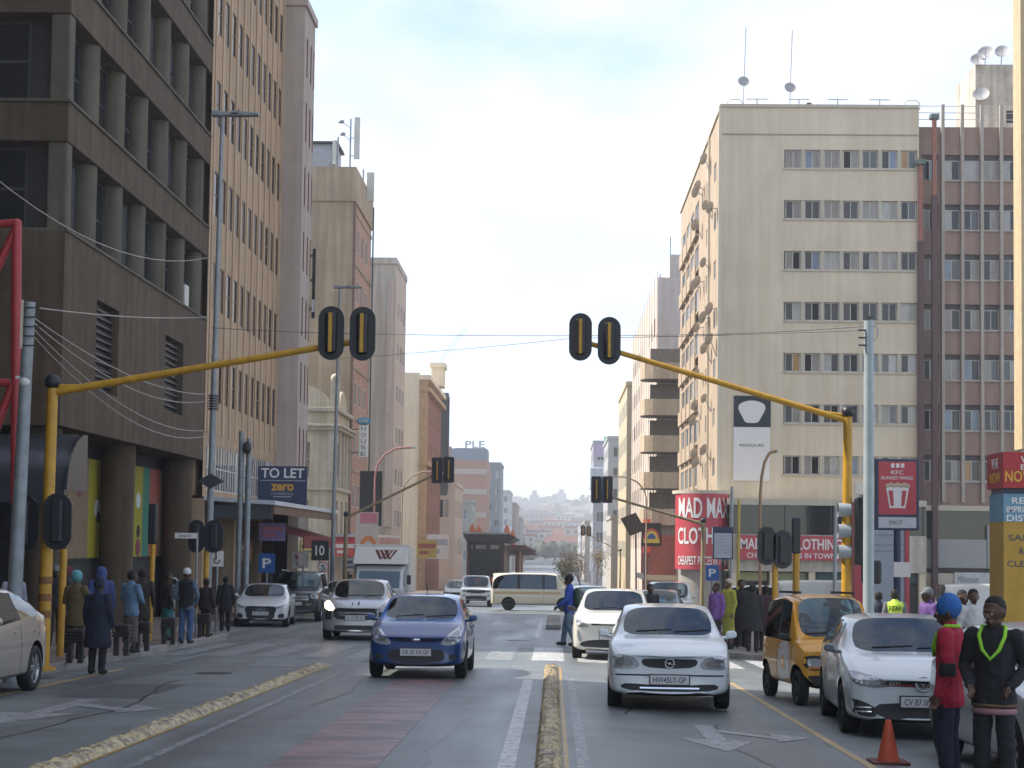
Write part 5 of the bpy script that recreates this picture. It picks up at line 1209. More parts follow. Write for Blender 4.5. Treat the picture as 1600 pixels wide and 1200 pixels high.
# --- far traffic
sp = dict(L=4.7, W=1.86, H=1.8, cowl=1.2, rooff=1.75, roofr=.25, nose=1.0, cowlz=1.14, belt0=1.1, belt1=1.14, fo=.88, ro=.95, wr=.38, wd=.24, paint=WHT1, rw=.82, zb=.32, cpillar=3.6, quarter=1, lamp=[(.58,.84),(.82,.84),(.86,.98),(.60,.96)], front=[('grille', spline([(-.45,.80),(.45,.80),(.5,.95),(-.5,.95)],3), TRIM, .01), ('lower_intake', rrect(-.6,.40,.6,.62,.05), TRIM, .008), ('fog_lamp*', rrect(.62,.6,.8,.68,.02), LAMPI, .008)], plate=(.7, ''))
vehicle('white_offroader', 'white offroader facing the camera left of the crossing minibus', sp, -4.55, 97.5, R(3))
sp2 = dict(sp, L=4.0, H=1.5, W=1.7, nose=.75, cowlz=.98, belt0=.93, belt1=1.0, cowl=1.05, rooff=1.7, wr=.3, wd=.2, zb=.2, rw=.74, paint=WHT1, lamp=[(.45,.62),(.70,.62),(.76,.74),(.5,.72)], front=[('grille', rrect(-.35,.58,.35,.66,.02), TRIM, .007), ('lower_intake', rrect(-.5,.26,.5,.40,.03), TRIM, .007)], plate=(.48, '')); sp2.pop('cpillar'); sp2.pop('quarter')
vehicle('small_white_car', 'small white car half hidden left of the white offroader', dict(sp2, paint=paint('pale_green_white', (.5,.55,.52), 0)), -6.3, 108, R(2))
vehicle('pale_blue_car', 'pale blue car partly hidden behind the white crossover', dict(sp2, paint=paint('pale_blue', (.42,.50,.56), .2)), 1.35, 62)
vehicle('grey_blue_sedan', 'grey blue sedan behind the pale hatchback with its roof showing', dict(sp2, L=4.4, paint=GRYB), 3.4, 54.6, R(-6))
vehicle('white_pickup', 'white pickup cab behind the grey blue sedan', dict(sp, H=1.78, paint=WHT1), 4.55, 66, R(-3))
vehicle('white_estate', 'white estate car side-on behind the people at the right kerb', dict(sp, H=1.7, paint=WHT1), 9.8, 74.0, R(70))
# --- minibus crossing
sp = dict(L=4.55, W=1.7, H=1.96, cowl=.42, rooff=1.0, roofr=.12, rearbase=4.44, nose=.92, cowlz=1.12, belt0=1.10, belt1=1.12, fo=.72, ro=.98, wr=.32, wd=.19, paint=VANC, rim=RIMD, rw=.86, zb=.30, bpillar=1.75, cpillar=3.05, quarter=1, nosew=.9, fbow=.1, tailz=1.14, roofdrop=.04, crease=.6, lamp=[(.48,.72),(.74,.72),(.74,.88),(.48,.88)], front=[('grille', rrect(-.44,.72,.44,.88,.02), TRIM, .007), ('bumper', rrect(-.8,.36,.8,.52,.03), TRIM, .02)], plate=(.44, ''), zmid=.75)
r_, bv, inf = vehicle('minibus', 'old cream minibus with tan stripe crossing the street side-on', sp, -1.05, 87.0, R(90), cat='minibus')
STR = mat('tan_stripe', (.50,.36,.17)); 
decal(bv, [(-1.4,.86),(2.2,.86),(2.2,.98),(-1.4,.98)], STR, 'stripe', r_, axis='r', off=.006, thick=.005, step=.2); decal(bv, [(-1.5,.50),(1.2,.50),(1.2,.54),(-1.5,.54)], TRIM, 'rubbing_strip', r_, axis='r', off=.01, thick=.01, step=.2)
decal(bv, [(-1.4,.86),(2.2,.86),(2.2,.98),(-1.4,.98)], STR, 'stripe', r_, axis='l', off=.006, thick=.005, step=.2); decal(bv, [(2.12,1.0),(2.24,1.0),(2.24,1.06),(2.12,1.06)], TRIM, 'vent', r_, axis='r', off=.006, thick=.005)
# --- microcar
sp = dict(L=2.75, W=1.32, H=1.66, cowl=.50, rooff=.86, roofr=.16, rearbase=2.64, nose=.86, cowlz=1.02, belt0=.93, belt1=.96, fo=.42, ro=.42, wr=.265, wd=.15, paint=ORG, rim=RIMD, rw=.82, zb=.26, bpillar=1.55, nosew=.86, fbow=.14, tailz=1.02, roofdrop=.04, archgap=.07, crease=.6, mirror=TRIM,
  lamp=[(.26,.60),(.44,.54),(.58,.60),(.60,.72),(.50,.76),(.32,.74)], lampm=TRIM, lampi=LAMP,
  front=[('black_bumper', spline([(-.60,.24),(.60,.24),(.62,.40),(.46,.47),(-.46,.47),(-.62,.40)],3), TRIM, .03), ('indicator*', rrect(.36,.565,.54,.60,.012), INDIC, .016)], seams=(-.72, .18), rear=[('tail_lamp*', rrect(.45,.75,.58,1.0,.03), TAILR, .008)])
r_, bv, inf = vehicle('orange_microcar', 'orange four-wheeled microcar taxi parked behind the white hatchback', sp, 4.16, 26.1, R(6), cat='microcar')
decal(bv, [(-.62,.40),(.02,.33),(.10,.85),(-.25,.98),(-.55,.86)], mat('door_panel_white', (.55,.57,.60), rough=.3, coat=.5), 'door_panel', r_, axis='l', off=.008, thick=.006)
decal(bv, spline([(-.35,.52),(-.22,.50),(-.12,.62),(-.2,.72),(-.3,.66)],3), ORG, 'door_emblem', r_, axis='l', off=.014, thick=.004)
for x in (-.42, .42): q = MB(); q.box(x-.02, -.35, 1.665, x+.02, .9, 1.70); q.build('roof_rail', TRIM, r_)
# --- white hatchback with ring badge (parked, right)
sp = dict(L=4.25, W=1.8, H=1.46, cowl=1.16, rooff=1.95, roofr=.5, nose=.76, cowlz=1.0, belt0=.95, belt1=1.03, fo=.86, ro=.76, wr=.315, wd=.21, paint=paint('cool_white', (.56,.62,.63), 0, .28), rim=RIMD, mirror=mat('mirror_slate', (.10,.13,.15), rough=.2, coat=1), lampm=LAMPI, lampi=LAMP, roofm=1,
  lamp=[(.40,.64),(.58,.62),(.78,.66),(.84,.78),(.74,.80),(.48,.72)],
  front=[('grille', spline([(-.44,.64),(.44,.64),(.46,.70),(-.46,.70)],2), TRIM, .006), ('red_line', rrect(-.42,.645,.42,.655,.004), mat('red_trim', (.4,.02,.02)), .012), ('lower_intake', spline([(-.42,.26),(.42,.26),(.5,.43),(-.5,.43)],3), TRIM, .007), ('side_intake*', spline([(.56,.28),(.80,.32),(.82,.48),(.58,.40)],3), TRIM, .007), ('intake_slat*', rrect(.60,.33,.78,.345,.005), CHROME, .014), ('intake_slat*', rrect(.60,.38,.79,.395,.005), CHROME, .014), ('splitter', rrect(-.72,.205,.72,.225,.008), CHROME, .01)],
  plate=(.46, 'CV 87 SN GP'))
r_, bv, inf = vehicle('white_sport_hatchback', 'white sporty hatchback with round badge parked beside the traffic cone', sp, 4.52, 21.95, R(-4))
badge_ring(r_, bv, 0, .675, .085, CHROME, [((-.75,.5),(-.2,-.15)), ((-.2,-.15),(0,.25)), ((0,.25),(.2,-.15)), ((.2,-.15),(.75,.5)), ((-.35,.85),(0,.3)), ((.35,.85),(0,.3)), ((-.8,.2),(-.35,-.8)), ((-.35,-.8),(0,-.1)), ((0,-.1),(.35,-.8)), ((.35,-.8),(.8,.2))])
h, *_ = bv.ray_cast(Vector((-.33,-10,.67)), Vector((0,1,0))); t = text('grille_letters', 'GTI', (-.33, h.y-.016, .67), (1,0,0), (0,0,1), .13, .035, CHROME, None, .004); t.parent = r_
# --- silver car at the right border
sp = dict(L=4.2, W=1.76, H=1.5, cowl=1.1, rooff=1.8, roofr=.5, nose=.78, cowlz=1.0, belt0=.96, belt1=1.06, fo=.82, ro=.74, wr=.325, paint=paint('pale_silver', (.46,.50,.50), .3, .3), spokes=7, mirror=MATS['mirror_slate'], lamp=[(.45,.64),(.70,.64),(.80,.84),(.5,.74)], front=[('grille', rrect(-.35,.6,.35,.68,.02), TRIM, .007), ('lower_intake', rrect(-.5,.28,.5,.42,.03), TRIM, .007)], plate=(.5, ''), rear=[('tail_lamp*', rrect(.55,.8,.8,1.0,.03), TAILR, .008)])
vehicle('silver_hatchback', 'pale silver hatchback at the right border behind the two standing men', sp, 5.06, 16.85, R(1))
# --- vans on the right
sp = dict(L=4.9, W=1.8, H=1.95, cowl=.7, rooff=1.4, roofr=.12, rearbase=4.78, nose=.95, cowlz=1.15, belt0=1.12, belt1=1.14, fo=.8, ro=1.0, wr=.33, paint=WHT2, rw=.86, zb=.3, bpillar=2.1, cpillar=3.4, nosew=.9, tailz=1.16, roofdrop=.04, crease=.6, panel=2, noseam=1, lamp=[(.5,.72),(.74,.74),(.78,.92),(.5,.88)], front=[('bumper', rrect(-.8,.34,.8,.5,.03), TRIM, .02)], plate=(.44, ''))
vehicle('white_van', 'white van parked side-on behind the orange microcar', sp, 10.6, 62.5, R(88), cat='van')
vehicle('white_van', 'white van parked side-on behind the man in the black jacket', dict(sp, H=1.9), 17.0, 64, R(92), cat='van')
# --- box truck
tr = thing('box_truck', 'white box truck with red chevron logo coming down the left lane', 'truck', (-7.45, 73, g(0,73)), 0, world=False); tr.rotation_euler = (-.0195, 0, R(2))
BOXM = mat('truck_box', (.55,.54,.50), rough=.4, var=.06); 
q = MB(); q.box(-1.2, -1.6, 1.0, 1.2, 3.6, 3.05); q.build('cargo_box', BOXM, tr, bevel=.05)
q = MB(); q.prism([(-1.0, -2.9, .55), (-1.0, -3.15, .6), (-1.0, -3.2, 1.15), (-1.0, -2.75, 1.95), (-1.0, -2.5, 2.15), (-1.0, -1.65, 2.2), (-1.0, -1.65, .55)], (2.0, 0, 0)); q.build('cab', WHT1, tr, bevel=.06)
q = MB(); q.prism([(-.86, -3.19, 1.22), (.86, -3.19, 1.22), (.86, -2.80, 1.92), (-.86, -2.80, 1.92)], (0, -.02, .0)); q.build('windshield', CGL, tr)
q = MB(); q.prism([(-1.15, -2.9, 2.2), (-1.15, -1.62, 2.98), (-1.15, -1.62, 2.2)], (2.3, 0, 0)); q.build('wind_deflector', BOXM, tr, bevel=.04)
for s in (-1, 1):
    q = MB(); q.prism([(s*1.001, -2.85, 1.25), (s*1.001, -2.6, 1.9), (s*1.001, -1.9, 1.9), (s*1.001, -1.9, 1.25)], (s*.01, 0, 0)); q.build('side_window', CGLS, tr)
    q = MB(); q.box(s*.62, -3.2, .75, s*.92, -3.12, .95); q.build('headlight', LAMP, tr)
    q = MB(); q.box(s*1.15, -2.95, 1.35, s*1.32, -2.88, 1.75); q.build('wing_mirror', TRIM, tr)
    wheel_parts(tr, s*.85, -2.45, .38, .24, s, RIMD); wheel_parts(tr, s*.88, 2.2, .38, .3, s, RIMD)
q = MB(); q.box(-.95, -3.24, .4, .95, -3.05, .7); q.build('bumper', TRIM, tr, bevel=.03)
q = MB(); q.box(-.5, -1.5, .55, .5, 3.5, .98); q.build('chassis', TRIM, tr)
CHV = mat('chevron_red', (.28,.05,.05)); q = MB()
for k in range(3): q.prism([(-.1+k*.11, -1.615-.0, 3.2-k*.0), (-.02+k*.11, -1.615, 3.2), (.1+k*.11, -1.615, 2.9), (.04+k*.11, -1.615, 2.9)], (0, .01, 0)); q.prism([(.06+k*.11, -1.616, 2.9), (.1+k*.11, -1.616, 2.92), (.28+k*.09, -1.616, 3.2), (.22+k*.09, -1.616, 3.2)], (0, .01, 0))
# logo sits on the deflector face
me_ = q.mesh('logo', CHV)
for v in me_.vertices:
    v.co.x = (v.co.x-.12)*1.7+.1; v.co.z = 2.62+(v.co.z-3.05)*1.3; t_ = (v.co.z-2.2)/.78; v.co.y = -2.9+1.28*t_ - .03
link('logo', me_, tr)
# ------------------------------------------------------------------ signals, poles, wires
SYEL = mat('signal_yellow', (.50,.27,.02), rough=.45, var=.2, scale=6); SBLK = mat('signal_black', (.012,.014,.018), rough=.45, var=.2); POLE = mat('pole_grey', (.24,.265,.28), rough=.5, metal=.3, var=.2, scale=5); POLEL = mat('pole_pale', (.38,.40,.40), rough=.5, var=.15)
SRD = mat('red_steel', (.36,.035,.04), rough=.45, var=.15); WIRE = mat('wire', (.12,.12,.13), rough=.6, var=0); WIREP = mat('wire_pale', (.32,.30,.27), rough=.6, var=0)
def backboard(parent, c, w, h, m=SBLK, strip=True, square=False, rot=0):
    """signal head seen from behind: long rounded backboard, mounting strip, housing and visors facing away"""
    x, y, z = c; q = MB()
    pts = rrect(x-w/2, z-h/2, x+w/2, z+h/2, w*.499 if not square else w*.18, 8)
    q.prism([(a, y-.02, b) for a, b in pts], (0, .04, 0)); bo = q.build('backboard', m, parent)
    q = MB(); q.box(x-w*.22, y-.10, z-h*.38, x+w*.22, y-.02, z+h*.38); ho = q.build('housing', m, bo, bevel=.04); 
    if strip: q = MB(); q.box(x-.028, y-.15, z-h*.36, x+.028, y-.10, z+h*.36); q.build('mounting_strip', SYEL, bo)
    for k in (-1, 0, 1): q = MB(); q.lathe([(w*.22, .02), (w*.23, .22)], 'y', 14, c=(x, y, z+k*h*.27)); q.build('visor', m, bo)
    return bo
def gantry(label, base, h, end, heads, r=.095, m=SYEL, hw_=.42, hh=.88, strip=True, square=False, bands=False):
    bx, by, bz = base; rt = thing('signal_gantry', label, 'traffic signal', base)
    q = MB(); q.cyl((bx, by, bz), (bx+.02*h*.35, by, bz+h), r, r*.85, n=14); q.build('post', m, rt)
    q = MB(); q.sphere((bx+.007*h, by, bz+h+.05), r*1.3); q.build('post_cap', SBLK, rt)
    st = (bx+.007*h, by, bz+h-.12); q = MB(); q.cyl(st, end, r*.62, r*.5, n=10); q.build('arm', m, rt)
    q = MB(); q.cyl((bx+.007*h, by, bz+h-.02), tuple(Vector(st).lerp(Vector(end), .12)), r*.35, n=8); q.build('brace', m, rt)
    q = MB(); q.cyl((bx, by, bz), (bx, by, bz+.05), r*2.0, n=14); q.build('base_plate', m, rt)
    if bands:
        for zz in (.85, 1.12, 1.4): q = MB(); q.cyl((bx+.007*zz*1.0, by, bz+zz), (bx+.007*zz, by, bz+zz+.12), r*1.06, n=14); q.build('reflective_band', mat('band_brown', (.20,.09,.03)), rt)
    for (x, z) in heads: backboard(rt, (x, by-.16 if end else by, z), hw_, hh, strip=strip, square=square)
    return rt
p = at(66, 1065, 27.0); e = at(570, 531, 27.0); h1 = at(517, 520, 26.8); h2 = at(566, 521, 26.8)
gl = gantry('yellow signal gantry arm reaching in from the left with two black heads', (p.x, 27.0, g(0,27)+.13), at(80, 602, 27).z-g(0,27)-.13, e, [(h1.x, h1.z), (h2.x, h2.z)], bands=True, r=.105)
hb = [(at(45, 815, 27).x, at(45, 818, 27).z), (at(97, 815, 27).x, at(97, 815, 27).z)]
for x, z in hb: backboard(gl, (x, 26.75, z), .46, .92, strip=False)
e = at(905, 532, 32.0); h1 = at(907, 526, 31.8); h2 = at(952, 532, 31.8); tp = at(1322, 648, 32)
gr_ = gantry('yellow signal gantry arm reaching in from the right with two black heads', (tp.x, 32.0, g(6,32)+.1), tp.z-g(6,32)-.1, e, [(h1.x, h1.z), (h2.x, h2.z)], hw_=.44, hh=.92, r=.10)
# side-facing signal on the right post
q = MB(); c = at(1338, 830, 32); q.box(c.x-.02, 31.75, c.z-.65, c.x+.16, 32.2, c.z+.65); so = q.build('side_housing', SBLK, gr_, bevel=.05)
for k in (-1, 0, 1): q = MB(); q.lathe([(.13, -.02), (.135, -.26)], 'x', 14, c=(c.x-.1, 31.95, c.z+k*.40)); q.build('visor', mat('visor_pale', (.30,.34,.36), rough=.35), so)
q = MB(); q.box(c.x+.1, 31.8, c.z-1.0, c.x+.45, 32.1, c.z-.55); q.build('pedestrian_head', SBLK, gr_, bevel=.05)
q = MB(); q.sphere((c.x+.12, 31.9, c.z+.55), .16); q.build('bell_housing', SBLK, gr_)
# second set, across the far junction
tp = at(540, 805, 78); e = at(703, 730, 78); h1 = at(683, 735, 77.8); h2 = at(701, 734, 77.8)
gantry('olive signal gantry arm above the box truck with two square black heads', (tp.x, 78, g(0,78)+.1), tp.z-g(0,78)-.1, e, [(h1.x, h1.z), (h2.x, h2.z)], hw_=.52, hh=1.22, square=True, m=mat('olive_pole', (.28,.22,.12), var=.15), r=.11)
tp = at(1098, 815, 78); e = at(931, 770, 78); h1 = at(932, 765, 77.8); h2 = at(949, 765, 77.8)
gantry('olive signal gantry arm from the right beside the clothing shop corner', (tp.x, 78, g(6,78)+.1), tp.z-g(6,78)-.1, e, [(h1.x, h1.z), (h2.x, h2.z)], hw_=.50, hh=1.25, square=True, m=MATS['olive_pole'], r=.11)
tp = at(960, 860, 170); e = at(910, 830, 170)
gantry('small far signal gantry with two heads over the bare tree', (tp.x+.6, 170, gy(170)), tp.z-gy(170), e, [(at(911, 829, 170).x, at(911, 829, 170).z), (at(920, 830, 170).x, at(920, 830, 170).z)], hw_=.5, hh=1.1, m=MATS['olive_pole'], r=.1)
# low pole-mounted signals
def low_signal(label, px, ptop, y, zt, heads, lean=0, rr=.07, face='away'):
    P = at(px, 900, y); x = P.x; z0 = g(x, y)+.1
    rt = thing('signal_post', label, 'traffic signal', (x, y, z0))
    q = MB(); q.cyl((x, y, z0), (x+lean, y, zt), rr, n=12); q.build('post', SYEL, rt)
    for dx, zc, w_, h_ in heads: backboard(rt, (x+dx, y-.12, zc), w_, h_, strip=False)
    return rt
low_signal('yellow post behind the left gantry post carrying twin dark signal heads', 97, 0, 31.5, at(97, 858, 31.5).z, [], .02)
z_ = at(238, 850, 39).z; rt = low_signal('thin yellow post with narrow dark pedestrian signal beside the shoppers', 236, 0, 39, z_, [], .03, .06)
q = MB(); q.box(rt.location.x-.08, 38.9, z_, rt.location.x+.12, 39.1, z_+.95); q.build('pedestrian_head', SBLK, rt, bevel=.04)
low_signal('twin dark signal heads on a yellow post beside the grey lamp post', 322, 0, 43.0, at(320, 860, 43).z, [(-.25, at(320, 838, 43).z, .42, .85), (.2, at(320, 838, 43).z, .5, .85)])
z_ = at(1207, 855, 40).z; low_signal('twin black signal heads on a yellow post left of the orange microcar', 1211, 0, 40, at(1211, 880, 40).z, [(-.22, z_+.03, .44, .92), (.16, z_-.05, .44, .92)])
z_ = at(1241, 865, 44).z; rt = low_signal('slim yellow post with upright black pedestrian signal behind the microcar', 1243, 0, 44, z_, [], .02, .09)
q = MB(); q.box(rt.location.x-.1, 43.9, z_, rt.location.x+.12, 44.1, z_+.95); q.build('pedestrian_head', SBLK, rt, bevel=.04)
# lamp posts
def lamp_post(label, px, y, ztop, arm, heads, r=.085, m=POLE):
    P = at(px, 700, y); x = P.x; z0 = g(x, y)+.1; rt = thing('street_lamp', label, 'street lamp', (x, y, z0))
    q = MB(); q.cyl((x-.05, y, z0), (x+.06, y, ztop), r*1.25, r*.6, n=12); q.build('post', m, rt)
    q = MB(); q.bar((x-.1, y, ztop), (x+arm, y, ztop+.03), .07); q.build('bracket_arm', m, rt)
    for hx in heads: q = MB(); q.prism([(x+hx-.32, y-.12, ztop-.02), (x+hx+.42, y-.12, ztop+.0), (x+hx+.42, y-.12, ztop+.07), (x+hx-.32, y-.12, ztop+.13)], (0, .24, 0)); q.build('lamp_head', m, rt, bevel=.02)
    return rt
ztop = at(340, 181, 44).z
lp = lamp_post('tall grey street lamp in front of the slit window building', 332, 44, ztop, .75, (.1, .62))
for zc in (at(330, 640, 44).z,): 
    for k in range(6): q = MB(); q.cyl((lp.location.x, 44, zc+k*.07), (lp.location.x, 44, zc+k*.07+.035), .14, n=12); q.build('cable_clamp', FRAMED, lp)
zc = at(330, 752, 44).z; q = MB(); q.prism([(lp.location.x-.36, 43.85, zc), (lp.location.x, 43.85, zc+.2), (lp.location.x+.36, 43.85, zc), (lp.location.x, 43.85, zc-.2)], (0, .04, 0)); q.build('diamond_plate', FRAMED, lp)
lamp_post('second street lamp in front of the ornate cream building', 524, 77, at(526, 450, 77).z, 1.0, (.1, .7), .09)
def swan_lamp(label, px, y, ztop, reach, m, r=.055):
    x = at(px, 800, y).x; z0 = g(x, y)+.1; rt = thing('swan_neck_lamp', label, 'street lamp', (x, y, z0))
    pts = [(x, y, z0), (x, y, ztop-1.6)] + [(x+reach*(1-math.cos(R(a)))*.75, y, ztop-1.6+1.6*math.sin(R(a))) for a in (25, 50, 75, 90)] + [(x+reach, y, ztop+.02)]
    q = MB(); q.tube(pts, r, 8); q.build('post', m, rt)
    q = MB(); q.box(min(x+reach, x+reach*1.12), y-.1, ztop-.03, max(x+reach, x+reach*1.12), y+.1, ztop+.08); q.build('lamp_head', POLEL, rt)
swan_lamp('red swan neck lamp by the black billboard on the left pavement', 585, 92, at(640, 700, 92).z, 2.0, mat('faded_red_pole', (.33,.14,.13)))
swan_lamp('thin swan neck lamp beside the cream gable building', 628, 120, at(680, 737, 120).z, 2.4, mat('faded_tan_pole', (.36,.28,.22)))
swan_lamp('swan neck lamp reaching left past the balcony flats', 1010, 118, at(980, 745, 118).z, -2.4, MATS['faded_tan_pole'])
swan_lamp('orange-brown swan neck lamp left of the twin black signals', 1188, 60, at(1205, 706, 60).z, .55, mat('tan_orange_pole', (.40,.24,.14)))
# big grey pole right, with insulators
pp = at(1357, 960, 31); zt = at(1357, 500, 31).z; gp = thing('utility_pole', 'thick grey utility pole beside the right yellow gantry post', 'pole', (pp.x, 31, g(6,31)))
q = MB(); q.cyl((pp.x, 31, g(6,31)-.1), (pp.x, 31, zt), .105, .09, n=16); q.build('post', mat('pole_bluegrey', (.33,.38,.40), rough=.45, var=.12), gp)
q = MB(); q.cyl((pp.x, 31, zt), (pp.x, 31, zt+.06), .1, n=16); q.build('cap', FRAMED, gp)
for k in range(3): q = MB(); q.bar((pp.x-.2, 30.95, zt-.2-k*.14), (pp.x-.05, 30.95, zt-.2-k*.14), .03); q.build('insulator', FRAMED, gp)
q = MB(); q.tube([(pp.x+.08+.08*math.cos(a), 30.93, zt-.25+.13*math.sin(a)) for a in [2*math.pi*k/12 for k in range(13)]], .012, 5); q.build('cable_coil', POLEL, gp)
pl_ = at(24, 960, 26); zl = at(27, 472, 26).z; gpl = thing('utility_pole', 'blue grey utility pole with warning sticker at the left edge', 'pole', (pl_.x, 26, g(0,26)))
q = MB(); q.cyl((pl_.x-.05, 26, g(0,26)), (pl_.x+.08, 26, zl), .125, .09, n=16); q.build('post', POLE, gpl)
q = MB(); q.box(pl_.x-.02, 25.88, zl-.75, pl_.x+.02, 25.9, zl+.02); q.build('pale_strip', mat('strip_cream', (.6,.5,.4)), gpl)
q = MB(); c = at(38, 598, 26); q.sphere((c.x+.02, 25.95, c.z), .09); q.box(c.x-.12, 25.93, c.z+.06, c.x+.02, 25.97, c.z+.1); q.build('dome_camera', FRAMEW, gpl)
for k in range(5): q = MB(); q.bar((pl_.x+.0, 25.9, zl-.1-k*.15), (pl_.x+.28, 25.9, zl-.1-k*.15), .02); q.build('insulator', FRAMED, gpl)
tw = thing('twin_posts', 'pair of grey steel posts standing together left of the to let board', 'post', (at(378, 900, 57).x, 57, g(0,57)))
for k, px in enumerate((372, 384)): P = at(px, 900, 57); q = MB(); q.cyl((P.x, 57, g(0,57)), (P.x+.02, 57, at(px+4, 674, 57).z - k*.25), .1, n=12); q.build('post', POLE, tw)
P = at(384, 700, 57); q = MB(); q.sphere((P.x+.08, 56.85, P.z), .18, sc=(.8,.8,1.3)); q.build('siren', SBLK, tw)
# red steel frame at the left edge
rf = thing('red_steel_frame', 'red tubular steel frame at the left edge above the pavement', 'frame', (at(20, 960, 29).x, 29, g(0,29)))
a = at(26, 350, 29); b_ = at(26, 960, 29); q = MB(); q.cyl((b_.x, 29, g(0,29)), (a.x, 29, a.z), .09, n=12); q.build('upright', SRD, rf)
for p0, p1 in (((26, 348), (-60, 356)), ((28, 352), (-30, 470)), ((-30, 470), (-30, 1000)), ((16, 598), (-60, 598)), ((20, 600), (-40, 760))):
    A, B = at(*p0, 29), at(*p1, 29); q = MB(); q.cyl(A, B, .075, n=10); q.build('tube', SRD, rf)
q = MB(); q.sphere((a.x, 29, a.z), .1); q.build('elbow', SRD, rf)
# overhead wires
def wire(label, pts, m=WIRE, r=.008, sag=.15, n=12):
    q = MB(); P = []
    for a, b in zip(pts, pts[1:]):
        for t in frange(0, 1, 1/n): v = a.lerp(b, t); v.z -= sag*4*t*(1-t); P.append(v)
    q.tube(P, r, 5); o = tag(q.build('overhead_wire', m), label, 'wire'); return o
wire('upper overhead wire crossing the whole street', [at(1350, 510, 31), at(1060, 523, 33), at(600, 522, 40), at(330, 512, 44)], sag=.03)
wire('lower thin overhead wire crossing behind the signal heads', [at(1350, 516, 31), at(900, 528, 60), at(640, 552, 72), at(528, 560, 77)], sag=.03, r=.01)
zz = [(36, 478, 325, 495, .1, 'highest pale cable from the left utility pole to the tall street lamp'), (38, 486, 326, 616, .35, 'second pale cable from the left utility pole to the tall street lamp'), (38, 492, 326, 626, .5, 'third pale cable from the left utility pole to the tall street lamp'), (38, 500, 326, 672, .55, 'fourth pale cable from the left utility pole to the tall street lamp'), (38, 510, 326, 680, .65, 'lowest pale cable from the left utility pole to the tall street lamp')]
for a, b, c, d, s_, lb in zz: wire(lb, [at(a, b, 26), at(c, d, 44)], WIREP, .012, s_)
wire('cable sagging from the top left corner to the tall street lamp', [at(-20, 268, 30), at(328, 402, 44)], WIREP, .012, .65)
# ------------------------------------------------------------------ signs
NAVY = mat('sign_navy', (.02,.035,.085), rough=.45, var=.05); SGY = mat('sign_grey', (.35,.38,.42), rough=.5); ORNG = mat('sign_orange', (.62,.30,.03), rough=.5, var=.03); SBLU = mat('sign_blue', (.02,.09,.30), rough=.4, var=.05)
U, V = (1,0,0), (0,0,1)
a = at(404, 728, 72); b_ = at(479, 806, 72); tl = thing('to_let_board', 'navy TO LET board with orange word zero standing on the shop canopy', 'sign', (a.x, 72, b_.z))
cx, cz, W_, H_ = (a.x+b_.x)/2, (a.z+b_.z)/2, b_.x-a.x, a.z-b_.z
q = MB(); q.box(a.x, 71.95, b_.z, b_.x, 72.05, a.z); q.build('board', NAVY, tl)
q = MB(); q.box(a.x+.08, 71.945, cz+H_*.2, b_.x-.08, 71.949, cz+H_*.215); q.build('rule_line', SGY, tl)
text('lettering', 'TO LET', (cx, 71.948, cz+H_*.36), U, V, W_*.88, H_*.2, SWH, tl, .006, .02); text('lettering', 'zero', (cx, 71.948, cz+H_*.07), U, V, W_*.46, H_*.14, ORNG, tl, .006, .03)
text('lettering', 'COMMERCIAL', (cx, 71.948, cz-H_*.06), U, V, W_*.46, H_*.05, SGY, tl, .006); 
for k, (ww, dz) in enumerate(((.36, -.12), (.1, -.24), (.4, -.32))): q = MB(); q.box(cx-W_*ww/2, 71.944, cz+H_*dz-.02, cx+W_*ww/2, 71.949, cz+H_*dz+.02); q.build('small_print', SGY, tl)
for x in (a.x+.2, b_.x-.2): q = MB(); q.box(x-.04, 72.06, 3.1, x+.04, 72.14, a.z-.3); q.build('stay', STEEL, tl)
# vertical HOUSE sign
hx = at(568, 690, 103.5).x; hs_ = thing('vertical_sign', 'white vertical HOUSE sign with blue oval top on the left-hand buildings', 'sign', (hx, 103.5, 5)); zt, zb_ = at(568, 665, 103.5).z, at(568, 714, 103.5).z
q = MB(); q.box(hx-.27, 103.4, zb_, hx+.27, 103.6, zt); q.build('board', SWH, hs_)
for k, ch in enumerate('HOUSE'): text('letter', ch, (hx, 103.398, zt-(zt-zb_)*(k+.5)/5), U, V, .3, (zt-zb_)*.13, mat('sign_grey_green', (.12,.16,.17)), hs_, .006)
q = MB(); q.sphere((hx, 103.5, zt+.28), .45, n=18, sc=(1, .25, .55)); q.build('oval', mat('oval_blue', (.08,.22,.34)), hs_); text('letters', 'ILPA', (hx, 103.38, zt+.28), U, V, .55, .18, SWH, hs_, .01)
q = MB(); q.bar((hx-.3, 103.5, zt-.2), (XL+.1, 104.7, zt-.2), .06); q.bar((hx-.3, 103.5, zb_+.3), (XL+.1, 104.7, zb_+.3), .06); q.build('bracket', STEEL, hs_)
P, Q = at(563, 736, 96), at(596, 822, 96); bb = thing('blank_billboard', 'plain black upright billboard on the left pavement behind the truck', 'billboard', (P.x, 96, Q.z))
q = MB(); q.box(P.x, 95.9, Q.z, Q.x, 96.1, P.z); q.build('board', BPOST, bb); q = MB(); q.box((P.x+Q.x)/2-.1, 95.95, gy(96), (P.x+Q.x)/2+.1, 96.05, Q.z); q.build('post', FRAMED, bb)
P, Q = at(556, 800, 90), at(590, 862, 90); ob_ = thing('shop_hoarding', 'pink and white shop hoarding with orange arch above the truck', 'sign', (P.x, 90, Q.z))
q = MB(); q.box(P.x, 89.95, Q.z, Q.x, 90.05, P.z); q.build('board', mat('hoarding_pale', (.48,.40,.36)), ob_); q = MB(); q.box(P.x+.25, 89.93, P.z-.6, Q.x-.05, 89.948, P.z-.05); q.build('pink_band', mat('hoarding_pink', (.48,.16,.2)), ob_)
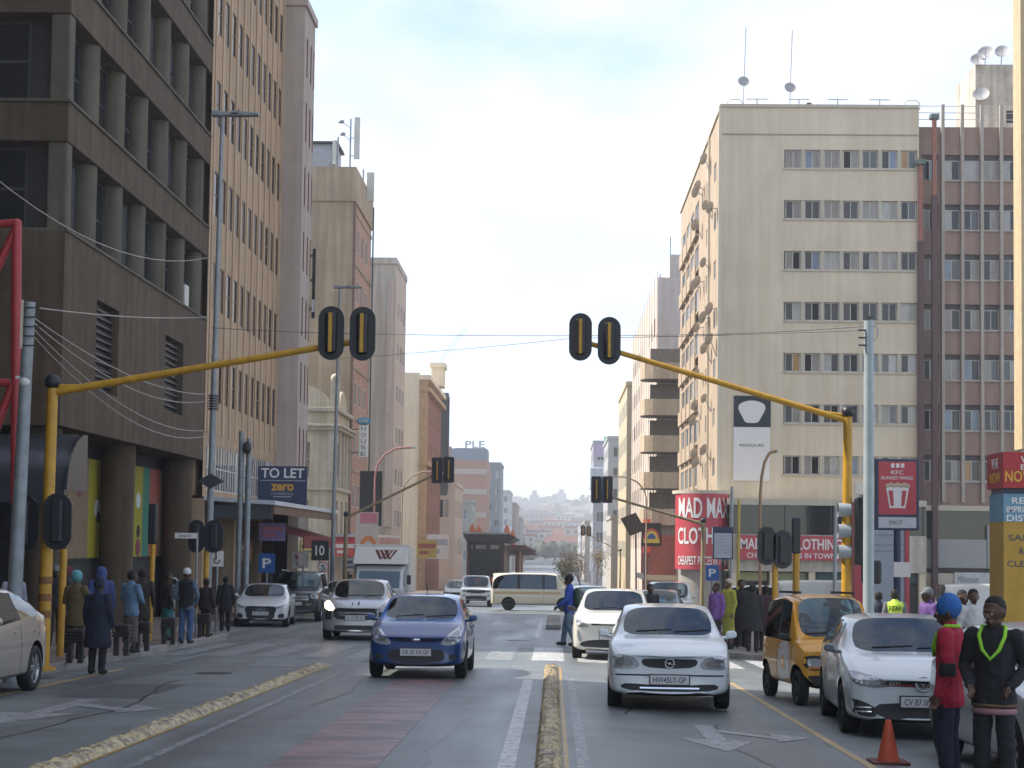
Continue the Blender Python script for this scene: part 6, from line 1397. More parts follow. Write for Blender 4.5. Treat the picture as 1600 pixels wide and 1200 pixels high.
q = MB(); c0 = ((P.x+Q.x)/2+.1, Q.z+.3); q.prism([(c0[0]+.45*math.cos(R(k*15)), 89.94, c0[1]+.55*math.sin(R(k*15))) for k in range(13)] + [(c0[0]-.3+.6*k/12, 89.94, c0[1]+.0+.3*math.sin(R(k*15))) for k in range(13)], (0, .008, 0)); q.build('orange_arch', mat('arch_orange', (.55,.18,.06)), ob_)
q = MB(); q.box(P.x+.1, 89.97, gy(90), P.x+.2, 90.03, Q.z); q.build('post', FRAMED, ob_)
# small road signs
def round_sign(label, px, py, y, r, txt, ring=True, square=False, face=SWH, tm=BPOST, rim=None):
    P = at(px, py, y); rt = thing('road_sign', label, 'road sign', (P.x, y, g(P.x, y)))
    q = MB(); q.cyl((P.x, y+.03, g(P.x, y)), (P.x, y+.03, P.z+r), .035, n=8); q.build('post', POLE, rt)
    q = MB()
    if square: q.box(P.x-r*.85, y-.015, P.z-r, P.x+r*.85, y+.0, P.z+r)
    else: q.cyl((P.x, y, P.z), (P.x, y-.015, P.z), r, n=24)
    q.build('plate', face, rt)
    if ring and not square: q = MB(); q.lathe([(r*.8, -.018), (r*1.0, -.018), (r, -.0), (r*.8, 0)], 'y', 24, c=(P.x, y, P.z)); q.build('rim', rim or SRED, rt)
    if txt: text('symbol', txt, (P.x, y-.018, P.z), U, V, r*.9, r*1.0, tm, rt, .006, .02)
    return rt
round_sign('blue parking sign in front of the shops behind the white sedan', 417, 880, 61.5, .36, 'P', square=True, face=SBLU, tm=SWH)
round_sign('white wheelchair bay sign beside the twin steel posts', 339, 873, 47, .22, None, square=True); 
P = at(339, 873, 46.98); q = MB(); q.tube([(P.x+.08*math.cos(R(a_)), 46.975, P.z-.05+.08*math.sin(R(a_))) for a_ in range(120, 400, 20)], .014, 5); q.bar((P.x-.02, 46.975, P.z-.02), (P.x-.03, 46.975, P.z+.12), .03); q.sphere((P.x-.03, 46.975, P.z+.15), .025); tag(q.build('wheelchair_symbol', BPOST), 'black wheelchair symbol on the white bay sign', 'symbol')
round_sign('pale wheelchair bay sign farther along the left pavement', 474, 874, 70, .26, None, square=True, face=mat('sign_pale_pink', (.5,.42,.42)))
round_sign('round speed sign reading 5 behind the black offroader', 505, 886, 68, .22, 'S')
round_sign('dark board reading 10 on the left pavement', 500, 860, 69.5, .42, '10', square=True, face=BPOST, tm=SWH)
round_sign('round white ring sign beside the man in the white cap', 272, 909, 40.5, .10, None, face=BPOST, rim=SWH)
round_sign('blue parking sign behind the white crossover', 1113, 895, 56, .26, 'P', square=True, face=SBLU, tm=SWH)
P = at(290, 837, 42); st_ = thing('street_name_sign', 'small white street name sign on a pole left of the grey lamp post', 'road sign', (at(308, 900, 42).x, 42, g(0,42)))
q = MB(); q.cyl((at(308, 900, 42).x, 42, g(0,42)), (at(308, 836, 42).x, 42, at(308, 832, 42).z), .03, n=8); q.build('post', POLE, st_); q = MB(); q.box(P.x-.27, 41.97, P.z-.07, at(308, 836, 42).x, 41.99, P.z+.07); q.build('plate', SWH, st_); text('lettering', 'Smal St', (P.x, 41.968, P.z), U, V, .32, .07, BPOST, st_, .004)
# red fast-food street pole sign
a = at(1367, 717, 45); b_ = at(1435, 829, 45); cx, cz, W_, H_ = (a.x+b_.x)/2, (a.z+b_.z)/2, b_.x-a.x, a.z-b_.z
kf = thing('pole_sign', 'red chicken bucket advert on a navy pole sign reading KFC', 'sign', (cx, 45, g(6,45)))
q = MB(); q.box(a.x, 44.9, b_.z, b_.x, 45.1, a.z); q.build('frame', NAVY, kf, bevel=.02); zs_ = a.z-H_*.78
q = MB(); q.box(a.x+.08, 44.885, zs_, b_.x-.08, 44.899, a.z-.07); q.build('red_panel', SRED, kf); q = MB(); q.box(a.x+.08, 44.885, b_.z+.06, b_.x-.08, 44.899, zs_-.07); q.build('street_name_panel', mat('name_panel', (.50,.52,.56)), kf)
text('street_name', 'SMAL ST', (cx-.05, 44.884, (b_.z+zs_)/2), U, V, .36, .12, mat('dark_slate', (.08,.1,.12)), kf, .004)
for k in range(3): q = MB(); q.box(cx-.17+k*.13, 44.875, a.z-.24, cx-.08+k*.13, 44.884, a.z-.12); q.build('white_bar', SWH, kf)
text('lettering', 'KFC', (cx-.01, 44.884, a.z-.36), U, V, .32, .11, SWH, kf, .006, .01); text('lettering', 'DUNKED WINGS', (cx-.01, 44.884, a.z-.51), U, V, .84, .09, SWH, kf, .006, .01)
q = MB(); zt, zb_ = a.z-.75, zs_+.17; q.prism([(cx-.31, 44.878, zt), (cx+.31, 44.878, zt), (cx+.21, 44.878, zb_), (cx-.21, 44.878, zb_)], (0, .006, 0)); q.build('bucket', SWH, kf)
for s in (-1, 1): q = MB(); q.prism([(cx+s*.24, 44.872, zt-.1), (cx+s*.12, 44.872, zt-.1), (cx+s*.10, 44.872, zb_+.06), (cx+s*.18, 44.872, zb_+.06)], (0, .005, 0)); q.build('bucket_stripe', SRED, kf)
q = MB()
for k in range(7): q.sphere((cx-.27+k*.09, 44.875, zt+.03+.03*(k % 2)), .07, n=8, sc=(1, .12, .8))
q.build('chicken', mat('chicken_tan', (.50,.40,.28)), kf)
q = MB(); q.cyl((cx+.02, 45, g(6,45)), (cx+.02, 45, b_.z), .1, n=14); q.build('pole', NAVY, kf); q = MB(); q.box(cx-.1, 44.86, b_.z-1.25, cx+.12, 44.89, b_.z-.85); q.box(cx+.13, 44.9, b_.z-1.25, cx+.35, 44.95, b_.z-.85); q.build('notice', SWH, kf)
# grey panel with red edges behind
a = at(1348, 782, 58); b_ = at(1418, 960, 58); gk = thing('clad_kiosk', 'light grey clad kiosk with red edges behind the utility pole', 'kiosk', (a.x, 58, b_.z))
q = MB(); q.box(a.x, 58, gy(58)-.2, b_.x-.1, 59.5, a.z); q.build('body', mat('kiosk_grey', (.33,.36,.40), var=.06), gk)
for x0_, x1_ in ((a.x-.28, a.x-.01), (b_.x-.09, b_.x+.06)): q = MB(); q.box(x0_, 57.95, gy(58)-.2, x1_, 59.4, a.z-.05); q.build('red_edge', SRED, gk)
for zz_ in (.2, .55, .75): q = MB(); q.box(a.x+.02, 57.985, a.z-1.0-zz_, b_.x-.12, 57.999, a.z-.96-zz_); q.build('seam', POLE, gk)
# advertising column with red box top, right edge
yk = 40.0; xk = at(1570, 850, yk).x; zt, zm_, zb_ = at(1570, 706, yk).z, at(1570, 762, yk).z, g(6,yk)
ac = thing('advertising_column', 'yellow and blue advertising column with red box top at the right edge', 'advertising column', (xk+.6, yk, zb_))
q = MB(); q.box(xk-.03, yk, zm_, xk+1.6, yk+1.5, zt); q.build('red_box', mat('box_red', (.36,.03,.035), var=.06), ac)
text('lettering', "WE'RE", (xk+.7+.06, yk-.001, zt-.18), U, V, .75, .16, SWH, ac, .006, .01); text('lettering', 'NOW OPEN', (xk+.74, yk-.001, zt-.58), U, V, 1.45, .26, mat('yellow_print', (.62,.42,.03)), ac, .006, .01); text('lettering', 'BACK', (xk+.76, yk-.001, zt-.36), U, V, .75, .13, SWH, ac, .006)
text('lettering', 'WE ARE', (xk-.031, yk+.75, zt-.25), (0,-1,0), V, .6, .25, SWH, ac, .006); text('lettering', 'NOW', (xk-.031, yk+.75, zt-.6), (0,-1,0), V, .95, .25, MATS['yellow_print'], ac, .006)
q = MB(); q.box(xk+.02, yk+.2, zm_-.14, xk+1.5, yk+1.3, zm_-.002); q.build('neck', NAVY, ac)
z1_ = at(1570, 815, yk).z; q = MB(); q.box(xk+.0, yk+.1, z1_, xk+1.5, yk+1.4, zm_-.14); q.build('blue_panel', mat('panel_blue', (.12,.26,.36), var=.2), ac)
zt2 = zb_+.65; q = MB(); q.box(xk+.0, yk+.1, zt2, xk+1.5, yk+1.4, z1_); q.build('yellow_panel', mat('panel_yellow', (.40,.25,.035), var=.12), ac)
for k, t_ in enumerate(('RETAIL', 'IMPROVEMENT', 'DISTRICT')): text('lettering', t_, (xk+.65, yk+.099, zm_-.3-k*.21), U, V, 1.15 if k else .9, .15, SWH, ac, .005, .01)
for k, t_ in enumerate(('SAFE', '&', 'CLEAN')): text('lettering', t_, (xk+(.42 if k < 2 else .46), yk+.099, z1_-.38-k*.31), U, V, (.62, .12, .76)[k], .15, NAVY, ac, .005, .01)
q = MB(); q.box(xk-.02, yk+.05, zb_, xk+1.52, yk+1.45, zt2); q.build('base', mat('base_green', (.04,.13,.08)), ac); q = MB(); q.box(xk-.03, yk+.03, zb_+.1, xk+.22, yk+.049, zt2-.05); q.build('red_corner', mat('corner_red', (.3,.05,.05)), ac)
q = MB(); q.prism([(xk+.22, yk+.045, zb_+.1), (xk+.3, yk+.045, zb_+.1), (xk+.42, yk+.045, zt2-.05), (xk+.28, yk+.045, zt2-.05)], (0, .004, 0)); q.build('white_curve', SWH, ac)
# info board, tow-arm pole and others near the clothing shop
a = at(1114, 823, 66); b_ = at(1145, 874, 66); ib = thing('info_board', 'white printed notice board with dark frame in front of the clothing shop', 'sign', (a.x, 66, g(6,66)))
q = MB(); q.box(a.x, 65.95, b_.z, b_.x, 66.05, a.z); q.build('frame', NAVY, ib); q = MB(); q.box(a.x+.05, 65.94, b_.z+.05, b_.x-.05, 65.949, a.z-.25); q.build('sheet', mat('sheet_pale', (.5,.5,.54)), ib)
for k in range(6): q = MB(); q.box(a.x+.12, 65.935, a.z-.38-k*.13, b_.x-.12, 65.939, a.z-.36-k*.13); q.build('print_line', SGY, ib)
q = MB(); q.box((a.x+b_.x)/2-.05, 65.98, g(6,66), (a.x+b_.x)/2+.05, 66.02, b_.z); q.build('post', FRAMED, ib)
for px, y, pt, m_, lb in ((1141, 70, 760, POLEL, 'plain pale steel post above the notice board'), (1152, 68, 780, mat('post_yellow', (.55,.42,.08)), 'thin yellow post right of the notice board'), (1303, 50, 790, POLEL, 'thin grey post left of the right yellow gantry post')):
    P = at(px, 950, y); q = MB(); q.cyl((P.x, y, g(6,y)), (P.x+.05, y, at(px+2, pt, y).z), .06, n=8); q.cyl((P.x, y, g(6,y)), (P.x, y, g(6,y)+.06), .13, n=8); tag(q.build('steel_post', m_), lb, 'post')
P = at(1018, 838, 125); rs = thing('round_top_sign', 'round-topped rainbow food sign on a post by the red shop', 'sign', (P.x, 125, gy(125)))
q = MB(); q.box(P.x-.75, 125, P.z-.75, P.x+.75, 125.1, P.z+1.0); q.build('dark_board', BPOST, rs)
for r0, m_ in ((.62, SRED), (.48, mat('rainbow_yellow', (.6,.5,.1))), (.32, SBLU)): q = MB(); q.prism([(P.x+r0*math.cos(R(k*15)), 124.99-.004*(1-r0), P.z-.2+r0*1.3*math.sin(R(k*15))) for k in range(13)], (0, .003, 0)); q.build('arch_band', m_, rs)
q = MB(); q.box(P.x-.6, 124.97, P.z-.5, P.x+.6, 124.99, P.z-.2); q.build('yellow_strip', MATS['rainbow_yellow'], rs); q = MB(); q.cyl((P.x-.5, 125.05, gy(125)), (P.x-.5, 125.05, P.z-.7), .07, n=8); q.build('post', FRAMED, rs)
P = at(989, 817, 120); q = MB(); q.prism([(P.x-.9, 120, P.z+.3), (P.x+.2, 120, P.z+.75), (P.x+.9, 120, P.z-.5), (P.x-.2, 120, P.z-.95)], (0, .12, 0)); tp_ = thing('tilted_poster', 'tilted dark poster board hanging left of the orange shop panel', 'sign', (P.x, 120, P.z)); q.build('board', mat('poster_dark', (.06,.045,.04)), tp_); q = MB(); q.bar((P.x+.2, 120.06, P.z-.4), (P.x+.3, 120.06, gy(120)), .1); q.build('post', FRAMED, tp_)
for k in range(3): q = MB(); q.bar((P.x-.45+k*.32, 119.99, P.z+.3), (P.x-.2+k*.3, 119.99, P.z-.4), .12, .01); q.build('figure_print', mat('poster_print', (.35,.22,.2)), tp_)
# shop clutter along the left pavement
AWR = mat('awning_maroon', (.20,.03,.03), rough=.8, var=.2); 
aw2 = thing('shop_awning', 'maroon cloth awning under the far end of the flat pavement canopy', 'awning', (-11.6, 73, 2.4))
q = MB(); q.prism([(-12.9, 70.0, 2.6), (-10.55, 70.0, 1.95), (-10.55, 70.0, 1.45), (-10.6, 70.0, 1.45), (-10.6, 70.0, 1.9), (-12.9, 70.0, 2.5)], (0, 8.5, 0)); q.build('cloth', AWR, aw2)
for y_ in (70.2, 78.2): q = MB(); q.cyl((-10.6, y_, g(0, y_)), (-10.6, y_, 1.9), .035, n=6); q.build('pole', STEEL, aw2)
CLUT = [('blue and pink shop board hanging under the canopy', 69.6, -12.4, -11.3, 1.75, 2.5, (.30,.22,.45), (.6,.2,.25)), ('orange brown shop board beside the maroon awning', 69.0, -13.6, -12.6, .9, 1.7, (.45,.24,.12), (.55,.5,.4)), ('white price board near the dark 10 board', 71.0, -11.2, -10.5, .6, 1.3, (.55,.54,.5), (.3,.06,.05)), ('red shop board on the ornate cream building', 97.1, -12.9, -11.5, .9, 1.8, (.45,.07,.06), (.6,.55,.5)), ('yellow shop board on the ornate cream building', 97.15, -14.9, -13.3, .9, 1.7, (.55,.42,.1), (.1,.1,.1)), ('white shop board left of the box truck', 99.6, -12.8, -11.4, 0, .8, (.5,.5,.48), (.1,.12,.3)), ('teal shop board past the box truck', 118, -12.9, -11.2, .6, 1.7, (.08,.28,.28), (.6,.6,.55)), ('yellow hanging shop sign near the bus station', 150, -12.4, -10.6, .4, 2.0, (.5,.38,.1), (.35,.1,.08)), ('pale hanging shop sign near the bus station', 164, -12.6, -10.4, .2, 2.6, (.55,.53,.5), (.3,.3,.35))]
for lb, y_, xa, xb, za, zb2, c1, c2 in CLUT:
    rt = thing('shop_board', lb, 'sign', (xa, y_, za)); k_ = lb.split()[0]+str(int(y_))
    q = MB(); q.box(xa, y_, za, xb, y_+.08, zb2); q.build('board', mat('board_'+k_, c1, var=.15), rt)
    q = MB(); q.box(xa+.12, y_-.006, za+(zb2-za)*.55, xb-.12, y_-.001, za+(zb2-za)*.8); q.build('print_band', mat('print_'+k_, c2, var=.1), rt)
    q = MB(); q.box(xa+.2, y_-.006, za+(zb2-za)*.2, xa+(xb-xa)*.6, y_-.001, za+(zb2-za)*.4); q.build('print_band', MATS['print_'+k_], rt)
    q = MB(); q.bar(((xa+xb)/2, y_+.04, zb2), ((xa+xb)/2, y_+.04, zb2+.5), .04); q.build('hanger', STEEL, rt)
cn2 = thing('shop_canopy', 'pale pavement canopy along the foot of the ornate cream building and its neighbour', 'canopy', (-11.8, 106, 1.6))
q = MB(); q.box(-12.98, 98, 2.05, -10.6, 114.3, 2.2); q.build('roof_slab', CAN, cn2); q = MB(); q.box(-10.68, 98.02, 1.6, -10.6, 114.2, 2.04); q.build('side_fascia', mat('fascia_pink', (.42,.25,.22), var=.3, scale=.8), cn2)
q = MB(); q.box(-12.9, 98.0, 1.6, -10.7, 98.06, 2.04); q.build('front_fascia', SRED, cn2)
# ------------------------------------------------------------------ bus station in the median
STA = mat('station_dark', (.035,.03,.035), rough=.4, var=.2); STB = mat('station_brown', (.10,.055,.05), rough=.5, var=.2)
P = at(722, 832, 140); xs0, zs0 = P.x, P.z; xs1 = at(792, 832, 140).x; gs = gy(140)
bs_ = thing('bus_station', 'dark flat-roofed bus station in the middle of the street', 'bus station', ((xs0+xs1)/2, 150, gs))
q = MB(); q.prism([(xs0, 140, zs0), (xs1, 140, zs0), (xs1+.8, 140, zs0-.35), (xs1, 140, zs0-.75), (xs0+.4, 140, zs0-.75)], (0, 16, -.2)); q.build('roof', STA, bs_)
q = MB(); q.box(xs0-.05, 139.9, zs0-.12, xs1+.05, 140.0, zs0+.03); q.build('roof_edge', STEEL, bs_)
q = MB(); q.box(xs0+.6, 141, gs, xs1-.2, 156, zs0-.76); q.build('cabin', mat('station_glass', (.02,.025,.03), rough=.15), bs_)
for x in (xs0+.5, xs1-.3): 
    for y in (140.6, 146, 152): q = MB(); q.box(x-.12, y, gs, x+.12, y+.25, zs0-.76); q.build('column', STB, bs_)
for k, (dx_, w_) in enumerate(((-1.15, .12), (-.75, .5), (-.2, .3), (.5, .7))): q = MB(); q.box((xs0+xs1)/2+dx_, 140.9, zs0-1.35, (xs0+xs1)/2+dx_+w_, 140.98, zs0-1.02); q.build('pale_letter_block', CURT2, bs_)  # pale blocks in place of the unreadable station lettering
for x in (-.9, .35): q = MB(); q.box((xs0+xs1)/2+x, 140.9, gs+1.2, (xs0+xs1)/2+x+.6, 140.98, gs+1.6); q.build('red_sign', mat('red_sign_face', (.5,.03,.02)), bs_)  # plain red sign boards
for k in range(2):
    q = MB(); y = 158+k*12; q.prism([(xs0+1, y, zs0-1.0-k*.4), (xs1+1.2, y, zs0-1.0-k*.4), (xs1+2.2, y, zs0-1.5-k*.4), (xs0+1, y, zs0-1.6-k*.4)], (0, 9, -.2)); o = q.build('station_roof', STB, bs_)
    q = MB(); q.box(xs1+.3, y+.3, gs-.5, xs1+.7, y+8, zs0-1.6-k*.4); q.build('platform_wall', STB, bs_)
# orange flags along the median
for k, (px, py, y) in enumerate(((738, 832, 150), (748, 835, 152), (792, 832, 175), (801, 838, 190))):
    P = at(px, py, y); q = MB(); q.prism([(P.x-.25, y, P.z-1.6), (P.x-.3, y, P.z+.3), (P.x, y, P.z+.9), (P.x+.3, y, P.z+.2), (P.x+.25, y, P.z-1.6)], (0, .05, 0)); rt = thing('feather_flag', ['leftmost orange feather flag behind the bus station roof', 'second orange feather flag behind the bus station roof', 'third orange feather flag right of the bus station roof', 'farthest orange feather flag right of the bus station'][k], 'flag', (P.x, y, gy(y))); q.build('flag', mat('flag_orange', (.60,.20,.10), var=.1), rt)
    q = MB(); q.cyl((P.x-.28, y, gy(y)), (P.x-.28, y, P.z+.4), .05, n=6); q.build('pole', STEEL, rt)
# ------------------------------------------------------------------ bollards, bins, cone
BOL = mat('bollard_iron', (.032,.026,.024), rough=.6, var=.25)
for k, (px, y, lb) in enumerate(((118, 29.2, 'dark ribbed two-legged bollard beside the person in the mustard jacket'), (190, 32.0, 'dark ribbed bollard left of the patterned skirt'), (222, 34.0, 'dark ribbed bollard below the second yellow post'), (263, 37.2, 'dark ribbed bollard left of the man in the white cap'), (318, 41.5, 'dark ribbed bollard right of the man in the white cap'))):
    P = at(px, 1000, y); x = P.x; z0 = g(0, y)+.13; rt = thing('bollard', lb, 'bollard', (x, y, z0), group='ribbed bollards along the left kerb')
    for s in (-1, 1): q = MB(); q.box(x+s*.1-.045, y-.06, z0, x+s*.1+.045, y+.06, z0+.36); q.build('leg', BOL, rt)
    for j in range(4): q = MB(); q.box(x-.17+.004*j, y-.11, z0+.36+j*.06, x+.17-.004*j, y+.11, z0+.405+j*.06); q.build('rib', BOL, rt, bevel=.012)
    q = MB(); q.box(x-.13, y-.08, z0+.36, x+.13, y+.08, z0+.6); q.build('block', BOL, rt)
P = at(1388, 1185, 17.2); zc = g(P.x, 17.2); cn_ = thing('traffic_cone', 'faded orange traffic cone on the road in front of the white sporty hatchback', 'cone', (P.x, 17.2, zc))
CONE = mat('cone_orange', (.50,.085,.035), rough=.6, var=.2, scale=9); q = MB(); q.lathe([(.115, .03), (.105, .06), (.035, .42), (.03, .44), (0, .445)], 'z', 20, c=(P.x, 17.2, zc)); q.build('cone', CONE, cn_)
q = MB(); q.box(P.x-.19, 17.01, zc+.004, P.x+.19, 17.39, zc+.03); q.build('base', mat('cone_base', (.14,.03,.02), var=.3), cn_, bevel=.01)
for x_, y_, lb, m_ in ((4.9, 44.5, 'dark litter bin behind the crowd at the right kerb', BOL),):
    z0 = g(6, y_)+.1; q = MB(); q.lathe([(.24, 0), (.27, .1), (.27, .95), (.29, .97), (.27, 1.05), (.1, 1.12), (0, 1.12)], 'z', 18, c=(x_, y_, z0)); tag(q.build('litter_bin', m_), lb, 'bin')
# ------------------------------------------------------------------ street tree (bare, winter) and bush
BARK = mat('bark', (.16,.12,.085), rough=.9, var=.3); DRYL = mat('dry_leaves', (.22,.16,.095), rough=.9, var=.35, scale=1); GRNL = mat('olive_leaves', (.07,.085,.045), rough=.9, var=.4, scale=1)
def tree(name, label, x, y, h, sp, lm, seed, nl=1600, ls=.22):
    random.seed(seed); rt = thing(name, label, 'tree', (x, y, gy(y)))
    tips = []; q = MB(); z0 = gy(y)
    def grow(p, d, l, r, lev):
        pts = [p]; rs = [r]; c = p
        for k in range(4):
            d = (d + Vector((random.uniform(-.2,.2), random.uniform(-.2,.2), random.uniform(-.03,.16)))).normalized(); c = c + d*l/4; pts.append(c); rs.append(r*(1-.12*(k+1)))
        q.tube(pts, rs, 6 if lev < 2 else 4)
        if lev >= 2: tips.extend(pts[1:])
        if lev < 4:
            for k in range(3 if lev else 5):
                a = random.uniform(0, 6.28); t = random.uniform(.35, .8)
                nd = (d*.9 + Vector((math.cos(a)*t, math.sin(a)*t, random.uniform(0, .35)))).normalized(); grow(pts[random.choice((2,3,4))], nd, l*random.uniform(.6, .8), rs[-1]*.7, lev+1)
    grow(Vector((x, y, z0-.1)), Vector((0,0,1)), h*.38, h*.022, 0); q.build('trunk', BARK, rt)
    f = MB()
    for k in range(nl):
        c = random.choice(tips) + Vector((random.gauss(0, sp), random.gauss(0, sp), random.gauss(0, sp))); u = Vector((random.gauss(0,1), random.gauss(0,1), random.gauss(0,1))).normalized()*ls; v = u.orthogonal().normalized()*ls*.6
        f.add([c-u, c+v, c+u, c-v], [(0,1,2,3)])
    f.build('crown', lm, rt, fix=False); return rt
P = at(908, 900, 178); tree('bare_street_tree', 'brown nearly leafless street tree under the far signals', P.x, 178, 5.6, .3, DRYL, 3, 420, .12)
P = at(884, 900, 210); tree('olive_street_tree', 'small grey green street tree left of the leafless one', P.x, 212, 4.2, .4, GRNL, 4, 900, .16)
P = at(925, 900, 196); tree('bare_street_tree', 'second leafless tree close behind the first on the right kerb', P.x+.5, 196, 5.4, .3, DRYL, 6, 380, .12)
# ------------------------------------------------------------------ people
SKIN = mat('dark_brown_skin', (.085, .042, .025), rough=.5, var=.1, scale=9); SKIN2 = mat('brown_skin', (.15, .08, .05), rough=.5, var=.1, scale=9)
EYEW = mat('eye_white', (.30,.28,.26), rough=.3, var=0); EYEB = mat('eye_dark', (.01,.008,.007), rough=.2, var=0); HAIRM = mat('black_hair', (.012,.01,.009), rough=.8, var=.2)
from mathutils import noise as mnoise
def cloth(name, col): return mat('cloth_'+name, col, rough=.85, var=.22, scale=7, bump=.5, bscale=14)
def blob(name, chains, voxel, m, parent, smooth=2, zcut=None):
    b = MB()
    for ch in chains:
        pts, rs = ch[0], ch[1]; fl = ch[2] if len(ch) > 2 else 1.0
        for i, (p, r) in enumerate(zip(pts, rs)):
            p = Vector(p); b.sphere(p, r, n=12, sc=(1, fl, 1))
            if i+1 < len(pts):
                q = Vector(pts[i+1]); n0 = len(b.v); b.cyl(p, q, r, rs[i+1], n=12)
                if fl != 1:
                    d = q-p; L2 = max(d.length_squared, 1e-9)
                    for k in range(n0, len(b.v)):
                        v = Vector(b.v[k]); t = max(0, min(1, (v-p).dot(d)/L2)); yc = p.y+(q.y-p.y)*t; b.v[k] = (v.x, yc+(v.y-yc)*fl, v.z)
    me = b.mesh(name, m); o = bpy.data.objects.new(name, me)
    md = o.modifiers.new('r', 'REMESH'); md.mode = 'VOXEL'; md.voxel_size = voxel; md.use_smooth_shade = True
    sm = o.modifiers.new('s', 'SMOOTH'); sm.factor = .5; sm.iterations = smooth
    fin = baked(o); fin.name = name
    if not fin.materials: fin.materials.append(m)
    if m.name.startswith('cloth'):      # folds in the fabric
        amp = .007 if voxel < .015 else .008; sd_ = random.uniform(0, 50)
        nr = [v.normal.copy() for v in fin.vertices]
        for v, n_ in zip(fin.vertices, nr):
            c = v.co; f = mnoise.noise(Vector((c.x*7+sd_, c.y*7, c.z*13 + c.x*8))) + .6*mnoise.noise(Vector((c.x*16, c.y*16+sd_, c.z*22)))
            v.co = c + n_*f*amp
    if zcut is not None:       # straight hem
        bm = bmesh.new(); bm.from_mesh(fin)
        bmesh.ops.bisect_plane(bm, geom=bm.verts[:]+bm.edges[:]+bm.faces[:], plane_co=(0, 0, zcut), plane_no=(0, 0, 1), clear_inner=True)
        bnd = [e for e in bm.edges if e.is_boundary]
        if bnd: bmesh.ops.holes_fill(bm, edges=bnd)
        bm.to_mesh(fin); bm.free()
    for p in fin.polygons: p.use_smooth = True
    return link(name, fin, parent)

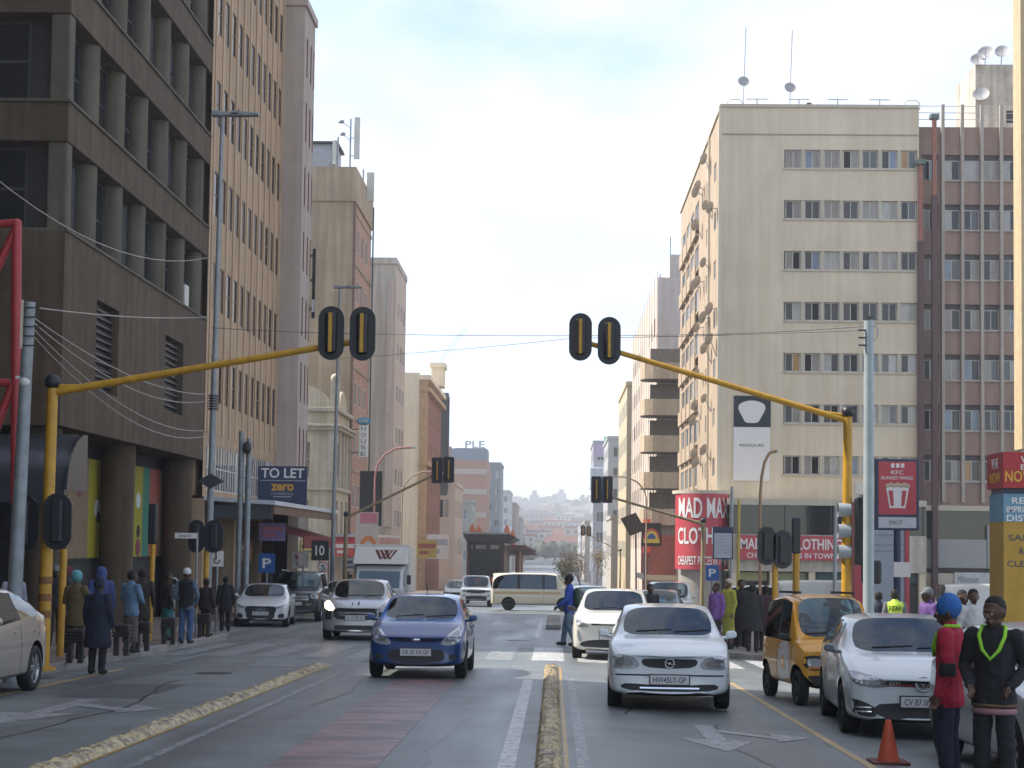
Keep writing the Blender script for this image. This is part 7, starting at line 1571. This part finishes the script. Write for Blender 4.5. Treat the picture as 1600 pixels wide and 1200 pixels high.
def person(label, X, Y, rot, h=1.7, z0=None, top=None, bot=None, shoe=None, skin=SKIN, hat=None, hatc=None, hair=HAIRM, sleeve='long', skirt=None, stride=0.0, arms=None, near=False, head_turn=0, hood=None, bag=None, lanyard=None, coat=0, vest=None, lean=0, wide=1.0):
    k = h/1.71; vx = .011 if near else .021
    zb = g(X, Y) if z0 is None else z0
    rt = thing('person', label, 'person', (X, Y, zb), rot, world=False)
    V3 = lambda x, y, z: (x*k, (y - lean*(z-.9 if z > .9 else 0))*k, z*k)
    A = {'l': [(.245, .03, 1.13), (.255, -.05, .88)], 'r': [(-.245, .03, 1.13), (-.255, -.05, .88)]}
    if arms: A.update(arms)
    S = {'l': (.185, .01, 1.395), 'r': (-.185, .01, 1.395)}
    legs = {}
    for s, sg in (('l', 1), ('r', -1)):
        o = stride*sg; legs[s] = [(.09*sg, .0, .90), (.10*sg, o*.45-.02 - (.05 if o > 0 else 0), .49), (.10*sg, o+.02, .085)]
    P = lambda L: [V3(*p) for p in L]
    kk = lambda *r: [a*k for a in r]
    ht = Matrix.Rotation(head_turn, 3, 'Z')
    def H(x, y, z):    # head-local point around the neck
        v = ht @ Vector((x, y, z)); return V3(v.x, v.y-.015, v.z+1.50)
    # --- body (one continuous skin surface)
    ch = [([V3(0,.01,.95), V3(0,.0,1.10), V3(0,.01,1.30)], kk(.125, .12, .145), .68), ([V3(-.15,.01,1.385), V3(.15,.01,1.385)], kk(.06, .06)),
          ([V3(0,.015,1.40), V3(0,.0,1.53)], kk(.06, .052)),
          ([H(0,.012,.125), H(0,.0,.10), H(0,-.018,.035)], kk(.094, .088, .056), 1.08), ([H(0,-.05,.005), H(0,-.03,.02)], kk(.032, .045))]
    ch += [([H(0,-.095,.085), H(0,-.112,.055)], kk(.012, .019)), ([H(-.02,-.1,.055), H(.02,-.1,.055)], kk(.012, .012)), ([H(-.035,-.086,.105), H(.035,-.086,.105)], kk(.016, .016)), ([H(-.024,-.088,.012), H(.024,-.088,.012)], kk(.012, .012))]
    for s in (-1, 1): ch.append(([H(.094*s,.012,.06), H(.097*s,.018,.095)], kk(.014, .02), .6))
    for s, sg in (('l', 1), ('r', -1)):
        sh, el, wr = S[s], A[s][0], A[s][1]; ch.append((P([sh, el, wr]), kk(.052, .042, .03)))
        d = (Vector(wr)-Vector(el)).normalized(); f = Vector((0, -1, 0)) - d*Vector((0,-1,0)).dot(d); f = f.normalized() if f.length > .1 else Vector((1,0,0)); w_ = d.cross(f).normalized()
        pc = Vector(wr)+d*.055; ch.append(([V3(*(Vector(wr)+d*.02)), V3(*(Vector(wr)+d*.085))], kk(.03, .034), .8))
        for j, (off, ln) in enumerate(((-.030, .055), (-.011, .07), (.010, .066), (.030, .05))):
            b0 = Vector(wr)+d*.085+f*(-off); b1 = b0+d*ln*.55+w_*(.012*sg*-1); b2 = b1+d*ln*.4+w_*(.028*sg*-1)
            ch.append(([V3(*b0), V3(*b1), V3(*b2)], kk(.0105, .0095, .0085)))
        t0 = Vector(wr)+d*.035+f*.03; t1 = t0+d*.03+f*.022; t2 = t1+d*.03+f*.004
        ch.append(([V3(*t0), V3(*t1), V3(*t2)], kk(.013, .0115, .0095)))
        ch.append((P(legs[s]), kk(.075, .052, .04)))
    blob('body', ch, vx, skin, rt, 2)
    if near or True:
        for s in (-1, 1):
            q = MB(); q.sphere(H(.033*s, -.088, .082), .0125*k, n=8); eo = q.build('eye', EYEW, rt); q = MB(); q.sphere(H(.033*s, -.097, .082), .0065*k, n=8); q.build('pupil', EYEB, eo)
    # --- top garment
    if top:
        hem = .84-coat; c2 = [([V3(0,.0,hem), V3(0,.0,1.02), V3(0,.005,1.18), V3(0,.01,1.32)], kk((.184+coat*.06)*wide, .158*wide, .165*wide, .175), .70), ([V3(-.165,.01,1.385), V3(.165,.01,1.385)], kk(.068, .068)), ([V3(0,.02,1.42), V3(0,.012,1.475)], kk(.085, .068))]
        for s in ('l', 'r'):
            sh, el, wr = Vector(S[s]), Vector(A[s][0]), Vector(A[s][1])
            if sleeve == 'long': c2.append((P([sh, sh.lerp(el, .5), el, el.lerp(wr, .5), wr]), kk(.074, .066, .058, .053, .046)))
            elif sleeve == 'short': c2.append((P([sh, sh.lerp(el, .75)]), kk(.08, .068)))
        if sleeve == 'none': c2.append(([V3(-.17,.01,1.39), V3(.17,.01,1.39)], kk(.07, .07)))
        blob('jacket' if sleeve == 'long' else 'shirt', c2, vx, top, rt, 3, zcut=(hem-.06)*k)
    if vest:
        blob('vest', [([V3(0,.0,.86), V3(0,.0,1.02), V3(0,.005,1.18), V3(0,.01,1.32)], kk(.18, .168, .178, .19), .74), ([V3(-.14,.01,1.385), V3(.14,.01,1.385)], kk(.088, .088)), ([V3(0,.02,1.42), V3(0,.015,1.46)], kk(.09, .08))], vx, vest, rt, 3, zcut=.80*k)
    # --- trousers or skirt
    if skirt:
        blob('skirt', [([V3(0,0,.98), V3(0,0,.8), V3(0,.01,.5), V3(0,.01,skirt[1])], kk(.14, .175, .19, .19), .75)], vx, skirt[0], rt, 3, zcut=skirt[1]*k)
    if bot:
        c3 = [([V3(0,0,.95), V3(0,0,.88)], kk(.12, .135), .70)]
        for s in ('l', 'r'):
            L = [Vector(p) for p in legs[s]]; c3.append((P([L[0], L[0].lerp(L[1], .5), L[1], L[1].lerp(L[2], .5), L[2]]), kk(.082, .085, .076, .072, .066)))
        blob('trousers', c3, vx, bot, rt, 3, zcut=.045*k)
    sc_ = shoe or cloth('shoe_black', (.015,.015,.016))
    for s, sg in (('l', 1), ('r', -1)):
        x, y, z = legs[s][2]; blob('shoe', [([V3(x, y+.04, .05), V3(x+.01*sg, y-.06, .045), V3(x+.02*sg, y-.15, .04)], kk(.05, .047, .04)), ([V3(x, y+.02, .05), V3(x, y+.015, .12)], kk(.045, .05))], vx, sc_, rt, 2)
    # --- head wear and hair
    if hat == 'beanie': blob('beanie', [([H(0,.015,.15), H(0,.012,.135)], kk(.108, .108), 1.08), ([H(0,.02,.20), H(0,.02,.17)], kk(.075, .1))], vx, hatc, rt, 3)
    elif hat == 'cap':
        blob('cap', [([H(0,.012,.16), H(0,.01,.15)], kk(.1, .102), 1.08), ([H(-.05,-.11,.135), H(.05,-.11,.135)], kk(.022, .022)), ([H(-.04,-.15,.125), H(.04,-.15,.125)], kk(.016, .016))], vx, hatc, rt, 2)
    elif hat == 'wrap': blob('head_wrap', [([H(0,.03,.16), H(0,.02,.12)], kk(.12, .112), 1.05)], vx, hatc, rt, 3)
    elif hair: blob('hair', [([H(0,.025,.148), H(0,.03,.11)], kk(.097, .092), 1.05)], vx, hair, rt, 2)
    if hood: blob('hood', [([V3(0,.085,1.46), V3(0,.07,1.42)], kk(.09, .1), .8)] if hood != 'up' else [([H(0,.03,.13), H(0,.04,.06), V3(0,.05,1.47)], kk(.118, .11, .1))], vx, top, rt, 3)
    if bag: blob('backpack', [([V3(0,.19,1.30), V3(0,.20,1.05)], kk(.13, .14), .62)], vx, bag, rt, 2)
    if lanyard:
        q = MB(); q.tube([V3(-.055,.075,1.47), V3(-.098,.0,1.475), V3(-.11,-.08,1.40), V3(-.07,-.128,1.28), V3(-.0,-.138,1.20), V3(.07,-.128,1.28), V3(.11,-.08,1.40), V3(.098,.0,1.475), V3(.055,.075,1.47), V3(-.055,.075,1.47)], .017*k if near else .012, 8); q.build('lanyard', lanyard, rt)
    return rt
LIME = mat('lime_ribbon', (.28,.62,.03), rough=.7, var=.15)
NAVYC = cloth('navy', (.012,.016,.035)); BLKC = cloth('black', (.013,.013,.016)); DRKB = cloth('dark_brown', (.03,.022,.018)); CHAR = cloth('charcoal', (.03,.03,.034)); JEAN = cloth('jeans', (.05,.10,.21)); JEANL = cloth('light_jeans', (.13,.20,.28)); REDC = cloth('crimson', (.34,.012,.035)); BLUC = cloth('royal_blue', (.03,.07,.36)); BEAN = cloth('beanie_blue', (.025,.12,.36)); MUST = cloth('mustard', (.11,.085,.035)); TEAL = cloth('teal', (.10,.30,.32)); PURP = cloth('purple', (.22,.10,.34)); YELC = cloth('lime_yellow', (.42,.42,.06)); WHTC = cloth('white', (.55,.55,.55)); LBLU = cloth('light_blue', (.11,.19,.29)); PATT = mat('cloth_patterned', (.09,.075,.07), rough=.85, var=.9, scale=14, stretch=(1, 1, 3)); GRYC = cloth('grey', (.14,.15,.16)); HIVIS = mat('cloth_hivis', (.55,.75,.08), rough=.8, var=.1); PINKC = cloth('dusty_pink', (.30,.15,.17)); LILAC = cloth('lilac_grey', (.30,.30,.38))
PV = .13
def pat(px, y): return at(px, 950, y).x
# the two car guards on the right
yr_ = 15.1; rm = person('man in red jacket and blue beanie turned away beside the parked cars', pat(1483, yr_), yr_, R(-118), 1.70, top=REDC, bot=NAVYC, hat='beanie', hatc=BEAN, near=True, head_turn=R(8), lanyard=LIME, arms={'l': [(.26, .06, 1.13), (.25, -.03, .88)], 'r': [(-.25, .05, 1.13), (-.27, -.06, .90)]}, wide=1.04, coat=.03)
q = MB(); q.lathe([(.071, -.06), (.076, -.03), (.076, .03), (.071, .06)], 'z', 14, c=(.262, .055, 1.09)); q.build('elbow_band', BLKC, rm)
yb_ = 14.5; bm_ = person('man in black jacket with lime green garland looking left at the right edge', pat(1553, yb_), yb_, R(-28), 1.72, top=BLKC, bot=BLKC, hair=HAIRM, near=True, head_turn=R(-18), lanyard=LIME, arms={'l': [(.265, .05, 1.13), (.17, -.14, .98)], 'r': [(-.265, .05, 1.13), (-.17, -.14, .98)]}, wide=1.08)
q = MB(); q.tube([(.166*math.cos(R(a_)), .122*math.sin(R(a_)), .765) for a_ in range(0, 361, 15)], .03, 8); q.build('shirt_hem', PINKC, bm_)
q = MB(); q.tube([(.184*math.cos(R(a_)), .130*math.sin(R(a_)), .815) for a_ in range(0, 361, 15)], .016, 6); q.build('jacket_stripe', cloth('tan', (.12,.08,.035)), bm_)
# pedestrian crossing the street
person('person in blue jersey and jeans walking left across the zebra crossing', pat(889, 43.3), 43.3, R(-95), 1.80, top=BLUC, bot=JEANL, hat='beanie', hatc=BLKC, stride=.16, bag=cloth('pack_green', (.02,.05,.03)), arms={'l': [(.24, -.06, 1.13), (.22, -.24, .97)], 'r': [(-.24, .1, 1.13), (-.25, .06, .88)]})
# left corner
person('person in mustard jacket and teal beanie waiting at the left kerb', pat(119, 30.4), 30.4, R(165), 1.58, g(0,30.4)+PV, top=MUST, bot=DRKB, hat='wrap', hatc=TEAL, coat=.12, wide=1.12, arms={'l': [(.27, -.02, 1.13), (.12, -.2, 1.06)], 'r': [(-.27, -.02, 1.13), (-.12, -.2, 1.08)]})
person('person in long navy coat stepping off the left kerb', pat(154, 28.3), 28.3, R(170), 1.60, top=NAVYC, bot=BLKC, hat='beanie', hatc=NAVYC, coat=.30, wide=1.35)
person('person in blue hooded top behind the navy coat', pat(157, 33.5), 33.5, R(200), 1.68, g(0,33.5)+PV, top=cloth('blue_violet', (.05,.07,.20)), bot=NAVYC, hood='up')
person('person in light blue jacket and patterned skirt at the left kerb', pat(205, 33.2), 33.2, R(150), 1.62, g(0,33.2)+PV, top=LBLU, skirt=(PATT, .22), wide=1.1, arms={'l': [(.27, -.02, 1.13), (.14, -.2, 1.08)], 'r': [(-.27, -.02, 1.13), (-.14, -.2, 1.05)]})
person('man in white cap dark vest and jeans standing at the left kerb', pat(291, 38.3), 38.3, R(172), 1.70, g(0,38.3)+PV-.02, top=cloth('slate_sleeve', (.10,.14,.19)), vest=BLKC, bot=JEAN, hat='cap', hatc=WHTC, arms={'l': [(.28, .04, 1.13), (.20, -.1, .93)], 'r': [(-.28, .04, 1.13), (-.20, -.1, .93)]})
person('dim figure in dark clothes under the arcade left of the near thick column', pat(86, 36), 36, R(30), 1.7, g(0,36)+PV, top=BLKC, bot=CHAR, hat='cap', hatc=GRYC)
person('dim figure in dark red beanie beside the left yellow post', pat(104, 33), 33, R(-60), 1.66, g(0,33)+PV, top=CHAR, bot=BLKC, hat='beanie', hatc=cloth('maroon', (.12,.02,.03)))
person('dim figure in dark coat between the patterned skirt and second yellow post', pat(222, 36.5), 36.5, R(190), 1.66, g(0,36.5)+PV, top=DRKB, bot=BLKC, coat=.2)
person('figure in teal skirt left of the man in the white cap', pat(262, 39.5), 39.5, R(120), 1.6, g(0,39.5)+PV, top=DRKB, skirt=(cloth('teal_skirt', (.02,.13,.13)), .12))
person('figure in dark coat seated height right of the man in the white cap', pat(322, 42.2), 42.2, R(160), 1.45, g(0,42)+PV, top=DRKB, bot=BLKC, wide=1.2)
person('dark figure standing just left of the parked white sedan', pat(352, 46), 46, R(200), 1.5, g(0,46)+PV, top=BLKC, bot=BLKC, wide=1.15, coat=.15)
person('person in pale lilac shirt behind the champagne hatchback', pat(21, 33), 33, R(40), 1.62, g(0,33)+PV, top=LILAC, bot=CHAR)
# right kerb
zr = lambda y: g(6, y)+PV+.05
person('woman in purple top beyond the pale hatchback at the right kerb', pat(1119, 41.5), 41.5, R(-50), 1.62, top=PURP, bot=CHAR, wide=1.15, z0=g(4,41.5)+PV)
person('woman in lime yellow dress with pale hair at the right kerb', pat(1138, 42.3), 42.3, R(-60), 1.74, top=YELC, skirt=(YELC, .35), skin=SKIN2, hair=cloth('pale_hair', (.5,.44,.33)), z0=g(4.3,42.3)+PV, wide=1.1)
person('man in black beside the woman in yellow', pat(1158, 42.8), 42.8, R(10), 1.72, top=BLKC, bot=BLKC, z0=g(4.6,42)+PV)
person('figure in dark coat with back turned left of the microcar', pat(1176, 41.0), 41.0, R(170), 1.64, top=CHAR, bot=DRKB, coat=.25, wide=1.3, z0=g(4.8,41)+PV)
person('figure in dark maroon coat just left of the microcar', pat(1196, 42.0), 42.0, R(190), 1.6, top=cloth('dark_maroon', (.05,.02,.025)), bot=DRKB, coat=.3, wide=1.3, z0=g(5,42)+PV)
person('dark haired vendor behind the white crossover', pat(1016, 43.2), 43.2, R(20), 1.66, top=CHAR, bot=BLKC)
hm = person('marshal in lime reflective vest with back turned right of the utility pole', pat(1398, 34), 34, R(176), 1.56, zr(34), top=GRYC, vest=HIVIS, bot=NAVYC)
t = text('vest_lettering', 'PTAR', (0, .155, 1.20), (-1,0,0), (0,0,1), .26, .1, BPOST, None, .004, .01); t.parent = hm
for v in t.data.vertices: v.co.y = .135 - .0 + .006*(1 if v.co.y > .155 else 0)
person('figure in dark coat left of the reflective vest', pat(1373, 36), 36, R(150), 1.5, zr(36), top=NAVYC, bot=BLKC)
person('person in purple hoodie and pale cap behind the white sporty hatchback', pat(1450, 29), 29, R(-70), 1.62, zr(29), top=cloth('violet', (.12,.06,.22)), bot=CHAR, hat='cap', hatc=GRYC)
person('person in white shirt and dark jacket behind the man in black', pat(1521, 27), 27, R(5), 1.62, zr(27), top=WHTC, bot=CHAR)
person('person in brown jacket beside the one in the white shirt', pat(1504, 28), 28, R(30), 1.6, zr(28), top=DRKB, bot=CHAR)
# drivers behind the wheel (right-hand drive)
def driver(label, car, sp_y, zb0, top, skin=SKIN):
    co_ = bpy.data.objects[car]; rt = thing('person', label, 'person', co_.location, world=False); rt.rotation_euler = co_.rotation_euler
    x, y, z = -.36, sp_y, zb0
    blob('body', [([(x, y, z+.05), (x, y-.01, z+.17)], [.05, .055]), ([(x, y-.01, z+.27), (x, y-.03, z+.20)], [.092, .07]), ([(x, y-.1, z+.23), (x, y-.09, z+.2)], [.016, .02]), ([(x-.1, y-.42, z-.02), (x-.11, y-.47, z+.03)], [.035, .035]), ([(x+.12, y-.42, z-.02), (x+.13, y-.47, z+.03)], [.035, .035])], .02, skin, rt)
    blob('shirt', [([(x, y+.03, z-.42), (x, y+.02, z-.2), (x, y+.02, z-.05)], [.15, .16, .17], .65), ([(x-.16, y, z-.02), (x+.16, y, z-.02)], [.07, .07]), ([(x-.18, y, z-.03), (x-.22, y-.2, z-.2), (x-.12, y-.42, z-.04)], [.065, .055, .045]), ([(x+.18, y, z-.03), (x+.22, y-.2, z-.2), (x+.13, y-.42, z-.04)], [.065, .055, .045])], .022, top, rt)
    blob('hair', [([(x, y+.015, z+.31), (x, y+.02, z+.27)], [.093, .09])], .02, HAIRM, rt)
driver('driver in pale shirt at the wheel of the blue hatchback', 'blue_hatchback', -1.9+1.68+.48, .98, WHTC)
driver('driver in grey shirt at the wheel of the pale silver hatchback', 'ice_hatchback', -2.05+1.86+.48, .98, GRYC)
driver('driver in dark top at the wheel of the white crossover', 'white_crossover', -2.18+1.95+.48, 1.08, CHAR)
driver('driver in blue shirt at the wheel of the silver suv', 'silver_suv', -2.18+1.85+.48, 1.14, LBLU)
# ------------------------------------------------------------------ haze over the city
q = MB(); q.box(-900, -70, -45, 900, 2600, 110)
hz = q.build('haze', []); hz.data.materials.clear(); stuff(hz); tag(hz, 'pale bluish city haze over the street and far hillside', 'haze')
hm_ = bpy.data.materials.new('haze'); hm_.use_nodes = True; n = hm_.node_tree.nodes; n.clear(); o = n.new('ShaderNodeOutputMaterial'); pv = n.new('ShaderNodeVolumePrincipled')
pv.inputs['Color'].default_value = (.90, .94, 1.0, 1); pv.inputs['Density'].default_value = 0.0007; pv.inputs['Anisotropy'].default_value = 0.2
hm_.node_tree.links.new(pv.outputs['Volume'], o.inputs['Volume']); hz.data.materials.append(hm_)
bpy.data.scenes.remove(TMP)
